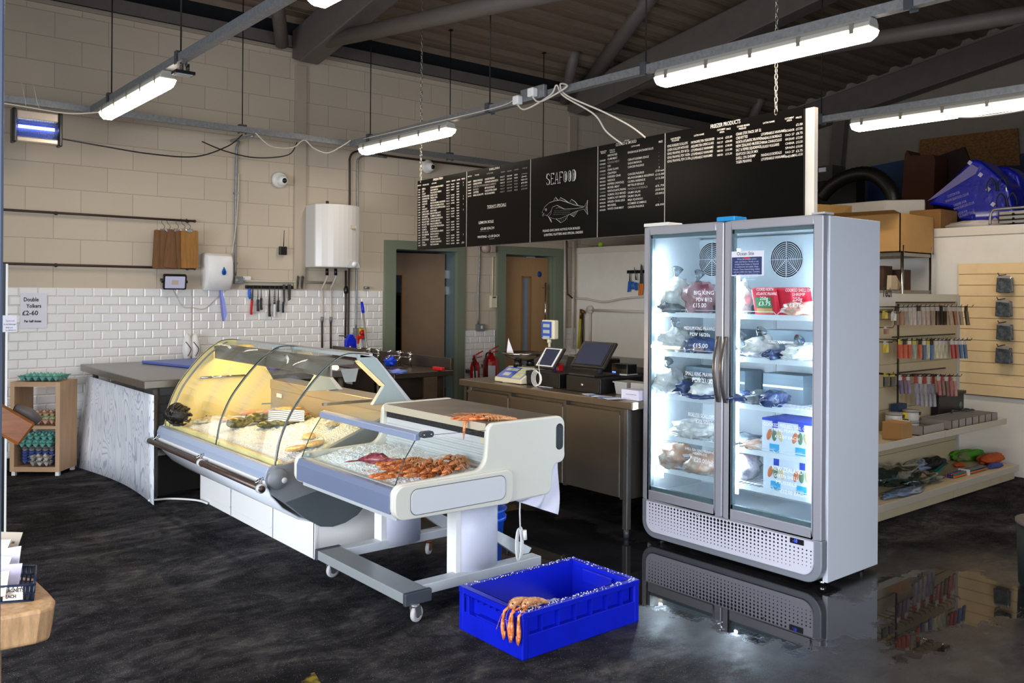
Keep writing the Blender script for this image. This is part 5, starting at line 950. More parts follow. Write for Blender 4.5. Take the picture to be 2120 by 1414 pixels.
MB().box(2.655, 3.14, 3.435, 4.40, .868, .905).build('top_deck', mat('stained steel deck', '#7c7268', .4, .6, var=.25, vs_=4), t, bevel=.004)
MB().box(2.650, 2.657, 3.435, 4.40, .866, .906).build('deck_front_edge', mat('cream deck edge', '#c9c0a8', .4, .2), t)
MB().box(2.668, 2.70, 3.435, 4.40, .830, .866).build('black_vent', mat('black vent', '#15161a', .5, bump=1, bs=120, bd=.006), t)
mb = MB(); mb.box(2.672, 2.70, 3.435, 4.40, .56, .83)
for k in range(6): z = .645+k*.027; mb.prism([(2.674, z), (2.662, z+.006), (2.662, z+.014), (2.674, z+.020)], 'y', 3.437, 4.398)
mb.build('ribbed_back_panel', cwi, t); MB().box(3.04, 3.06, 3.435, 4.40, .55, .87).build('rear_panel', cwi, t)
MB().box(2.667, 2.671, 3.45, 3.49, .80, .83).build('label_tag', cream, t)
gl2 = glassmat('small case glass', '#fafdfc', .7)
mb = MB(); mb.sheet([[(x, y, z) for y in (3.44, 4.395)] for x, z in ((2.128, .655), (2.155, .72), (2.19, .79), (2.245, .87))], (.005, 0, -.002)); g = mb.build('front_glass', gl2, t)
for y in (3.44, 4.395): mb = MB(); mb.tube([(2.13, y, .655), (2.157, y, .72), (2.192, y, .79), (2.247, y, .87)], .0026, 5); mb.build('glass_edge', gedge, g)
MB().prism([(2.235, .862), (2.235, .892), (2.262, .902), (2.275, .895), (2.262, .862)], 'y', 3.43, 4.40).build('top_rail', mat('pale blue rail', '#8c96ae', .35, .2), t, bevel=.003)
mb = MB(); mb.prism([(2.13, .68), (2.26, .88), (2.66, .84), (2.66, .70), (2.56, .685)], 'y', 3.418, 3.422); mb.build('side_glass', gl2, t); mb = MB(); mb.prism([(2.13, .68), (2.26, .88), (2.66, .86), (2.66, .70), (2.56, .685)], 'y', 4.415, 4.419); mb.build('side_glass', gl2, t)
mb = MB(); mb.tube([(2.26, 3.42, .885), (2.65, 3.42, .875)], .0015, 4); mb.build('side_glass_edge', gedge, t)
mb = MB(); mb.prism(rrect(2.255, 2.325, .875, .905, .014, 4), 'y', 3.405, 3.43); mb.build('corner_clamp', dgrey, t); mb = MB(); mb.cyl((2.27, 3.40, .89), (2.27, 3.406, .89), .005, n=8); mb.cyl((2.31, 3.40, .89), (2.31, 3.406, .89), .005, n=8); mb.build('clamp_bolt', chrome, t)
for xx, zz in ((2.70, .86), (2.17, .665)): mb = MB(); mb.lathe([(0, 4.385), (.012, 4.387), (.013, 4.40)], (xx, 0, zz), 12, 'y'); mb.build('panel_bolt', lgrey, t)
# stand: two columns, frame, castors
colm = mat('pale lilac column', '#c3c4d2', .4); frm = mat('pale grey frame', '#c3c6c8', .45, var=.06, vs_=8); rust = mat('rusty castor fork', '#5c2e1c', .8, var=.5, vs_=30)
for y in (3.60, 4.33):
    mb = MB(); mb.smooth = True; mb.prism([(2.60, y+.02)]+[(2.735+.135*math.cos(R(a)), y+.02+.085*math.sin(R(a))) for a in range(180, 361, 15)]+[(2.87, y+.02), (2.87, y+.06), (2.60, y+.06)], 'z', .10, .51); mb.smooth = False; mb.build('column', colm, t)
    MB().box(2.585, 2.615, y-.02, y+.06, .10, .51).build('column_edge', white, t)
for y in (3.50, 4.27): MB().box(2.34, 3.12, y+.03, y+.11, .085, .135).build('cross_beam', frm, t, bevel=.004)
MB().box(2.21, 2.35, 3.47, 4.36, .085, .135).build('front_beam', mat('brushed frame top', '#a4a8a8', .35, .3), t, bevel=.004)
for y in (3.455, 4.36): MB().box(2.205, 2.355, y, y+.025, .08, .14).build('beam_cap', dgrey, t, bevel=.004)
for y in (3.62, 4.34): mb = MB(); mb.prism([(2.87, .30), (2.87, .24), (3.02, .135), (3.10, .135), (3.12, .16)], 'y', y-.01, y+.03); mb.build('brace', frm, t, bevel=.003)
for i, (x, y, a) in enumerate(((2.255, 3.45, 20), (2.25, 4.28, 10), (2.90, 4.30, 40), (3.08, 3.56, 0))):
    cs = mat('castor fork steel', '#8c8a8a', .4, .7) if i != 2 else rust; X = Matrix.Translation((x, y, 0)) @ Matrix.Rotation(R(a), 4, 'Z')
    mb = MB(); mb.X = X; mb.cyl((0, 0, .075), (0, 0, .088), .022); mb.hexa([(-.01, -.018, .03), (.03, -.018, .03), (.03, -.014, .03), (-.01, -.014, .03)], [(-.02, -.018, .078), (.022, -.018, .078), (.022, -.014, .078), (-.02, -.014, .078)]); mb.hexa([(-.01, .014, .03), (.03, .014, .03), (.03, .018, .03), (-.01, .018, .03)], [(-.02, .014, .078), (.022, .014, .078), (.022, .018, .078), (-.02, .018, .078)]); c_ = mb.build('castor', cs, t)
    mb = MB(); mb.X = X; mb.lathe([(.026, -.011), (.036, -.011), (.039, -.006), (.039, .006), (.036, .011), (.026, .011)], (.012, 0, .039), 24, 'y'); mb.build('wheel', mat('grey tyre', '#b2b0ae', .6), c_)
    mb = MB(); mb.X = X; mb.lathe([(0, -.013), (.012, -.013), (.026, -.009), (.026, .009), (.012, .013), (0, .013)], (.012, 0, .039), 16, 'y'); mb.build('hub', rust if i in (0, 2) else cs, c_)
def h2(x, y):
    u = (x-2.16)/.5; return .640+.045*min(1, u*3)*min(1, (y-3.40)*3+.2)*min(1, (4.43-y)*5+.2)+.03*math.sin(PI*min(1, max(0, u)))*math.exp(-((y-4.1)/.25)**2)+.010*noise.noise((x*7, y*6, 3))
icebed(2.165, 2.668, 3.44, 4.396, h2, 'crushed ice in the smaller mobile counter', 60, 110, seed=9)
# dark red squid piece
p = at(790, 952, z=.72); sq = fishmat('purple red squid skin', '#6e2230', '#a0505c', 30); t_ = thing('squid', 'dark red squid lying on the ice of the smaller counter', 'squid', (p.x, p.y, .67)); mb = MB(); X = Matrix.Translation((p.x-.01, p.y+.02, .715)) @ Matrix.Rotation(R(-58), 4, 'Z'); mb.X = X
mb.tube([(-.12, 0, -.01), (-.09, 0, 0), (-.04, 0, .008), (.02, 0, .010), (.06, 0, .004)], [.003, .012, .030, .032, .014], 10, flat=.8); mb.build('mantle', sq, t_); mb = MB(); mb.X = X; mb.prism([(.05, -.01), (.05, .012), (.11, .03), (.10, 0), (.12, -.03)], 'z', -.008, .012); mb.build('fin', sq, t_)
for k in range(4): mb = MB(); mb.X = X; mb.tube([(-.11, (k-1.5)*.004, -.008), (-.15, (k-1.5)*.012, -.014), (-.18, (k-1.5)*.016, -.018)], [.003, .0025, .001], 4); mb.build('tentacle', sq, t_)
# langoustine pile
first = True; k = 0; places = []
rnd = random.Random(3)
for layer, (n_, dz) in enumerate(((9, .0), (7, .024), (4, .046))):
    for i in range(n_):
        px = 845+120*(i+.5)/n_+rnd.uniform(-8, 8); py = 980-(px-845)*.06-layer*8+rnd.uniform(-9, 7)
        if layer == 0 and i < 2: py += 4
        q = at(px, py, z=.665+dz); places.append((q.x, q.y, .655+dz, R(205+rnd.uniform(-22, 22)) if i % 4 else R(180+rnd.uniform(-15, 15)), rnd.uniform(-.25, .25)))
def rank(i, n): return ('first', 'second', 'third', 'fourth', 'fifth', 'sixth', 'seventh', 'eighth', 'ninth')[i]
idx = 0
for layer, n_ in enumerate((9, 7, 4)):
    for i in range(n_):
        x, y, z, a, r_ = places[idx]; idx += 1; lab = '%s langoustine from the squid end, %s layer of the orange pile' % (rank(i, n_), ('bottom', 'middle', 'top')[layer])
        if first: o = LG; first = False
        else: o = dup(LG, (0, 0, 0))
        x = min(x, 2.60); y = max(y, 3.56); o.location = (x, y, z); o.rotation_euler = (r_, -.06, a); o.scale = (1.0, 1.15, 1.2); o['label'] = lab; o['group'] = 'langoustines piled in the mobile counter'
for i, (px, py, a, lab) in enumerate(((1003, 862, 178, 'langoustine lying on the steel top, its claw hanging over the edge'), (1030, 866, 150, 'second langoustine lying on the steel top of the mobile counter'))):
    q = at(px, py, z=.915); o = dup(LG, (q.x, q.y, .907), (0, 0, R(a)), lab); o['group'] = 'langoustines on the steel top'; o.scale = (.95,)*3
mb = MB(); q = at(969, 870, z=.905); mb.tube([(q.x+.05, q.y, .912), (q.x+.0, q.y-.01, .915), (q.x-.035, q.y-.02, .90), (q.x-.04, q.y-.02, .86), (q.x-.042, q.y-.02, .81)], [.006, .007, .009, .008, .001], 7); mb.build('hanging_claw', langc, None, 'single orange claw dangling over the deck edge', 'claw')
# ---------------------------------------------------------------- blue crate
CX0, CX1, CY_0, CY_1, CH = 2.372, 3.100, 2.80, 3.262, .20
bl = mat('bright blue crate plastic', '#081ab4', .33, var=.10, vs_=8); t = thing('plastic_crate', 'bright blue fish crate on the floor in front of the counters', 'crate', (2.74, 3.03, 0))
w = .012; mb = MB(); i_ = .032
mb.box(CX0+i_, CX1-i_, CY_0+i_, CY_1-i_, .0, .012)
for q in ((CX0+i_, CX1-i_, CY_0+i_, CY_0+i_+.006), (CX0+i_, CX1-i_, CY_1-i_-.006, CY_1-i_), (CX0+i_, CX0+i_+.006, CY_0+i_, CY_1-i_), (CX1-i_-.006, CX1-i_, CY_0+i_, CY_1-i_)): mb.box(*q, .0, CH)
mb.build('shell', bl, t)
mb = MB(); rw = .04
for q in ((CX0, CX1, CY_0, CY_0+rw), (CX0, CX1, CY_1-rw, CY_1), (CX0, CX0+rw, CY_0+rw, CY_1-rw), (CX1-rw, CX1, CY_0+rw, CY_1-rw)): mb.box(*q, CH-.026, CH)
mb.build('rim', bl, t, bevel=.003)
for xx in (CX0+.001, CX1-.035):
    for yy in (CY_0+.001, CY_1-.035): MB().box(xx, xx+.034, yy, yy+.034, 0, CH-.02).build('corner_post', bl, t, bevel=.006)
mb = MB(); mb.box(CX0+.002, CX1-.002, CY_0+.002, CY_0+i_+.002, .0, .102); mb.build('lower_skirt', bl, t, bevel=.003); MB().box(CX0+.002, CX1-.002, CY_1-i_, CY_1-.002, .0, .102).build('lower_skirt', bl, t, bevel=.003)
MB().box(CX1-i_, CX1-.002, CY_0+.002, CY_1-.002, 0, .09).build('end_skirt', bl, t, bevel=.002); mb = MB(); mb.box(CX0+.002, CX0+i_+.002, CY_0+.002, CY_1-.002, 0, .09)
for y in (CY_0+.006, CY_0+.05, CY_1-.075, CY_1-.03): mb.box(CX0+.004, CX0+i_, y, y+.022, .0, CH-.02)
mb.prism([(CX0+.003, .09), (CX0+i_, .09), (CX0+i_, .115)], 'y', CY_0+.1, CY_1-.1) if 0 else mb.box(CX0+.003, CX0+i_+.001, CY_0+.13, CY_1-.13, .09, .10)
mb.build('end_skirt', bl, t, bevel=.002)
for k in range(8):
    x = CX0+.012+(CX1-CX0-.03)*k/7 if k else CX0+.035
    mb = MB(); mb.box(x, x+.005, CY_0+.003, CY_0+i_+.001, .10, CH-.02); mb.build('side_rib', bl, t)
for k in range(9): y = CY_0+.05+(CY_1-CY_0-.1)*k/8; mb = MB(); mb.box(CX0+.002, CX0+i_+.001, y, y+.004, CH-.042, CH-.02); mb.build('end_rib', bl, t)
for xx, s in ((CX0+i_+.006, 1), (CX1-i_-.006, -1)): mb = MB(); mb.prism(rrect(CY_0+.13, CY_1-.13, CH-.085, CH-.02, (.02, .02, .004, .004)), 'x', xx, xx+s*.022); mb.build('hand_grip', bl, t, bevel=.004)
def h3(x, y): return .03+.115*math.exp(-((x-2.47)/.17)**2-((y-2.93)/.13)**2)+.035*math.exp(-((x-2.72)/.15)**2-((y-2.87)/.1)**2)
icebed(CX0+.03, 2.95, CY_0+.03, CY_1-.03, h3, 'small heap of crushed ice in the front corner of the blue crate', 60, 50, seed=2, amp=.006)
mb = MB(); rr = random.Random(5)
for k in range(260):
    s = rr.random(); 
    if s < .45: x, y = rr.uniform(CX0, CX1), CY_0+rr.uniform(.003, rw-.003)
    elif s < .8: x, y = rr.uniform(CX0, CX1), CY_1-rr.uniform(.003, rw-.003)
    else: x, y = CX1-rr.uniform(.003, rw-.003), rr.uniform(CY_0, CY_1)
    r_ = rr.uniform(.0012, .0034); mb.ball((x, y, CH+r_*.4), r_, 5, 4)
mb.build('ice_crumbs', ice, None, 'scattered ice crumbs along the rim of the blue crate', 'ice', kind='stuff')
# two langoustines hanging over the crate edge: bodies on the rim, claws down the outside
for i, (dx, dy, lab) in enumerate(((0, .035, 'left one of two langoustines hanging over the blue crate rim'), (.045, 0, 'right one of two langoustines hanging over the blue crate rim'))):
    o = thing('langoustine', lab, 'langoustine', (CX0+dx, CY_0+.06+dy, CH), group='langoustines on the blue crate')
    bx, by = CX0+.012+dx*.9, CY_0+.045+dy; mb = MB()
    sp_ = [(bx+.12, by-.012+dy*.3, CH+.004), (bx+.095, by-.008, CH+.014), (bx+.065, by-.004, CH+.022), (bx+.03, by, CH+.025), (bx+.005, by+.0, CH+.022), (bx-.018, by, CH+.005)]; rs = [.006, .011, .014, .018, .019, .009]
    cc = spline(sp_, 5); rl = []
    for q in range(len(cc)): f = q/5; a_ = int(min(f, 4.999)); rl.append((rs[a_]+(rs[a_+1]-rs[a_])*(f-a_))*(1+.07*math.cos(q*2.1) if q < 15 else 1))
    mb.tube(cc, rl, 12); mb.build('body', langp, o)
    for s in (-1, 1):
        y0 = by+s*.022-.01*i; mb = MB(); X0 = CX0-.012-.006*(s > 0)
        mb.tube([(bx-.0, by+s*.012, CH+.012), (X0, y0, CH-.012), (X0-.004, y0+s*.004, CH-.045)], [.006, .0065, .008], 7); mb.tube([(X0-.004, y0+s*.004, CH-.043), (X0-.004, y0+s*.006, CH-.075), (X0-.003, y0+s*.005, CH-.105), (X0-.003, y0+s*.003, CH-.135)], [.007, .0105, .0085, .0015], 8); mb.tube([(X0-.003, y0-s*.006, CH-.095), (X0-.003, y0-s*.007, CH-.118), (X0-.003, y0-s*.002, CH-.132)], [.006, .004, .0012], 6); mb.build('claw', langc, o)
        for q in range(3): mb = MB(); xx = bx+.015+.018*q; mb.tube([(xx, by+s*.012, CH+.012), (xx-.005, by+s*.035, CH+.02), (xx-.012, by+s*.042, CH-.004)], [.003, .0022, .001], 5); mb.build('leg', lango, o)
        mb = MB(); mb.tube(spline([(bx-.018, by+s*.006, CH+.01), (bx-.05, by+s*.015, CH-.02), (bx-.06, by+s*.04, CH-.09)], 4), .0008, 4); mb.build('antenna', langc, o); mb = MB(); mb.ball((bx-.010, by+s*.010, CH+.024), .004, 8, 6); mb.build('eye', eyem, o)
# blue bucket, white bag, looped cable near the counter
t = thing('bucket', 'blue plastic bucket on the floor behind the counter column', 'bucket', (2.98, 3.95, 0)); bb = mat('bucket blue', '#0d4fc0', .35)
BX, BY = 2.985, 3.93
MB().lathe([(.13, 0), (.135, .02), (.155, .33), (.168, .335), (.168, .345), (.150, .345), (.130, .02), (0, .02)], (BX, BY, 0), 28).build('pail', bb, t); mb = MB(); mb.lathe([(.158, .28), (.165, .28), (.165, .30), (.158, .30)], (BX, BY, 0), 28); mb.build('collar', bb, t); mb = MB(); mb.tube([(BX+.165*math.cos(a), BY+.165*math.sin(a), .30-.10*math.sin((a+.6)/2.2*PI)*1) for a in [(-.6+2.2*i/12) for i in range(13)]], .003, 5); mb.build('handle', black, t)
mb = MB(); bagm = mat('white cotton bag', '#d6d4e0', .9)
def bag(u, v):
    x = 2.86+.33*u; top = .66-.14*(1-u)**1.5 if u > .0 else .5; bot = .52-.13*u+.02*math.sin(u*9); 
    z = (.50+.18*min(1, max(0, (u-.55)*4)))*(1-v)+(.49-.13*u)*v; return (x-.0, 3.46+.02*math.sin(u*14+v*4)+.03*v, z)
mb.smooth = True; mb.grid(bag, 24, 10); mb.grid(lambda u, v: tuple(Vector(bag(u, v))+Vector((0, .012, 0))), 24, 10); t2 = mb.build('cotton_bag', bagm, None, 'white cloth bag hanging under the rear of the mobile counter', 'bag')
q = at(1077, 1040, y=3.52); zf = at(1080, 1165, y=3.52).z
mb = MB(); mb.tube([(q.x, 3.52, .50), (q.x-.003, 3.52, .40), (q.x+.002, 3.52, zf+.18)], .0045, 6)
for k in range(4): mb.tube([(q.x+.004+.010*(k-1.5)+.018*math.cos(a), 3.52+.006*k, zf+.10+.085*math.sin(a)) for a in [2*PI*i/14 for i in range(15)]], .0042, 6, cap=False)
mb.tube([(q.x+.03, 3.52, zf+.17), (q.x+.035, 3.52, zf+.12)], .012, 8)
mb.build('power_cable', white, None, 'white power cable hanging from the counter and tied in a loop', 'cable')
cord('floor_cable', [(2.31, 6.3, .012), (2.28, 6.45, .012), (2.15, 6.62, .01), (2.0, 6.66, .01)], .008, white, 'white cable on the floor between the panel and the fish display')
# ---------------------------------------------------------------- double door upright freezer
FX, FB, FY0, FY1 = 4.166, 4.744, 2.482, 3.745; FZ = 1.99
t = thing('glass_door_freezer', 'tall silver freezer with two lit glass doors full of frozen seafood', 'freezer', (4.45, 3.11, 0)); FR = t
silver = mat('silver freezer paint', '#d2d4da', .38, .05, bump=.15, bs=400, bd=.001); sgrey = mat('freezer grey bezel', '#8d9098', .4, .3); inw = mat('white freezer liner', '#bfc6ca', .3)
mb = MB(); mb.box(FX+.05, FB, FY0, FY0+.03, .035, FZ-.005); mb.build('side_panel', silver, t, bevel=.003)
mb = MB(); mb.box(FX+.05, FB, FY1-.03, FY1, .035, FZ-.005); mb.build('side_panel', silver, t, bevel=.003)
MB().box(FB-.02, FB, FY0+.03, FY1-.03, .035, FZ-.005).build('back_panel', silver, t); MB().box(FX+.05, FB, FY0+.03, FY1-.03, FZ-.04, FZ-.005).build('top_panel', silver, t)
# inner liner box with openings to the front
L = MB(); x0, x1 = FX+.06, FB-.025
L.box(x1-.01, x1, FY0+.03, FY1-.03, .30, 1.95); L.box(x0, x1, FY0+.03, FY0+.04, .30, 1.95); L.box(x0, x1, FY1-.04, FY1-.03, .30, 1.95); L.box(x0, x1, FY0+.03, FY1-.03, .27, .30); L.box(x0, x1, FY0+.03, FY1-.03, 1.94, 1.95); L.build('liner', inw, t)
MB().box(FX+.05, FB-.03, FY0+.03, FY1-.03, .05, .27).build('machine_box', dgrey, t)
# front surround and perforated grille
oc = rrect(FY0+.002, FY1-.002, .028, .262, (.10, .10, .006, .006), 8)
mb = MB(); mb.prism(oc, 'x', FX-.004, FX+.05); mb.build('lower_bezel', sgrey, t, bevel=.006)
gc = rrect(FY0+.048, FY1-.045, .068, .256, (.065, .065, .004, .004), 8)
mb = MB(); mb.prism(gc, 'x', FX-.010, FX-.003); gp_ = mb.build('grille_panel', mat('pale lilac grille', '#cfccd8', .4), t)
mb = MB(); mb.tube([(FX-.011, y, z) for y, z in gc], .0022, 4); mb.build('grille_trim', lgrey, gp_)
mb = MB(); ncol = 46
for c_ in range(ncol):
    y = FY1-.072-c_*(1.155/ncol); u = abs(c_-ncol*.48)/(ncol*.52)
    for r_ in range(8):
        z = .242-r_*.0205-(.0 if c_ % 2 else .0); rad = .0098*(1-.50*u)*(1-.085*r_)
        if r_ < 2 and c_ > 39: continue
        if (z < .10 and (c_ < 2 or c_ > 43)): continue
        if r_ == 7 and (c_ < 4 or c_ > 40): continue
        mb.add([(FX-.0112, y+rad*math.cos(2*PI*j/8), z+rad*math.sin(2*PI*j/8)) for j in range(8)], [tuple(range(8))])
o = mb.build('vent_holes', mat('vent hole black', '#050506', .9), gp_, kind='stuff')
for y in (3.30, 2.83): mb = MB(); mb.lathe([(0, FX-.014), (.007, FX-.013), (.008, FX-.010)], (0, y, .240), 10, 'x'); mb.build('screw', chrome, gp_)
d0 = at(1636, 1112, x=FX-.012); d1 = at(1664, 1130, x=FX-.012); mb = MB(); mb.box(FX-.016, FX-.009, d1.y, d0.y, d1.z, d0.z); dsp = mb.build('display', black, t, bevel=.001)
mb = MB(); text(mb, '-18', frame((FX-.0175, d0.y-.018, d1.z+.008), (0, -1, 0), (0, 0, 1)), .027, .8); mb.build('digits', mat('blue led digits', '#3a46ff', .4, emit='#3a48ff', es=3), dsp)
# doors
fglass = glassmat('freezer glass', '#eef4f6', 1.3)
dfr = mat('silver door frame', '#a9a8ae', .35, .4)
for nm, a, b_, ga, gb in (('left', 3.128, FY1, 3.182, 3.700), ('right', FY0+.008, 3.122, 2.545, 3.076)):
    mb = MB()
    for q in ((a, ga, .262, FZ-.004), (gb, b_, .262, FZ-.004), (ga, gb, .262, .322), (ga, gb, 1.937, FZ-.004)): mb.box(FX, FX+.045, *q)
    dd = mb.build('door', dfr, t, bevel=.006)
    MB().box(FX+.008, FX+.012, ga, gb, .322, 1.937).build('glass_pane', fglass, dd)
    mb = MB()
    for q in ((ga, ga+.012, .322, 1.937), (gb-.012, gb, .322, 1.937), (ga, gb, .322, .345), (ga, gb, 1.915, 1.937)): mb.box(FX+.014, FX+.04, *q)
    mb.build('gasket', mat('gasket grey', '#6c7a7c', .5), dd)
    yh = 3.150 if nm == 'left' else 3.100
    mb = MB(); mb.smooth = True; H_ = []
    for i in range(13): u = i/12; z = 1.318-.385*u; H_.append((FX-.012-.038*math.sin(PI*u), z))
    mb.sheet([[(x, y, z) for y in (yh-.012, yh+.012)] for x, z in H_], (-.006, 0, 0)); mb.build('handle', mat('brushed handle', '#8f8984', .25, .9), dd, bevel=.001)
MB().box(FX+.02, FX+.05, 3.095, 3.155, .27, FZ-.01).build('centre_mullion', inw, t)
ledm = mat('cool white led', '#ffffff', .3, emit='#e3efff', es=LED_E)
ya = at(1373, 700, x=FX+.075).y; yb = at(1524, 700, x=FX+.055).y
for y in (ya, yb, FY0+.075): mb = MB(); mb.box(FX+.065, FX+.072, y-.012, y+.012, .40, 1.83); mb.build('led_strip', ledm, t)
# fan grilles on the back wall
wire = mat('white coated wire', '#e4e8ea', .3)
for px in (1474, 1628):
    c = at(px, 537, x=x1-.05); mb = MB()
    for k in range(9): r_ = .018+.0118*k; mb.tube([(c.x, c.y+r_*math.cos(2*PI*j/28), c.z+r_*math.sin(2*PI*j/28)) for j in range(29)], .0016, 4, cap=False)
    for a_ in (0, 90, 180, 225, 270, 315): mb.tube([(c.x-.001, c.y, c.z), (c.x-.001, c.y+.118*math.cos(R(a_)), c.z+.118*math.sin(R(a_)))], .0018, 4)
    mb.build('fan_grille', wire, t); mb = MB(); mb.lathe([(.0, c.x+.0025), (.112, c.x+.003)], (0, c.y, c.z), 28, 'x'); mb.build('fan_opening', mat('fan shadow grey', '#39444c', .6), t)
MB().box(x1-.045, x1-.01, FY0+.04, FY1-.04, 1.50, 1.93).build('fan_housing', mat('fan housing', '#aab4b8', .35, .2), t)
# wire shelves with white price rails
SHZ = (1.452, 1.204, .934, .675, .466)
for z in SHZ:
    for a, b_ in ((3.135, FY1-.045), (FY0+.045, 3.115)):
        mb = MB(); xs = FX+.085
        for k in range(22): y = a+(b_-a)*k/21; mb.cyl((xs, y, z-.012), (x1-.05, y, z-.012), .0016, n=4)
        for x in (xs+.1, xs+.25, x1-.06): mb.cyl((x, a, z-.016), (x, b_, z-.016), .0025, n=5)
        sh = mb.build('wire_shelf', wire, t); MB().box(xs-.012, xs-.006, a, b_, z-.032, z-.002).build('price_rail', mat('price rail white', '#e8eef2', .3), sh)
        mb = MB(); h_ = (b_-a)/2
        for s in range(2): q = a+h_*s; mb.tube([(xs-.008, q+.004, z), (xs-.008, q+.02, z+.014), (xs-.008, q+h_-.02, z+.014), (xs-.008, q+h_-.004, z)], .0022, 5)
        mb.build('front_wire', wire, sh)
mb = MB()
for k in range(12): y = 2.56+.05*k; mb.cyl((x1-.03, y, .62), (x1-.03, y, .93), .0015, n=4)
mb.build('back_wire', wire, t)
for y in (2.50, 3.13, 3.70):
    mb = MB(); mb.box(x1-.016, x1-.01, y, y+.02, .33, 1.5); mb.build('shelf_upright', lgrey, t)
# top items and feet
for (y, x) in ((FY0+.06, FX+.1), (FY1-.08, FX+.1), (FY0+.06, FB-.08)): MB().cyl((x, y, 0), (x, y, .036), .02, n=12).build('foot', chrome, t)
MB().box(FX, FX+.14, 3.55, 3.75, FZ+.001, FZ+.022).build('polystyrene_strip', offw, None, 'white strip lying on top of the freezer at its left end', 'strip', bevel=.003); MB().box(FX+.01, FX+.13, 3.06, 3.19, FZ+.001, FZ+.028).build('cyan_lid', mat('cyan plastic', '#1c8fd0', .35), None, 'bright blue plastic lid on top of the freezer', 'lid', bevel=.006)
MB().box(FX, FX+.09, FY0, FY0+.08, FZ+.001, FZ+.012).build('hinge_cover', lgrey, None, 'small metal hinge cover on the near top corner of the freezer', 'hinge', bevel=.002)
# handwriting on the glass
gw = MB(); gw2 = MB()
def gwrite(s, px, py, px1, h, right=True):
    p = at(px, py, x=FX+.0075); q = at(px1, py, x=FX+.0075); sz = h/1795*(p-Vector((0, 0, HC))).dot(_f)/.7
    wd_ = abs(p.y-q.y); text(gw2 if right else gw, s, frame((FX+.0068, p.y, p.z), (0, -1, 0), (0, 0, 1)), sz, fit=wd_)
for a in (('BIG KING', 1436, 610, 1478, 8), ('PDV 8/12', 1441, 624, 1474, 8), ('£15.00', 1434, 636, 1462, 9), ('MEDIUM KING PRAWNS', 1416, 682, 1480, 7), ('PDV 16/20s', 1428, 695, 1470, 7), ('£15.00', 1434, 719, 1465, 9), ('SMALL KING PRAWNS', 1419, 776, 1479, 8), ('PDV 21/30s', 1433, 790, 1479, 8), ('ROELESS SCALLOPS', 1425, 861, 1479, 8), ('£22.50/pk', 1440, 875, 1477, 8), ('SHELL ON KING PRAWNS', 1418, 930, 1478, 5), ('HEADLESS', 1434, 940, 1464, 5), ('£20.00/pk', 1436, 955, 1478, 9)): gwrite(*a, right=False)
for a in (('COOKED NORTH', 1566, 602, 1601, 6), ('ATLANTIC PRAWNS', 1566, 611, 1608, 6), ('250g', 1573, 621, 1590, 7), ('£3.75', 1570, 632, 1595, 8), ('COOKED SHELL ON', 1626, 604, 1680, 7), ('SHRIMP', 1640, 613, 1667, 7), ('250g', 1641, 623, 1661, 8), ('£3.75', 1633, 636, 1659, 9), ('TUBED SQUID', 1590, 710, 1626, 6), ('COOKED PEELED, TAIL ON', 1580, 880, 1674, 7), ('KING PRAWNS', 1602, 892, 1655, 7), ('£12.50 EACH', 1604, 905, 1655, 6), ('NEW ZEALAND', 1598, 972, 1662, 9), ('GREEN SHELL', 1602, 986, 1652, 7), ('MUSSELS', 1606, 1000, 1650, 7), ('£12.00 EACH', 1615, 1020, 1668, 8)): gwrite(*a)
gm = mat('white glass pen', '#f0f2f4', .5, emit='#ffffff', es=0)
doors = [o for o in t.children if o.name.startswith('door')]
gw.build('handwriting', gm, doors[0]); gw2.build('handwriting', gm, doors[1])
# notice stuck on the right door
a, b_ = at(1511, 521, x=FX-.001), at(1580, 569, x=FX-.001); b_.y = at(1580, 545, x=FX).y
t2 = thing('door_notice', 'printed Ocean Stix notice taped to the right freezer door', 'notice', (FX, a.y, b_.z)); MB().box(FX+.005, FX+.0065, b_.y, a.y, b_.z-.004, a.z).build('paper', paper, t2)
MB().box(FX+.0035, FX+.0048, b_.y+.012, a.y-.012, b_.z+.002, a.z-.034).build('navy_block', mat('navy print', '#1d2f63', .5), t2); mb = MB(); text(mb, 'Ocean Stix', frame((FX+.0035, a.y-.045, a.z-.024), (0, -1, 0), (0, 0, 1)), .030, .88); mb.build('title', ink, t2)
mb = MB(); LN = ('White fish protein surimi', 'with crab flavour. Ready to eat', 'straight from frozen or thawed', 'in sandwiches and salads. Keep', 'frozen. Once thawed keep chilled', 'and eat within two days. Contains', 'fish, wheat, egg and crustacean', 'molluscs. Please ask a member', 'of staff for more details')
for k, s in enumerate(LN): text(mb, s, frame((FX+.0025, (a.y+b_.y)/2, a.z-.050-k*.0145), (0, -1, 0), (0, 0, 1)), .0135, .95, 'CENTER')
mb.build('small_print', mat('pale print', '#b9c2dc', .6), t2)
MB().box(FX+.0025, FX+.0034, (a.y+b_.y)/2-.02, (a.y+b_.y)/2+.02, a.z-.044, a.z-.036).build('red_mark', red, t2)
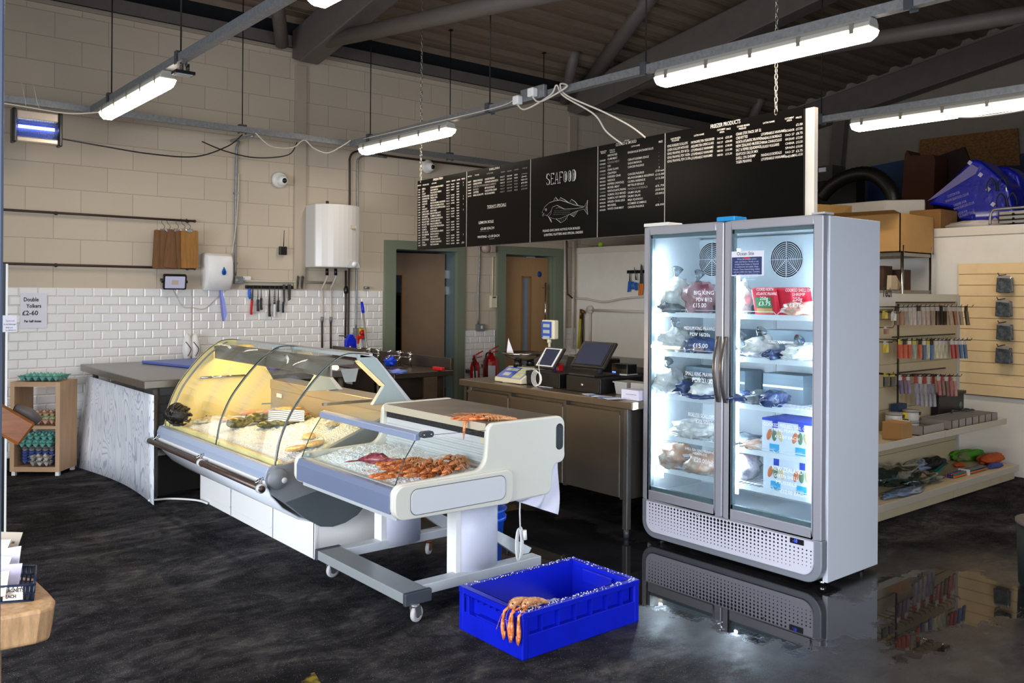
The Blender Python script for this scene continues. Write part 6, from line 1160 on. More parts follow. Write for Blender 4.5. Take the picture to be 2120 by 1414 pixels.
# ---------------------------------------------------------------- frozen goods
gb = mat('grey blue carton', '#64757f', .5, var=.1); dk = mat('deep blue carton', '#1c2f78', .45)
for z, y0, y1, h, m_, lab in ((1.195, 3.22, 3.64, .15, gb, 'grey blue carton at the back of the second shelf, left door'), (1.195, 2.74, 3.06, .16, gb, 'grey blue carton at the back of the second shelf, right door'), (1.195, 2.56, 2.72, .21, dk, 'deep blue carton at the right end of the second shelf'), (.925, 3.2, 3.66, .17, gb, 'grey blue carton at the back of the third shelf, left door'), (.925, 2.80, 3.07, .17, gb, 'grey blue carton at the back of the third shelf, right door'), (1.443, 3.2, 3.45, .12, mat('grey carton', '#5a646c', .5), 'grey carton behind the dark red bag on the top shelf')):
    t_ = thing('frozen_carton', lab, 'box', (4.6, (y0+y1)/2, z), group='cartons at the back of the freezer'); MB().box(4.48, 4.66, y0, y1, z, z+h).build('carton', m_, t_, bevel=.003); MB().box(4.478, 4.481, y0, y1, z+h*.52, z+h*.60).build('carton_seam', offw, t_)
XG = FX+.15
def bagmat(name, c1, c2, sc=22):
    if name in MC: return MC[name]
    m = bpy.data.materials.new(name); m.use_nodes = True; t_ = NT(m); c = t_.coord(); v = t_.n.new('ShaderNodeTexVoronoi'); v.inputs['Scale'].default_value = sc; t_.ln(c, v.inputs['Vector'])
    t_.ln(t_.ramp(v.outputs['Distance'], [(.15, lin(c1)), (.6, lin(c2))]), t_.b.inputs['Base Color']); t_.b.inputs['Roughness'].default_value = .25; t_.b.inputs['Coat Weight'].default_value = .5
    t_.bump(t_.math('ADD', v.outputs['Distance'], t_.noise(30, 3, c)), .7, .012); MC[name] = m; return m
frost = bagmat('frosted white seafood bag', '#f2efe8', '#cfcfca'); navyb = bagmat('navy printed bag', '#16264f', '#3a4c7c', 14); pinkb = bagmat('pink prawn bag', '#d9b3a2', '#c48a78', 26); peach = bagmat('shell on prawn bag', '#e3d3c4', '#c9a188', 18); greyb = bagmat('grey fish bag', '#8f979c', '#5c666c', 12); redb = bagmat('dark red bag', '#7c2836', '#b0888c', 9)
def fbag(px, py, z0, w, h, m_, label, dx=0, tie=True, dep=.12, group='bags of frozen seafood'):
    q = at(px, py, x=XG+dx); t_ = thing('frozen_bag', label, 'bag', (q.x, q.y, z0), group=group); mb = MB(); k = random.randint(1, 99)
    mb.ball((q.x, q.y, z0+h*.5), (dep, w/2, h*.52), 18, 12, .5, k); me = mb; me.v = [(x, y, max(z, z0)) for x, y, z in me.v]; mb.build('contents', m_, t_)
    if tie: mb = MB(); mb.tube([(q.x, q.y, z0+h*.9), (q.x-.02, q.y+.01, z0+h*1.1), (q.x-.03, q.y-.02, z0+h*1.35)], [.03, .012, .035], 8); mb.build('gathered_neck', glassmat('plastic film', '#d4dcdf', 2.5, .15), t_)
S1, S2, S3, S4, S5 = [z-.009 for z in SHZ]
fbag(1405, 620, S1, .20, .21, frost, 'white prawn bag in the left door, left end of the top shelf'); fbag(1395, 645, S1, .14, .07, greyb, 'small grey bag in front on the left of the top shelf', -.04, False)
fbag(1450, 620, S1, .17, .19, redb, 'dark red and white bag in the left door on the top shelf'); fbag(1532, 630, S1, .13, .20, frost, 'white bag in the right door beside the mullion, top shelf')
q = at(1592, 650, x=XG-.01)
for i, (dy, lab) in enumerate(((0, 'red prawn packet with a green label, front of the row'), (-.08, 'red prawn packet second in the row'), (-.15, 'red prawn packet at the right of the row'))):
    t_ = thing('frozen_packet', lab, 'packet', (q.x, q.y+dy, S1), group='red packets on the top shelf'); X = Matrix.Translation((q.x+.05*i, q.y+dy, S1)) @ Matrix.Rotation(R(-16), 4, 'Y'); mb = MB(); mb.X = X; mb.box(-.02, .02, -.07, .08, .0, .165); mb.build('pack', mat('red packet', '#c8283c', .35, var=.2, vs_=20), t_, bevel=.008)
    if i == 0: mb = MB(); mb.X = X; mb.box(-.023, -.0205, -.045, .06, .055, .115); mb.build('green_label', mat('green label', '#2f7c4a', .5), t_)
    if i == 0: mb = MB(); mb.X = X; mb.box(-.0225, -.0205, -.045, .06, .02, .05); mb.build('tan_label', mat('tan label', '#b09050', .5), t_)
fbag(1660, 648, S1, .16, .085, pinkb, 'pink prawn bag at the right end of the top shelf', -.02, False)
fbag(1400, 735, S2, .18, .15, frost, 'white bag at the left of the second shelf, left door'); fbag(1450, 735, S2, .20, .10, navyb, 'navy printed bag on the second shelf, left door', .02)
fbag(1535, 735, S2, .10, .10, greyb, 'grey bag beside the mullion on the second shelf'); fbag(1577, 730, S2, .17, .12, frost, 'white squid tube bag on the second shelf, right door'); fbag(1612, 738, S2, .10, .06, navyb, 'navy bag with a gold disc on the second shelf', -.02, False); fbag(1655, 740, S2, .17, .09, frost, 'white bag at the right end of the second shelf', -.01)
fbag(1385, 815, S3+.0, .16, .16, frost, 'white bag at the left of the third shelf, left door'); fbag(1425, 820, S3, .12, .10, navyb, 'navy bag in the middle of the third shelf, left door'); fbag(1460, 815, S3, .15, .10, frost, 'white prawn bag at the right of the third shelf, left door', -.02); fbag(1450, 828, S3, .20, .04, navyb, 'flat navy bag in front on the third shelf', -.05, False)
fbag(1540, 826, S3, .15, .07, navyb, 'navy bag with a gold disc left on the third shelf, right door', -.02, False); fbag(1575, 822, S3, .15, .08, greyb, 'grey bag in the middle of the third shelf, right door', 0, False); fbag(1603, 822, S3, .13, .09, navyb, 'dark bag at the right of the pile on the third shelf', -.02, False)
fbag(1440, 900, S4, .29, .11, frost, 'big white scallop bag alone on the fourth shelf, left door', .02, False)
fbag(1540, 925, S4, .16, .07, greyb, 'dark tray bag on the fourth shelf beside the mullion', .02, False); fbag(1568, 925, S4, .12, .05, peach, 'pale crab bag on the fourth shelf beside the first mussel box', .0, False)
fbag(1405, 975, S5, .20, .16, peach, 'prawn bag with a white label on the bottom shelf, left door', 0, False); fbag(1455, 985, S5, .20, .13, peach, 'prawn bag right of the labelled one on the bottom shelf', -.01, False)
q = at(1417, 955, x=FX+.11); t_ = thing('bag_label', 'white barcode label on the bottom shelf prawn bag', 'label', tuple(q)); mb = MB(); mb.X = Matrix.Translation(q) @ Matrix.Rotation(R(-8), 4, 'X'); mb.box(-.001, .001, -.06, .06, -.045, .045); mb.build('paper', paper, t_); mb = MB(); mb.X = Matrix.Translation(q) @ Matrix.Rotation(R(-8), 4, 'X')
for k in range(5): mb.box(-.002, -.0012, -.045, .0, .02-.011*k, .024-.011*k)
mb.build('print', ink, t_)
fbag(1540, 985, S5, .17, .17, bagmat('mauve fish bag', '#8a8490', '#b8aeb2', 10), 'mauve bag beside the mullion on the bottom shelf', .06, False)
boxw = mat('white mussel box', '#dfe6f2', .4); boxb = mat('royal blue print', '#1d3fb8', .4); cy = mat('cyan label', '#2fa8dc', .4); shO = mat('orange mussel', '#c8703c', .5); shG = mat('green mussel shell', '#5f7a5c', .5); shC = mat('cream mussel', '#d8c294', .5)
for i, (px, sz, lab) in enumerate(((1603, 0, 'white mussel box, upper left of the four'), (1657, 0, 'white mussel box, upper right of the four'), (1606, 1, 'white mussel box, lower left of the four'), (1660, 1, 'white mussel box, lower right of the four'))):
    z0 = (S4, S5)[sz]-.0; z0 = z0 if sz == 0 else S5; q = at(px, 930, x=FX+.085); hh = .195; t_ = thing('mussel_box', lab, 'box', (q.x, q.y, z0), group='mussel boxes in the freezer'); y0, y1 = q.y-.083, q.y+.083; xf = FX+.088
    MB().box(xf, xf+.25, y0, y1, z0, z0+hh).build('carton', boxw, t_, bevel=.002); MB().box(xf-.001, xf+.251, y0-.0005, y1+.0005, z0+hh-.012, z0+hh+.002).build('blue_top', boxb, t_); MB().box(xf-.002, xf-.0005, q.y-.02, q.y+.014, z0+hh-.05, z0+hh-.010).build('blue_tab', boxb, t_); MB().box(xf-.002, xf-.0005, q.y-.03, q.y+.032, z0+.012, z0+.055).build('cyan_label', cy, t_)
    for k, (m_, dy) in enumerate(((shO, .036), (shG, .002), (shC, -.036))): mb = MB(); X = Matrix.Translation((xf-.001, q.y+dy, z0+.105)) @ Matrix.Rotation(R((18, 0, -20)[k]), 4, 'X'); mb.X = X; mb.ball((0, 0, 0), (.002, .016, .034), 14, 8); mb.build('mussel_print', m_, t_)
    mb = MB(); text(mb, 'MUSSELS', frame((xf-.003, q.y+.026, z0+.022), (0, -1, 0), (0, 0, 1)), .014, .7); mb.build('lettering', white, t_)
# ---------------------------------------------------------------- refrigerated steel counter with tills
t = thing('steel_counter', 'long stainless steel counter with fridge doors behind the displays', 'counter', (4.4, 4.65, 0)); A0, A1 = 3.80, 5.56
ct = mat('warm brushed steel', '#8b7d6c', .3, .8, var=.1, vs_=3, stretch=(10, 1, 1)); cdo = mat('brushed door steel', '#857a6d', .32, .8, var=.05, vs_=1.5, stretch=(3, 3, .6))
MB().box(4.06, 4.90, 3.74, 5.60, .828, .88).build('worktop', ct, t, bevel=.006)
MB().box(4.13, 4.85, A0+.03, A1, .24, .828).build('body', steeld, t)
ys = (A0+.06, 4.40, 5.00, A1-.02)
for i in range(3):
    a, b_ = ys[i]+.012, ys[i+1]-.022; d_ = MB().box(4.085, 4.128, a, b_, .25, .800).build('fridge_door', cdo, t, bevel=.004); MB().box(4.078, 4.09, a, b_, .782, .80).build('door_pull', ct, d_)
for y in ys[:3]+(A1,): MB().box(4.09, 4.13, y-.02, y+.012, .24, .828).build('divider', steeld, t)
for x, y in ((4.11, A0+.03), (4.82, A0+.03), (4.11, 5.5), (4.82, 5.5)): l_ = MB().box(x-.018, x+.022, y-.02, y+.02, .05, .828).build('leg', steel, t, bevel=.003); MB().cyl((x, y, 0), (x, y, .05), .018).build('foot', dgrey, l_)
ZC = .881
def C(px, py): return at(px, py, z=ZC)
# tills: cash drawers with tablets
MB_ = MB
def drawer(label, y0, y1, x0):
    t_ = thing('cash_drawer', label, 'cash drawer', (x0+.2, (y0+y1)/2, ZC), group='black cash drawers'); b = mat('satin black metal', '#0d0d0f', .45, .2); MB().box(x0, x0+.42, y0, y1, ZC, ZC+.105).build('case', b, t_, bevel=.005); MB().box(x0-.006, x0, y0+.01, y1-.01, ZC+.012, ZC+.09).build('drawer_front', b, t_, bevel=.002)
    mb = MB(); mb.lathe([(0, x0-.014), (.011, x0-.013), (.013, x0-.006)], (0, (y0+y1)/2+.0, ZC+.05), 14, 'x'); mb.build('lock', chrome, t_); return t_
q1, q2 = C(1087, 792), C(1150, 803); drawer('black cash drawer under the smaller tablet nearer the scale', at(1158, 803, x=4.22).y, at(1088, 795, x=4.22).y, 4.22)
q3, q4 = C(1172, 800), C(1245, 812); dn = drawer('black cash drawer under the larger tablet by the printer', at(1243, 812, x=4.2).y, at(1172, 803, x=4.2).y, 4.20)
def tablet(label, c, w, h, yaw, tilt, base, frm_, scr):
    t_ = thing('tablet_till', label, 'tablet', tuple(base)); X = Matrix.Translation(c) @ Matrix.Rotation(yaw, 4, 'Z') @ Matrix.Rotation(tilt, 4, 'Y')
    mb = MB(); mb.X = X; mb.box(0, .022, -w/2, w/2, -h/2, h/2); mb.build('housing', mat('tablet housing', '#26211f', .4), t_, bevel=.006)
    mb = MB(); mb.X = X; mb.box(-.003, 0, -w/2+.018, w/2-.018, -h/2+.014, h/2-.014); mb.build('bezel', frm_, t_); mb = MB(); mb.X = X; mb.box(-.005, -.003, -w/2+.034, w/2-.034, -h/2+.022, h/2-.022); mb.build('screen', scr, t_)
    MB().tube([tuple(base), (base[0], base[1], base[2]+.03), tuple(Vector(c)+Vector((.03, 0, -.02)))], .020, 10).build('stand', mat('stand grey', '#2e3038', .4), t_)
    return t_
scr = mat('dark glossy screen', '#33353f', .06, spec=.9, emit='#50557a', es=.10)
c1 = at(1137, 740, x=4.33); tablet('smaller tablet till with a white border, tilted beside the scale', (4.33, c1.y, c1.z), .22, .19, R(0), R(38), (4.45, c1.y, ZC+.106), white, scr)
c2 = at(1228, 733, x=4.33); tt = tablet('larger tablet till on a post with a bright reflection', (4.33, c2.y, c2.z), .33, .22, R(0), R(38), (4.40, c2.y, ZC+.118), black, scr)
MB().box(4.24, 4.50, c2.y-.10, c2.y+.16, ZC+.106, ZC+.118).build('base_plate', mat('tablet housing'), tt, bevel=.003)
t_ = thing('receipt_printer', 'black cube receipt printer with blue lights right of the tablet', 'printer', (4.6, 4.35, ZC)); a, b_ = at(1270, 752, x=4.52), at(1294, 778, x=4.52); MB().box(4.44, 4.60, b_.y-.045, a.y, ZC+.0, b_.z+.006).build('riser', black, t_); MB().box(4.50, 4.60, b_.y-.04, a.y, b_.z+.006, a.z).build('case', black, t_, bevel=.004); MB().box(4.495, 4.605, b_.y-.042, a.y+.002, b_.z+.004, b_.z+.014).build('silver_foot', lgrey, t_)
mb = MB()
for k in range(3): mb.box(4.497, 4.50, a.y-.018-.012*k, a.y-.012-.012*k, b_.z+.018, b_.z+.026)
mb.build('status_lights', mat('blue status light', '#5b7cff', .4, emit='#5b7cff', es=3), t_)
# scale with pan and customer display
q = C(1055, 785); t_ = thing('shop_scale', 'cream retail scale with a steel pan and blue keypad', 'scale', (q.x+.2, q.y, ZC)); y0, y1 = at(1083, 787, x=4.18).y, at(1028, 779, x=4.18).y; xs_ = 4.16
mb = MB(); mb.prism([(xs_, ZC+.004), (xs_+.34, ZC+.004), (xs_+.34, ZC+.11), (xs_+.14, ZC+.115), (xs_, ZC+.035)], 'y', y0, y1); mb.build('body', cream, t_, bevel=.006)
X = frame((xs_+.004, y1-.02, ZC+.042), (0, -1, 0), (.14, 0, .08)); W_ = y1-y0-.04
mb = MB(); mb.X = X; mb.box(0, W_*.62, 0, .135, 0, .004); mb.build('blue_panel', mat('panel blue', '#2c4fae', .4), t_); mb = MB(); mb.X = X; mb.box(W_*.64, W_, .0, .135, 0, .004); mb.build('keypad', mat('keypad', '#9fb0d0', .5), t_)
mb = MB(); mb.X = X; mb.box(.03, W_*.30, .085, .12, .004, .006); mb.box(W_*.33, W_*.58, .085, .12, .004, .006); mb.box(.05, W_*.45, .02, .06, .004, .006); mb.build('displays', mat('lcd grey', '#a9b0a4', .4), t_)
mb = MB(); mb.X = X
for i in range(5):
    for j in range(4): mb.box(W_*.66+i*W_*.065, W_*.66+i*W_*.065+W_*.045, .01+j*.03, .03+j*.03, .004, .007)
mb.build('keys', mat('yellow keys', '#d6cf8c', .5), t_, kind='stuff')
cx, cyy = xs_+.21, at(1082, 745, x=4.37).y; mb = MB(); mb.smooth = True; mb.lathe([(0, ZC+.165), (.06, ZC+.166), (.13, ZC+.195), (.165, ZC+.225), (.168, ZC+.225), (.13, ZC+.190), (.06, ZC+.160), (0, ZC+.159)], (cx, cyy, 0), 32); mb.build('pan', mat('dark bowl steel', '#7c7266', .22, .9), t_)
MB().lathe([(.035, ZC+.11), (.03, ZC+.165)], (cx-.05, cyy, 0), 12).build('pan_support', black, t_); MB().lathe([(.035, ZC+.11), (.03, ZC+.165)], (cx+.08, cyy, 0), 12).build('pan_support', black, t_)
mb = MB(); mb.add([(cx-.05, cyy+.14, ZC+.20), (cx-.03, cyy+.06, ZC+.19), (cx-.04, cyy+.13, ZC+.33), (cx-.045, cyy+.145, ZC+.20)], [(0, 1, 2), (0, 2, 3), (1, 3, 2), (0, 3, 1)]); mb.build('paper_sheet', paper, None, 'folded white paper standing in the scale pan', 'paper')
a, b_ = at(1123, 662, x=4.55), at(1149, 703, x=4.55); t_ = thing('customer_display', 'cream price display on a pole with a blue screen', 'display', (4.55, a.y, ZC)); MB().box(4.54, 4.59, b_.y, a.y, b_.z, a.z).build('head', cream, t_, bevel=.01); MB().box(4.534, 4.54, b_.y+.03, a.y-.008, b_.z+.012, a.z-.012).build('blue_screen', mat('panel blue'), t_)
for k in range(3): z = a.z-.045-k*.047; MB().box(4.531, 4.535, b_.y+.045, a.y-.03, z-.012, z+.014).build('digit_window', mat('lcd grey'), t_)
ym = (a.y+b_.y)/2; MB().cyl((4.56, ym, ZC), (4.56, ym, b_.z), .010).build('pole', cream, t_); MB().cyl((4.56, ym, b_.z-.03), (4.56, ym, b_.z), .018).build('collar', cream, t_)
# odds and ends on the counter
for i, (px, py, lab) in enumerate(((1052, 790, 'white pen lying in front of the scale'), (1050, 793, 'second white pen in front of the scale'))): q = C(px, py); mb = MB(); mb.cyl((q.x, q.y+.05, ZC+.005), (q.x+.03, q.y-.05, ZC+.005), .005, n=8); mb.build('pen', offw, None, lab, 'pen', 'pens by the scale')
q = C(1132, 801); mb = MB(); mb.X = Matrix.Translation(q); mb.box(-.02, .03, -.07, .06, 0, .002); mb.box(-.04, -.01, -.03, .08, .002, .004); mb.build('paper_slips', paper, None, 'thin white paper slips on the counter before the first drawer', 'paper')
q = C(1165, 797); mb = MB()
for k in range(4): mb.tube([(4.17, q.y+.035*math.cos(a)*(1+.12*k)+.01*k, ZC+.06+.045*math.sin(a)*(1+.1*k)) for a in [2*PI*i/18 for i in range(19)]], .0028, 5, cap=False)
mb.tube(spline([(4.17, q.y-.02, ZC+.09), (4.2, q.y+.03, ZC+.16), (4.27, q.y+.06, ZC+.23), (4.30, q.y+.08, ZC+.24)]), .0025, 5); mb.build('charging_cable', white, None, 'coiled white charging cable between the two cash drawers', 'cable')
q = at(1157, 763, x=4.4); t_ = thing('card_pack', 'red and blue packet by the coiled cable', 'packet', tuple(q)); MB().box(4.38, 4.42, q.y-.025, q.y+.03, ZC+.106, ZC+.155).build('pack', red, t_); MB().box(4.377, 4.38, q.y+.008, q.y+.03, ZC+.106, ZC+.155).build('blue_side', blue, t_); mb = MB(); text(mb, 'N', frame((4.376, q.y+.004, ZC+.115), (0, -1, 0), (0, 0, 1)), .04); mb.build('letter', cream, t_)
clr = glassmat('clear plastic tub', '#dfe2df', 3, .2); tubm = mat('translucent tub', '#c4c0ba', .35, trans=.35)
t_ = thing('plastic_tub', 'clear plastic tub at the near end of the counter', 'tub', tuple(C(1290, 815))); q = C(1290, 817); mb = MB(); mb.hexa([(q.x-.02, q.y-.05, ZC), (q.x+.10, q.y-.05, ZC), (q.x+.10, q.y+.05, ZC), (q.x-.02, q.y+.05, ZC)], [(q.x-.03, q.y-.06, ZC+.085), (q.x+.11, q.y-.06, ZC+.085), (q.x+.11, q.y+.06, ZC+.085), (q.x-.03, q.y+.06, ZC+.085)]); mb.build('tub', tubm, t_, bevel=.006); mb = MB(); mb.box(q.x-.035, q.x+.115, q.y-.065, q.y+.065, ZC+.080, ZC+.088); mb.build('tub_rim', tubm, t_)
t_ = thing('plastic_tub', 'wider clear tub with oddments behind the white carton', 'tub', tuple(C(1320, 805))); MB().box(4.30, 4.46, 3.80, 3.98, ZC, ZC+.09).build('tub', tubm, t_, bevel=.006); MB().ball((4.33, 3.84, ZC+.10), (.025, .03, .02), 8, 6).build('contents', cream, t_)
q0, q1 = C(1284, 826), C(1330, 832); t_ = thing('white_carton', 'long white carton at the near corner of the counter', 'box', tuple(q0)); MB().box(q0.x+.01, q0.x+.09, 3.752, q0.y, ZC, ZC+.065).build('carton', mat('white carton', '#d2cedc', .6), t_, bevel=.002); mb = MB(); text(mb, '. . . . .', frame((q0.x+.0085, q0.y-.02, ZC+.008), (0, -1, 0), (0, 0, 1)), .03, .8); mb.box(q0.x+.0085, q0.x+.0095, 3.77, q0.y-.04, ZC+.035, ZC+.037); mb.build('print', ink, t_)
for i in range(5): q = C(1222+i*12, 817+i*2.5); mb = MB(); mb.X = Matrix.Translation((q.x, q.y, ZC+.0015*i)) @ Matrix.Rotation(R(-25+23*i), 4, 'Z'); mb.box(-.04, .04, -.06, .06, 0, .0014); mb.build('paper_card', mat('card stock %d' % (i % 2), ('#d9dbe4', '#6d86b0')[i % 2], .6), None, ('leftmost card of the loose cards near the tub, white', 'second card of the loose cards near the tub, blue', 'middle card of the loose cards near the tub, white', 'fourth card of the loose cards near the tub, blue', 'card of the loose heap touching the tub, white')[i], 'card', 'loose cards on the counter')
# low steel appliance and black case behind the tills
t_ = thing('steel_cabinet', 'low dark steel cabinet behind the printer along the partition', 'cabinet', (5.5, 5.3, 0)); a = at(1255, 738, x=5.3); MB().box(5.25, 5.85, 3.9, 6.0, 0, .93).build('body', steeld, t_); MB().box(5.20, 5.9, 3.85, 6.05, .93, .985).build('top', steel, t_, bevel=.005)
t_ = thing('black_holdall', 'black machine case behind the smaller tablet', 'case', (4.78, 5.1, ZC)); MB().prism([(4.62, ZC), (4.88, ZC), (4.88, ZC+.19), (4.70, ZC+.20)], 'y', 4.62, 5.02).build('body', black, t_, bevel=.01); mb = MB(); mb.tube(spline([(4.72, 4.7, ZC+.20), (4.73, 4.78, ZC+.235), (4.73, 4.88, ZC+.235), (4.72, 4.95, ZC+.20)]), .006, 6); mb.build('handle', black, t_)
# ---------------------------------------------------------------- sink unit
t = thing('steel_sink_unit', 'stainless steel sink unit with two pairs of taps by the first door', 'sink', (4.15, 7.2, 0)); SZ = .885; sk = mat('dark sink steel', '#5d5248', .35, .8, var=.2, vs_=4)
MB().box(3.86, 4.47, 6.25, 8.45, SZ-.05, SZ).build('sink_top', sk, t, bevel=.006); MB().box(4.44, 4.47, 6.25, 8.45, SZ, SZ+.105).build('upstand', sk, t, bevel=.004); MB().box(3.90, 4.40, 6.6, 8.4, .60, SZ-.05).build('sink_bowl', sk, t, bevel=.02)
MB().box(3.855, 3.875, 6.6, 8.45, SZ-.20, SZ-.045).build('front_apron', sk, t); MB().box(3.853, 3.856, 6.95, 7.06, SZ-.15, SZ-.06).build('care_label', paper, t)
for x, y in ((3.95, 6.35), (4.40, 6.35), (3.95, 8.3), (4.4, 8.3)): l_ = MB().box(x-.02, x+.02, y-.02, y+.02, .03, SZ-.05).build('leg', sk, t); MB().cyl((x, y, 0), (x, y, .03), .016).build('foot', black, l_)
MB().cyl((4.15, 7.3, .2), (4.15, 7.3, .60), .05).build('waste_pipe', dgrey, t)
for i, (px, lab) in enumerate(((849, 'chrome tap nearest the near end of the sink'), (827, 'second chrome tap from the near end of the sink'), (783, 'third chrome tap, right one of the far pair'), (765, 'chrome tap furthest along the sink'))):
    q = at(px, (762, 758, 749, 746)[i], x=4.33); y = q.y; zt = at(px, (729, 726, 722, 720)[i], x=4.33).z; t_ = thing('sink_tap', lab, 'tap', (4.33, y, SZ), group='taps on the steel sink'); mb = MB(); mb.tube([(4.33, y, SZ+.001), (4.33, y, zt-.07), (4.335, y, zt-.04)], [.014, .013, .018], 10); mb.build('pillar', chrome, t_)
    mb = MB(); mb.tube(spline([(4.33, y, zt-.06), (4.28, y, zt-.05), (4.22, y, zt-.055), (4.19, y, zt-.085)]), [.013]*19, 8) if 0 else mb.tube(spline([(4.33, y, zt-.06), (4.28, y, zt-.045), (4.22, y, zt-.05), (4.19, y, zt-.075)], 4), .011, 8); mb.build('spout', chrome, t_); mb = MB(); mb.cyl((4.335, y, zt-.045), (4.335, y, zt), .017); mb.tube([(4.33, y, zt-.01), (4.25, y, zt-.0), (4.20, y, zt-.005)], [.008, .006, .010], 8); mb.build('lever', chrome, t_)
bgl = mat('bright blue nitrile', '#1443d8', .4)
for px, py, r_, lab, m_, kk in ((808, 753, (.05, .06, .045), 'crumpled bright blue glove behind the taps on the sink', bgl, 11), (824, 769, (.07, .07, .018), 'flat pale blue glove on the sink corner', mat('pale blue nitrile', '#6a7cd0', .5), 12)):
    q = at(px, py, z=SZ+.02); mb = MB(); mb.ball((q.x, q.y, SZ+r_[2]), r_, 20, 14, .6, kk); o = mb.build('rubber_glove', m_, None, lab, 'glove')
q = at(905, 764, z=SZ+.01); MB().box(q.x-.02, q.x+.02, q.y-.09, q.y+.05, SZ+.001, SZ+.03).build('red_brush', red, None, 'red plastic brush lying at the near end of the sink', 'brush', bevel=.006)
mb = MB(); rr = random.Random(8)
for k in range(26): x, y = rr.uniform(4.05, 4.35), rr.uniform(6.5, 7.3); mb.ball((x, y, SZ+.006), (rr.uniform(.006, .018), rr.uniform(.008, .025), .006), 6, 4)
mb.build('sink_scraps', mat('wet scraps', '#2a2320', .4), None, 'dark wet scraps strewn on the sink around the taps', 'scraps', kind='stuff')
# bottle, spray, mop handle, jug by the sink and wall
q = at(724, 712, y=8.35); t_ = thing('blue_dustpan', 'bright blue long handled scoop hanging by the tiles', 'scoop', tuple(q)); w_ = (at(735, 712, y=8.35)-at(713, 712, y=8.35)).length/2; zt, zb = at(724, 692, y=8.35).z, at(724, 728, y=8.35).z
MB().prism([(q.x-w_, zb), (q.x+w_, zb), (q.x+w_, zt-.07), (q.x+w_*.3, zt), (q.x-w_*.3, zt), (q.x-w_, zt-.07)], 'y', 8.31, 8.36).build('blade', blue, t_, bevel=.008); MB().box(q.x-w_*.5, q.x+w_*.5, 8.30, 8.31, zb+.01, zt-.09).build('rib', blue, t_, bevel=.003); MB().cyl((q.x, 8.335, zb-.25), (q.x, 8.335, zb), .012).build('shaft', white, t_); MB().box(q.x-.006, q.x+.006, 8.35, 8.588, zt-.03, zt-.018).build('wall_hook', dgrey, t_)
a, m_, b_ = at(749, 625, y=8.5), at(752, 648, y=8.46), at(762, 745, y=8.3); t_ = thing('mop_handle', 'leaning aluminium handle with a blue grip beside the isolator', 'mop', tuple(b_)); MB().cyl(m_, b_+(b_-m_)*((b_.z-.003)/(m_.z-b_.z)), .012).build('shaft', mat('bright aluminium', '#cfcdca', .3, .6), t_); MB().tube([tuple(a), tuple(a.lerp(m_, .5)), tuple(m_)], [.013, .018, .016], 10).build('grip', blue, t_)
q = at(746, 735, y=8.1); t_ = thing('spray_bottle', 'clear spray bottle with a red trigger behind the fish display', 'bottle', (q.x, 8.1, SZ)); MB().lathe([(.035, SZ), (.037, SZ+.02), (.037, SZ+.12), (.015, SZ+.17), (.013, SZ+.19)], (q.x, 8.1, 0), 16).build('bottle', tubm, t_); zt = at(746, 702, y=8.1).z; MB().box(q.x-.05, q.x+.03, 8.085, 8.115, SZ+.19, SZ+.225).build('trigger_head', red, t_, bevel=.006); MB().box(q.x-.035, q.x-.02, 8.09, 8.11, SZ+.14, SZ+.19).build('trigger', red, t_)
t_ = thing('purple_bottle', 'white tub and purple bottle seen over the fish display', 'bottle', (4.0, 8.2, SZ)); q = at(722, 745, y=8.2); MB().lathe([(.045, SZ), (.045, SZ+.05), (.02, SZ+.10), (.015, SZ+.12)], (q.x+.02, 8.2, 0), 14).build('bottle', mat('purple plastic', '#3d1a63', .4), t_); MB().tube([(q.x-.01, 8.15, SZ+.02), (q.x-.04, 8.14, SZ+.06), (q.x-.01, 8.15, SZ+.11)], .008, 6).build('handle', white, t_)
# ---------------------------------------------------------------- on the white partition behind the counter (plane x = 8.2)
def Q(px, py, off=0): return at(px, py, x=8.2-off)
q = Q(1299, 563, .02); r_ = Q(1345, 564, .02); t_ = thing('knife_rack', 'short black magnetic strip on the white partition', 'knife rack', tuple(q)); MB().box(8.17, 8.199, r_.y, q.y, q.z-.02, q.z+.02).build('magnetic_bar', black, t_)
def wallstick(px0, y0, y1, y2, m_, w0, w1, label, name, cat):
    a, m2, b_ = Q(px0, y0, .05), Q(px0, y1, .05), Q(px0-2, y2, .05); t_ = thing(name, label, cat, tuple(b_)); MB().prism([(m2.y-w0, m2.z), (m2.y+w0, m2.z), (a.y+w0*.3, a.z), (a.y-w0*.5, a.z-.03)], 'x', 8.155, 8.159).build('blade', dgrey, t_); MB().prism([(m2.y-w1, m2.z), (m2.y+w1, m2.z), (b_.y+w1, b_.z), (b_.y-w1*.9, b_.z+.01)], 'x', 8.148, 8.166).build('handle', m_, t_, bevel=.006)
wallstick(1327, 546, 587, 612, mat('orange handle', '#d8721a', .4), .03, .032, 'orange handled fish knife on the partition strip', 'kitchen_knife', 'knife')
wallstick(1303, 562, 582, 605, mat('bright blue handle', '#1b5fb8', .4), .012, .022, 'blue handled peeler on the partition strip', 'peeler', 'peeler')
q = Q(1314, 590, .05); t_ = thing('scissors', 'blue handled scissors on the partition strip', 'scissors', tuple(q)); mb = MB(); mb.tube([Q(1313, 553, .05), Q(1317, 580, .05)], [.004, .012], 6); mb.build('blades', blade, t_)
for k, (px, py) in enumerate(((1310, 591), (1317, 593))): c = Q(px, py, .05); mb = MB(); mb.tube([(c.x, c.y+.022*math.cos(a), c.z+.042*math.sin(a)) for a in [2*PI*i/16 for i in range(17)]], .011, 6, cap=False); mb.build('finger_loop', mat('bright blue handle'), t_)
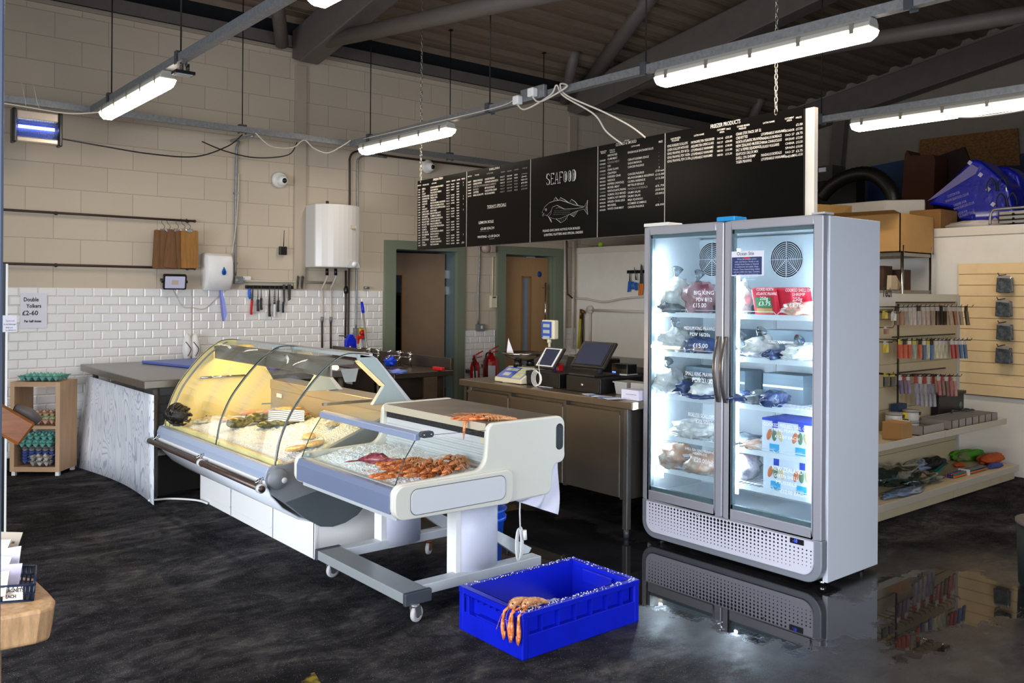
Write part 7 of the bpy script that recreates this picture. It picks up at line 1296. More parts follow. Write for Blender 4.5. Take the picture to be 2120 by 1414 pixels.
t_ = thing('water_pipe', 'sagging white pipe across the white partition', 'pipe', tuple(Q(1200, 618))); MB().tube(spline([Q(1180, 616, .03), Q(1200, 618, .03), Q(1215, 619, .03), Q(1250, 625, .03), Q(1290, 618, .03), Q(1340, 614, .03)]), .014, 8).build('pipe', wp_, t_)
t_ = thing('white_conduit', 'white conduit with a round box on the partition', 'pipe', tuple(Q(1222, 641))); MB().tube([Q(1222, 642, .036), Q(1345, 646, .036)], .016, 8).build('pipe', wp_, t_); MB().tube([Q(1222, 642, .03), Q(1221, 715, .036)], .014, 8).build('drop_pipe', wp_, t_); c = Q(1221, 641, .03); mb = MB(); mb.lathe([(.05, 8.15), (.055, 8.16), (.055, 8.198)], (0, c.y, c.z), 14, 'x'); mb.build('round_box', wp_, t_)
t_ = thing('garden_hose', 'yellow hose hanging from a brass tap in the corner', 'hose', tuple(Q(1200, 720))); MB().tube([Q(1202, 660, .06), Q(1200, 690, .06), Q(1198, 722, .06)], .02, 8).build('hose', mat('yellow hose', '#b8a82c', .5), t_); MB().tube([Q(1203, 640, .06), Q(1202, 662, .06)], .018, 8).build('tap_body', mat('brass', '#7a5a2c', .4, .7), t_)
t_ = thing('water_pipe', 'brown pipe running up beside the yellow hose', 'pipe', tuple(Q(1206, 725))); MB().tube([Q(1206, 648, .05), Q(1206, 722, .05)], .015, 8).build('pipe', copper, t_); MB().ball(Q(1207, 646, .06), .03, 8, 6).build('valve', mat('brass'), t_)
mb = MB(); q = at(1243, 504, x=8.25); mb.ball((8.25, q.y, 2.235), (.03, .04, .035), 10, 8); mb.build('tennis_ball', mat('lime green', '#a6c82a', .8), None, 'small lime green ball on top of the partition', 'ball')
MB().box(8.35, 8.7, 5.9, 7.2, 2.21, 2.34).build('cardboard_sheet', card, None, 'flat brown cardboard box on the store floor above the counter', 'box'); 
a, b_ = at(1257, 490, x=8.3), at(1335, 480, x=8.3); MB().box(8.3, 8.36, b_.y-.6, a.y, 2.38, 2.46).build('white_plank', mat('painted plank', '#c4b8a4', .6), None, 'long cream plank under the menu board above the partition', 'plank')
# ---------------------------------------------------------------- tackle gondola at the right
cr = mat('cream shop fitting', '#c9b896', .5, var=.06, vs_=5); crd = mat('cream peg panel', '#bfae8c', .55)
t = thing('display_gondola', 'cream shop gondola with fishing tackle on hooks and shelves', 'shelving', (6.9, 3.25, 0)); GB = 3.45
for a, b_ in ((5.2, 6.925), (6.935, 8.10)):
    MB().box(a, b_, 3.0, GB, .085, .12).build('base_shelf', cr, t, bevel=.003); MB().box(a, b_, 2.985, 3.0, .072, .125).build('price_rail', mat('shelf edge strip', '#c4b8a4', .4), t, bevel=.002); MB().box(a, b_, 3.02, 3.035, 0, .085).build('kick_plate', cr, t)
for a, b_ in ((5.2, 6.90), (6.91, 8.08)):
    MB().box(a, b_, 3.09, GB, .475, .495).build('upper_shelf', cr, t, bevel=.003); MB().box(a, b_, 3.075, 3.09, .465, .515).build('price_rail', mat('shelf edge strip'), t, bevel=.002)
mb = MB(); z = .12
while z < 1.56: mb.box(5.2, 7.97, GB, GB+.02, z+.004, min(z+.175, 1.57)); z += .18
mb.box(5.2, 7.97, GB+.012, GB+.02, .1, 1.57); mb.build('slatted_back', crd, t); MB().box(5.2, 7.99, GB-.004, GB+.03, 1.52, 1.585).build('top_band', mat('pale band', '#cfc6b6', .5), t); MB().box(7.97, 8.0, GB-.01, GB+.03, 0, 1.57).build('end_upright', lgrey, t)
MB().box(6.88, 6.90, GB-.008, GB, .5, 1.5).build('upright_strip', black, t)
a, b_ = at(1820, 607, y=3.44), at(1850, 640, y=3.44); s_ = MB().box(a.x-.2, b_.x, 3.425, 3.44, b_.z, a.z).build('header_sign', mat('pale header card', '#cfc8bc', .5), t); mb = MB(); text(mb, 'Tech', frame((b_.x-.215, 3.423, b_.z+.10), (1, 0, 0), (0, 0, 1)), .105, .72, bold=.003); mb.build('lettering', mat('grey ink', '#3a3634', .6), s_)
rndm = random.Random(21)
hk = mat('black hook wire', '#141312', .5)
for (y0, xs_, x1_) in ((626, 1851, 1995), (698, 1851, 1995), (772, 1863, 1975)):
    a, b_ = at(xs_, y0, y=3.43), at(x1_-15, y0+2, y=3.43); MB().box(a.x, b_.x, 3.438, 3.448, a.z-.006, a.z+.004).build('hook_rail', hk, t)
def packet(px, py0, py1, w, col, y, label, body=None, topc='#b0aaa0', group='hanging tackle packets', lean=0, hook=True):
    a, b_ = at(px, py0, y=y), at(px+lean, py1, y=y); hw = w/2; t_ = thing('tackle_packet', label, 'packet', (a.x, y, b_.z), group=group); H_ = a.z-b_.z; dx = b_.x-a.x
    mb = MB(); z1 = a.z-H_*.28; mb.hexa([(a.x-hw, y-.004, z1), (a.x+hw, y-.004, z1), (a.x+hw, y+.004, z1), (a.x-hw, y+.004, z1)], [(a.x-hw, y-.002, a.z), (a.x+hw, y-.002, a.z), (a.x+hw, y+.002, a.z), (a.x-hw, y+.002, a.z)]); mb.build('header_card', mat('card '+topc, topc, .5), t_)
    mb = MB(); mb.hexa([(b_.x-hw, y-.006, b_.z), (b_.x+hw, y-.006, b_.z), (b_.x+hw, y+.006, b_.z), (b_.x-hw, y+.006, b_.z)], [(a.x-hw, y-.008, z1), (a.x+hw, y-.008, z1), (a.x+hw, y+.006, z1), (a.x-hw, y+.006, z1)]); mb.build('contents', mat('tackle '+col, col, .3, var=.45, vs_=55, coat=.4, stretch=(1, 1, .25)), t_)
    if hook:
        mb = MB(); mb.tube([(a.x, 3.44, a.z-.008), (a.x, y-.05, a.z-.008), (a.x, y-.06, a.z+.012)], .003, 5); mb.build('peg_hook', hk, t_)
ordn = ('first', 'second', 'third', 'fourth', 'fifth', 'sixth', 'seventh', 'eighth', 'ninth', 'tenth', 'eleventh', 'twelfth', 'thirteenth', 'fourteenth', 'fifteenth', 'sixteenth')
row1 = [(1856, '#5a4a40'), (1866, '#9a6850'), (1874, '#8d8078'), (1884, '#b5a8a0'), (1892, '#c0b0a8'), (1902, '#a8a09a'), (1911, '#ad9c94'), (1920, '#b09890'), (1930, '#8a7468'), (1941, '#201c1a'), (1948, '#1c1a1c'), (1956, '#2a2422'), (1966, '#a4907c'), (1976, '#8f4a38'), (1988, '#a08a70'), (2000, '#3a3430')]
for i, (px, c) in enumerate(row1): packet(px, 632+abs(i-8)*.2, 673, .052, c, 3.27 if i < 12 else 3.22, '%s packet from the left in the top hanging row' % ordn[i], topc=('#16140f' if i % 5 == 0 else '#b5ada2'), lean=0 if i < 12 else 4)
row2 = [(1863, '#c23a26'), (1873, '#c8402c'), (1883, '#c03828'), (1893, '#9aa29a'), (1905, '#c8502e'), (1913, '#1c5a84'), (1921, '#c4c0aa'), (1929, '#1e6a9c'), (1938, '#d4d0b0'), (1946, '#d8d4b4'), (1954, '#d6d2b2'), (1962, '#d2ceb0'), (1971, '#b03040'), (1979, '#a02834'), (1988, '#2f6ea0'), (1997, '#2a6498')]
for i, (px, c) in enumerate(row2): packet(px, 702, 742+(3 if c in ('#1c5a84', '#1e6a9c') else 0), .045, c, 3.27 if i < 12 else 3.22, '%s packet from the left in the middle hanging row' % ordn[i], topc=('#c8b440', '#1a1812', '#d8d0b8')[i % 3] if i < 8 else '#cfc8c4', lean=0 if i < 12 else 3)
row3 = [(1864, '#5a4c70', 815), (1872, '#644a58', 815), (1880, '#7a6a90', 815), (1896, '#8a8894', 838), (1905, '#8c8a96', 840), (1914, '#a09a94', 842), (1923, '#94909a', 842), (1932, '#9c98a0', 842), (1943, '#b06068', 818), (1951, '#7c5a50', 818), (1959, '#6a4a44', 820), (1967, '#a85460', 820), (1976, '#c08480', 820)]
for i, (px, c, yb) in enumerate(row3): packet(px, 776, yb, .042, c, 3.27 if i < 8 else 3.22, '%s packet from the left in the bottom hanging row' % ordn[i], topc=('#c9bfb4', '#a03038')[i % 2], lean=3)
for i, (px, y0, y1, c, lab) in enumerate(((1832, 643, 660, '#c9a820', 'yellow carded packet at the far left of the gondola, top row'), (1850, 645, 664, '#cfd0c0', 'white carded packet with a price at the left end of the top row'), (1835, 676, 692, '#9a6a50', 'small brown packet under the yellow one'), (1834, 706, 730, '#d8b418', 'black and yellow packet at the left by the middle row'), (1834, 772, 800, '#2a2a20', 'black and yellow packet at the left of the bottom row'), (1848, 772, 800, '#22262c', 'round black spool packet at the left of the bottom row'))): packet(px, y0, y1, .06, c, 3.2, lab, topc='#b8a030' if i in (0, 4, 5) else '#c4bcb0')
# goods on the upper shelf
ZU = .496
def U(px, py): return at(px, py, z=ZU)
tin = mat('white tin', '#cfc8ba', .4)
for i, (px, py, lev, lab) in enumerate(((1848, 872, 0, 'lower white spool of the stack at the left of the upper shelf'), (1851, 872, 1, 'upper white spool of the stack at the left of the upper shelf'), (1885, 892, 0, 'lower white tub of the stack beside the yellow tool'), (1885, 892, 1, 'upper white tub of the stack beside the yellow tool'))):
    q = at(px, py, z=ZU); h = .085; z0 = ZU+lev*h+(.095 if i < 2 else 0)*0; y = q.y if i > 1 else 3.3; x = q.x if i > 1 else at(px, 850, y=3.3).x
    t_ = thing('white_tub', lab, 'tub', (x, y, z0), group='white tubs on the upper shelf'); mb = MB(); mb.lathe([(.06, z0), (.062, z0+.01), (.062, z0+h-.012), (.058, z0+h-.002)], (x, y, 0), 20); mb.build('pot', tin, t_); mb = MB(); mb.lathe([(.064, z0+h-.02), (.065, z0+h-.01), (.062, z0+h-.001), (0, z0+h-.001)], (x, y, 0), 20); mb.build('lid', mat('tub lid grey', '#8f8a82', .4), t_); MB().box(x+.01, x+.04, y-.065, y-.055, z0+.045, z0+.07).build('black_label', black, t_) if lev else None
q = U(1842, 905); MB().box(q.x-.12, q.x+.04, 3.10, 3.25, ZU, ZU+.13).build('brown_carton', card, None, 'small brown taped carton at the left of the upper shelf', 'box', bevel=.003); MB().box(q.x+.05, q.x+.08, 3.14, 3.26, ZU, ZU+.13).build('white_packet', paper, None, 'white packet next to the small brown carton', 'packet')
q = at(1885, 868, y=3.32); MB().prism([(q.x-.11, ZU+.10), (q.x+.12, ZU+.10), (q.x+.14, ZU+.125), (q.x-.10, ZU+.15)], 'y', 3.30, 3.36).build('yellow_tool', yellow, None, 'yellow plastic handled tool lying behind the white tubs', 'tool', bevel=.006); MB().box(q.x-.12, q.x+.02, 3.36, 3.42, ZU, ZU+.21).build('blue_black_box', mat('navy carton', '#1d3350', .5), None, 'dark blue box standing behind the yellow tool', 'box'); MB().box(q.x-.10, q.x+.10, 3.29, 3.36, ZU, ZU+.098).build('tool_box', mat('grey tool case', '#504c48', .5), None, 'grey case under the yellow tool', 'case')
tub = mat('frosted organiser plastic', '#a9a096', .3, trans=.3)
for k in range(8):
    x0, x1_ = (6.98+.125*k, 6.98+.125*(k+1)-.006) if k else (6.62, 6.97)
    t_ = thing('parts_tray', ('large frosted compartment tray at the left of the tray row', 'first small frosted tray right of the large one', 'second small frosted tray in the row', 'third small frosted tray in the row', 'fourth small frosted tray, dark tools on it', 'fifth small frosted tray, dark tools on it', 'sixth small frosted tray in the row', 'rightmost frosted tray by the white partition')[k], 'tray', (x0, 3.2, ZU), group='frosted trays on the upper shelf')
    if k: x0 += .0; 
    mb = MB(); y0 = 3.11; mb.box(x0, x1_, y0, y0+.25, ZU, ZU+.006); w_ = .004
    for q in ((x0, x1_, y0, y0+w_), (x0, x1_, y0+.246, y0+.25), (x0, x0+w_, y0, y0+.25), (x1_-w_, x1_, y0, y0+.25)): mb.box(*q, ZU, ZU+.075)
    mb.build('tray', tub, t_); mb = MB(); mb.box(x0+.008, x1_-.008, y0+.008, y0+.24, ZU+.008, ZU+.05); mb.build('contents', mat('tray contents', '#5c5650', .6, var=.6, vs_=60), t_)
for k, (px, py) in enumerate(((1972, 852), (1998, 848), (2012, 850), (1985, 846))):
    q = at(px, py, z=ZU+.085); mb = MB(); mb.tube([(q.x-.06, q.y+.02*k-.02, ZU+.082), (q.x, q.y, ZU+.092), (q.x+.07, q.y-.03+.02*k, ZU+.084)], [.007, .010, .005], 6); mb.build('hand_tool', dgrey, None, ('leftmost', 'second', 'rightmost', 'third')[k]+' dark hand tool lying across the frosted trays', 'tool', 'tools on the trays')
q = at(1985, 810, y=3.35); t_ = thing('black_bin', 'black box with a green badge standing behind the frosted trays', 'box', (7.75, 3.4, ZU)); MB().box(7.45, 7.93, 3.37, 3.43, ZU, ZU+.22).build('body', black, t_, bevel=.006); MB().box(7.43, 7.95, 3.36, 3.435, ZU+.22, ZU+.245).build('lid', mat('bin lid', '#1c2420', .4), t_); mb = MB(); mb.lathe([(0, 3.366), (.03, 3.367), (.03, 3.37)], (7.86, 0, ZU+.12), 14, 'y'); mb.build('green_badge', mat('pale green badge', '#5d7a66', .5), t_)
# goods on the base shelf
ZL = .121
def Lp(px, py, z=ZL): return at(px, py, z=z)
film = mat('cellophane over green', '#26362f', .15, coat=1, var=.5, vs_=9, bump=1, bs=16, bd=.03); filmb = mat('cellophane over blue', '#5c7694', .2, coat=1, var=.2, vs_=9, bump=.7, bs=14, bd=.02)
for i, (px, py, r_, m_, lab) in enumerate(((1850, 1000, (.30, .13, .075), film, 'big dark green bagged net at the left of the base shelf'), (1905, 1000, (.24, .10, .045), film, 'dark green bag to the right of the biggest one'), (1880, 1025, (.26, .07, .02), filmb, 'flat pale blue packet at the front edge of the base shelf'), (1900, 965, (.20, .07, .05), mat('black lures', '#181513', .5, var=.5, vs_=30, bump=1, bs=30, bd=.03), 'pile of black lures at the back of the base shelf'), (1848, 968, (.22, .06, .05), filmb, 'blue wrapped net at the back left of the base shelf'))):
    q = Lp(px, py); y = min(max(q.y, 3.0+r_[1]), GB-r_[1]); mb = MB(); mb.ball((q.x, y, ZL+r_[2]*.8), r_, 24, 14, .5, 30+i); mb.v = [(x, yy, max(z, ZL+.001)) for x, yy, z in mb.v]; mb.build(('bagged_net', 'bagged_net', 'flat_packet', 'lure_pile', 'bagged_net')[i], m_, None, lab, 'bag' if i != 3 else 'lures')
net = mat('lime green netting', '#4e9c18', .7, bump=.6, bs=60, bd=.01); neto = mat('orange netting', '#c8561c', .7, bump=.6, bs=60, bd=.01); netp = mat('pale netting', '#7a8a50', .7, var=.3)
for i, (px, py, r_, m_, lab, rz) in enumerate(((1995, 950, (.22, .075, .05), net, 'lime green landing net in the middle of the base shelf', -15), (2052, 958, (.20, .07, .045), neto, 'orange net at the right end of the base shelf', 0), (1958, 948, (.13, .05, .045), netp, 'pale olive net beside the lime green one', 0), (1985, 966, (.07, .04, .02), neto, 'small orange net under the lime green one', 0), (2065, 968, (.13, .04, .018), mat('blue netting', '#32408c', .6), 'flat blue packet under the orange net', 0))):
    q = Lp(px, py); y = min(max(q.y, 3.08), GB-.08); mb = MB(); mb.ball((0, 0, 0), r_, 20, 12, .4, 50+i); mb.X = None; mb.v = [tuple(Matrix.Rotation(R(rz), 3, 'Z') @ Vector(p)+Vector((q.x, y, 0))) for p in mb.v]; mb.v = [(x, yy, max(z+ZL+r_[2]*.8, ZL+.001)) for x, yy, z in mb.v]; mb.build('fishing_net', m_, None, lab, 'net', 'nets on the base shelf')
cols_ = ('#c8641c', '#2a4a8c', '#5a2c7c', '#9c2c7c', '#1e6e70', '#a84a1c', '#26408a')
for k in range(7):
    a, b_ = Lp(1968, 990), Lp(2038, 972); d = Vector((0, .018*(k % 4)-.02, .011+.017*(k//4))); mb = MB(); mb.cyl(a+d, b_+d+Vector((0, .004*k, 0)), .0085, n=8); o = mb.build('crab_line_handle', mat('handle %d' % k, cols_[k], .4), None, ('orange', 'blue', 'purple', 'magenta', 'teal', 'rust', 'deep blue')[k]+' stick in the taped bundle near the front of the base shelf', 'stick', 'bundle of coloured sticks')
a = Lp(1998, 983); MB().box(a.x-.008, a.x+.008, a.y-.035, a.y+.05, ZL+.001, ZL+.045).build('white_band', white, None, 'white band round the bundle of coloured sticks', 'band')
for k in range(4): a, b_ = Lp(1940, 978, ZL+.02), Lp(1962, 960, ZL+.05); d = Vector((.012*k, .012*k, 0)); MB().cyl(a+d, b_+d, .007, n=8).build('teal_stick', mat('teal stick', '#1e6c60', .4), None, ('leftmost', 'second', 'third', 'rightmost')[k]+' of the teal sticks leaning in the middle of the base shelf', 'stick', 'teal sticks')
# slatwall with four hanging packs on the partition
t = thing('slatwall_panel', 'tan slatted display panel on the white partition at the right', 'display panel', (8.19, 2.9, .68)); sl = mat('tan slat board', '#f2d29e', .5, var=.05); z = 1.865; k = 0
mb = MB(); mb.box(8.180, 8.199, 2.2, 3.53, .68, 1.865); mb.build('groove_backing', mat('groove shadow brown', '#5a452c', .7), t)
mb = MB()
while z > .70:
    mb.box(8.172, 8.181, 2.2, 3.53, max(z-.094, .68), z); z -= .0985
mb.build('slats', sl, t)
for i, (px, py) in enumerate(((2083, 572), (2081, 622), (2083, 670), (2081, 718))):
    c = Q(px, py+14, .05); t_ = thing('blister_pack', ('top', 'second from the top', 'third from the top', 'bottom')[i]+' of the four dark packs hanging on the tan slats', 'pack', (8.14, c.y, c.z), group='packs on the slatwall'); mb = MB(); mb.tube([(8.18, c.y+.01, c.z+.075), (8.05, c.y+.02, c.z+.065), (8.03, c.y+.022, c.z+.085)], .004, 5); mb.build('hook', hk, t_)
    for j in range(2): mb = MB(); mb.X = Matrix.Translation((8.14-.03*j, c.y, c.z)) @ Matrix.Rotation(R(6*j-3), 4, 'X'); mb.box(-.012, .012, -.062, .062, -.085, .05); mb.build('pack', mat('smoked pack', '#4c5258', .15, var=.8, vs_=22, coat=1, bump=.6, bs=30, bd=.01), t_, bevel=.008)
    mb = MB(); mb.X = Matrix.Translation((8.10, c.y, c.z+.045)); mb.box(-.002, .002, -.05, .05, -.012, .018); mb.build('header_card', mat('grey card', '#9a9696', .5), t_)
# wire rack with cartons between gondola and partition
t = thing('wire_rack', 'chrome wire rack behind the gondola holding cartons', 'rack', (7.83, 4.2, 0)); RX0, RX1, RY0, RY1 = 7.56, 8.10, 3.75, 4.9
for x in (RX0, RX1):
    for y in (RY0, RY1): MB().cyl((x, y, 0), (x, y, 2.02), .014, n=12).build('post', chrome, t)
for z in (.3, 1.0, 1.62, 1.955):
    mb = MB()
    for q in ((RX0, RX1, RY0-.005, RY0+.005), (RX0, RX1, RY1-.005, RY1+.005), (RX0-.005, RX0+.005, RY0, RY1), (RX1-.005, RX1+.005, RY0, RY1)): mb.box(*q, z-.03, z)
    for k in range(20): y = RY0+(RY1-RY0)*k/19; mb.cyl((RX0, y, z-.003), (RX1, y, z-.003), .002, n=4)
    mb.build('shelf', steel, t)
cb = mat('warm cardboard', '#b58a50', .8, var=.06)
t_ = thing('cardboard_box', 'big open brown cardboard box on top of the wire rack', 'cardboard box', (7.8, 4.1, 1.957)); mb = MB(); x0, x1_, y0, y1 = 7.50, 8.14, 3.74, 4.6; z0, z1 = 1.957, 2.30
for q in ((x0, x1_, y0, y0+.008), (x0, x1_, y1-.008, y1), (x0, x0+.008, y0, y1), (x1_-.008, x1_, y0, y1)): mb.box(*q, z0, z1)
mb.box(x0, x1_, y0, y1, z0, z0+.008); mb.build('carton', cb, t_); mb = MB(); mb.hexa([(x0, y0, z1), (x0+.006, y0, z1), (x0+.006, y1, z1), (x0, y1, z1)], [(x0-.12, y0, z1+.02), (x0-.11, y0, z1+.02), (x0-.11, y1, z1+.03), (x0-.12, y1, z1+.03)]); mb.hexa([(x0+.05, y1-.1, z1-.05), (x0+.06, y1-.1, z1-.05), (x1_-.1, y1-.1, z1-.05), (x1_-.1, y1-.09, z1-.05)], [(x0-.05, y1+.05, z1+.15), (x0-.05, y1+.06, z1+.15), (x1_-.1, y1-.1, z1+.16), (x1_-.1, y1-.09, z1+.16)]); mb.build('flap', cb, t_)
for i, (x, y, w_, h, lab, m_) in enumerate(((7.66, 4.05, .16, .22, 'dark brown printed carton on the second rack shelf', cardd), (7.9, 4.0, .18, .19, 'dark brown carton further right on the second rack shelf', cardd))): o = MB().box(x-w_/2, x+w_/2, y-.12, y+.12, 1.621, 1.621+h).build('dark_carton', m_, None, lab, 'box', 'dark cartons on the rack', bevel=.003)
q = at(1840, 578, y=3.85); MB().prism([(q.x-.06, 1.622), (q.x+.10, 1.622), (q.x+.12, 1.68), (q.x+.04, 1.75), (q.x-.05, 1.75)], 'y', 3.80, 3.84).build('cream_bag', mat('cream paper bag', '#b8a488', .8), None, 'folded cream paper bag at the front of the second rack shelf', 'bag', bevel=.004)
# ---------------------------------------------------------------- upper store behind the partition top
ZS = 2.2
eps = mat('white polystyrene', '#cfc8bc', .8, bump=.3, bs=150)
a, b_, c = at(1762, 398, x=8.6), at(1868, 392, x=8.6), at(1917, 398, x=8.9)
t_ = thing('polystyrene_box', 'large white polystyrene fish box on the store edge', 'box', (8.7, 4.4, ZS)); MB().prism([(8.40, 4.95), (8.40, 4.35), (8.62, 4.05), (8.95, 4.2), (8.95, 5.0)], 'z', ZS+.005, ZS+.33).build('foam_body', eps, t_, bevel=.012)
MB().box(8.36, 8.72, 3.78, 4.08, ZS+.002, ZS+.20).build('cardboard_box', mat('mid cardboard', '#946a36', .8, var=.08), None, 'brown cardboard box with taped corner on the partition beside the blue bags', 'cardboard box', 'cartons along the partition top', bevel=.008)
MB().box(8.32, 8.6, 4.40, 5.1, ZS+.002, ZS+.075).build('flat_carton', cb, None, 'flattened brown carton under the polystyrene box', 'cardboard box', 'cartons along the partition top')
def panelU(name, pts, x, m_, label, cat, th=.02, low=True):
    P = [at(px, py, x=x) for px, py in pts]; zl = min(p.z for p in P)
    if low: P = [Vector((p.x, p.y, ZS+.001)) if p.z < zl+.12 else p for p in P]
    mb = MB(); mb.prism([(p.y, p.z) for p in P], 'x', x, x+th); o = mb.build(name, m_, None, label, cat); return o
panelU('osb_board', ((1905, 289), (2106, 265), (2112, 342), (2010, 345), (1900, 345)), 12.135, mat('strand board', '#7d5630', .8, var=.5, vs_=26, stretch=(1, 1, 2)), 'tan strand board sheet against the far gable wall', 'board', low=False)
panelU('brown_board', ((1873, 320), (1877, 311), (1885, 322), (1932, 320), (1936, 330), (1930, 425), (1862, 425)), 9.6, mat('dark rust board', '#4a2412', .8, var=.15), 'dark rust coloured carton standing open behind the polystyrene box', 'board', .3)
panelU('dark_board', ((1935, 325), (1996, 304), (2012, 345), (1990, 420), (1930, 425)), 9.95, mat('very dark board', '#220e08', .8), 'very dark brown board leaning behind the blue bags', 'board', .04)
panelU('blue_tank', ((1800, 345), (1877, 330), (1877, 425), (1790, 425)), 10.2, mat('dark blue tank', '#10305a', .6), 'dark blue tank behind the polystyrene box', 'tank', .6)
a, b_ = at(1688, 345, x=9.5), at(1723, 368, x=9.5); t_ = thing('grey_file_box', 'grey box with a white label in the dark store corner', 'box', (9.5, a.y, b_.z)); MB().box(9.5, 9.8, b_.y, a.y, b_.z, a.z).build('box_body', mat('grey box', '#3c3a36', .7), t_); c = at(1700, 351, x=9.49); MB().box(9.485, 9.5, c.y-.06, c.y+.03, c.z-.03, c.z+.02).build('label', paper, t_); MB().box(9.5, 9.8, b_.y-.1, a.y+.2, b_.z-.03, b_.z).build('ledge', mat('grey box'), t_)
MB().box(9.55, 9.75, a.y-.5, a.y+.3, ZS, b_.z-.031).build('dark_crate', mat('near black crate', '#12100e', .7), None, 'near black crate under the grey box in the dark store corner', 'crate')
pts = [at(px, py, x=9.0) for px, py in ((1700, 408), (1722, 385), (1755, 366), (1790, 359), (1820, 368), (1845, 395), (1850, 420))]; P = spline(pts, 8); mb = MB(); mb.tube(P, [.075*(1+.08*(i % 2)) for i in range(len(P))], 12); mb.build('ribbed_hose', mat('black ribbed hose', '#16130f', .4, bump=.5), None, 'thick black ribbed hose arching in the dark store', 'hose')
a, b_ = at(1745, 262, x=12.1), at(1722, 350, x=12.1); MB().hexa([(12.05, b_.y-.05, ZS), (12.15, b_.y-.05, ZS), (12.15, b_.y+.15, ZS), (12.05, b_.y+.15, ZS)], [(12.05, a.y-.10, 4.6), (12.15, a.y-.10, 4.6), (12.15, a.y+.10, 4.6), (12.05, a.y+.10, 4.6)]).build('trim_7', mat('gable post grey', '#66605a', .5), kind='structure')
# blue woven bags
bw_ = mat('royal blue woven bag', '#0818a8', .35, var=.25, vs_=4, coat=.3, bump=.5, bs=10, bd=.03); def_ = mat('lilac worn print', '#7d76b0', .6)
def poly3(mb, pts, x0, x1_):
    A = [at(px, py, x=x0) for px, py in pts]; mb.prism([(p.y, p.z) for p in A], 'x', x0, x1_)
X1 = 8.75
t_ = thing('woven_bag', 'big royal blue woven bag with white print leaning on the partition top', 'bag', tuple(at(2010, 462, x=X1)), group='blue woven bags'); printed = t_; mb = MB(); poly3(mb, ((1918, 424), (2012, 328), (2030, 333), (2060, 358), (2088, 385), (2100, 440), (2098, 466), (2040, 466), (1985, 455), (1975, 432), (1938, 425)), X1, X1+.35); mb.build('woven_body', bw_, t_, bevel=.03, seg=3)
mb = MB(); poly3(mb, ((1920, 416), (2012, 340), (2026, 348), (2020, 360), (1995, 375), (1965, 393), (1935, 410)), X1-.006, X1-.002); mb.build('worn_patch', def_, t_)
mb = MB()
for s, px, py, px1 in (('CUSTOM FOR', 1962, 409, 1985), ('WWW.SEAFOOD.CO.UK', 1958, 420, 2000), ('ORDER FOR', 1975, 428, 2000), ('WWW.SEAFOOD.CO.UK', 1975, 436, 2012), ('ORDER FOR', 1983, 446, 2002), ('THE MARKET CO UK', 1985, 452, 2018)):
    p, q = at(px, py, x=X1-.004), at(px1, py-(px1-px)*.35, x=X1-.004); text(mb, s, frame(p, q-p, (0, 0, 1)), .035, (q-p).length/(.035*.57*len(s)))
mb.build('print', mat('bag print white', '#a8a4c8', .6), t_)
for px, py in ((2008, 337), (2030, 362), (2046, 392), (2056, 423), (2060, 455)): c = at(px, py, x=X1-.008); mb = MB(); mb.X = Matrix.Translation(c) @ Matrix.Rotation(R(40), 4, 'X'); mb.box(-.004, .004, -.018, .018, -.018, .018); mb.build('eyelet_patch', mat('pale eyelet', '#c4bcd8', .6), t_)
for i, (pts, x0, lab) in enumerate(((((2030, 340), (2085, 345), (2110, 362), (2118, 400), (2090, 420), (2060, 390)), 9.15, 'blue woven bag behind the printed one, its handles showing'), (((2075, 380), (2140, 372), (2150, 440), (2100, 450)), 9.3, 'blue woven bag at the right edge of the view'))):
    t_ = thing('woven_bag', lab, 'bag', tuple(at(pts[0][0], 450, x=x0)), group='blue woven bags'); mb = MB(); poly3(mb, pts, x0, x0+.3); mb.build('woven_body', bw_, t_, bevel=.03, seg=3); MB().box(x0+.05, x0+.28, min(at(p[0], p[1], x=x0).y for p in pts)+.05, max(at(p[0], p[1], x=x0).y for p in pts)-.05, ZS, ZS+.5).build('hidden_base', bw_, t_)
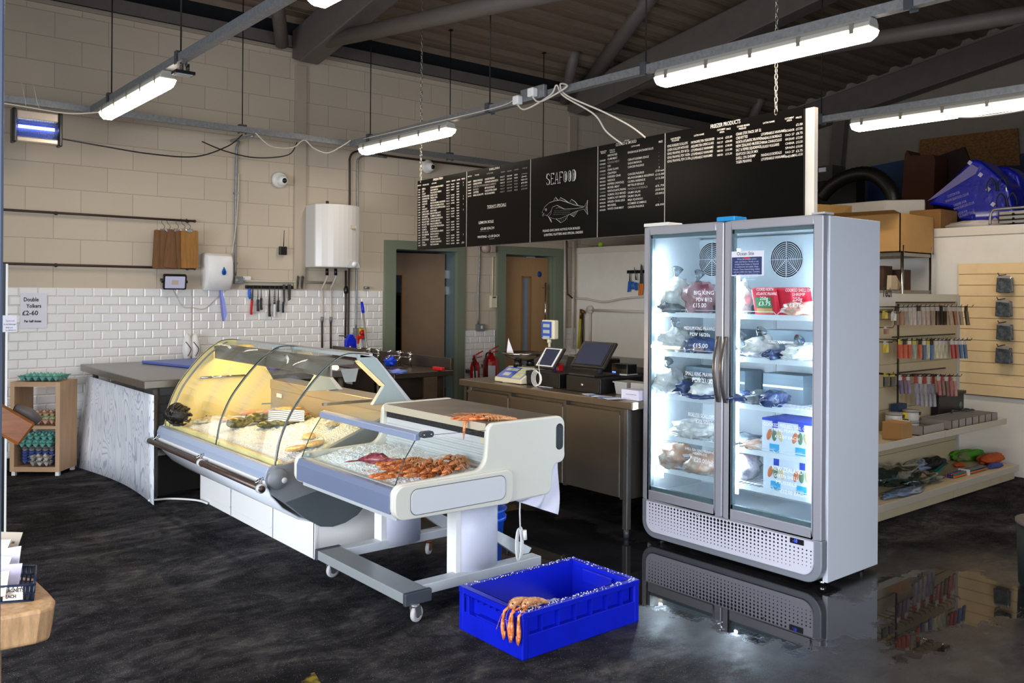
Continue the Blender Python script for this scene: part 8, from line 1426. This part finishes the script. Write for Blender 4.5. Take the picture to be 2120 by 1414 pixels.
for k, (px, py) in enumerate(((2062, 380), (2082, 412))):
    c = at(px, py, x=8.70)
    for s in (-1, 1): mb = MB(); mb.tube(spline([(8.71, c.y+.05*s+.03, c.z-.07), (8.68, c.y+.05*s+.02, c.z), (8.67, c.y+.05*s-.02, c.z+.05), (8.68, c.y+.05*s-.05, c.z), (8.71, c.y+.05*s-.05, c.z-.07)], 4), .010, 6, flat=.4); mb.build('webbing_handle', mat('dark webbing', '#23262c', .7), printed)
mb = MB(); q = at(2015, 464, x=8.5); mb.ball((8.5, q.y, ZS+.03), (.12, .26, .05), 20, 12, .5, 77); mb.v = [(x, y, max(z, ZS+.002)) for x, y, z in mb.v]; mb.build('white_sack', mat('translucent white sack', '#c9bfb8', .5), None, 'crumpled white plastic sack at the foot of the blue bags', 'sack')
# folding ladder lying on the partition top
t_ = thing('folding_ladder', 'aluminium folding ladder lying on the partition top at the right edge', 'ladder', tuple(at(2085, 465, x=8.3))); al = mat('ladder aluminium', '#9d9a98', .35, .6)
for py in (440, 449.5, 459): a, b_ = at(2070, py, x=8.32), at(2160, py-5, x=8.32); MB().box(8.30, 8.34, b_.y, a.y, b_.z-.022, a.z+.006).build('ladder_rail', al, t_, bevel=.004); mb = MB(); c = at(2098, py+1, x=8.3); mb.lathe([(0, 8.297), (.012, 8.298)], (0, c.y, c.z-.008), 12, 'x'); mb.build('rail_hole', black, t_)
MB().tube(spline([at(2050, 465, x=8.3), at(2050, 450, x=8.3), at(2055, 437, x=8.3), at(2070, 433, x=8.3), at(2160, 426, x=8.3)], 5), .012, 8).build('curved_foot', al, t_); MB().box(8.31, 8.34, at(2160, 440, x=8.3).y, at(2066, 440, x=8.3).y, at(2070, 462, x=8.3).z, at(2070, 438, x=8.3).z).build('dark_core', black, t_)
# round bin just entering at the right edge, floor level
q = at(2112, 1222, z=0); t_ = thing('round_bin', 'dark round bin with a pale rim just entering at the right edge', 'bin', (q.x+.17, q.y-.1, 0)); cx, cy_ = q.x+.165, q.y-.13; MB().lathe([(.17, .0), (.19, .02), (.20, .34)], (cx, cy_, 0), 28).build('bin_body', mat('dark green bin', '#16211f', .5), t_); mb = MB(); mb.lathe([(.195, .34), (.207, .345), (.207, .36), (.195, .36)], (cx, cy_, 0), 28); mb.build('rim', mat('bin rim', '#5c5450', .5), t_)
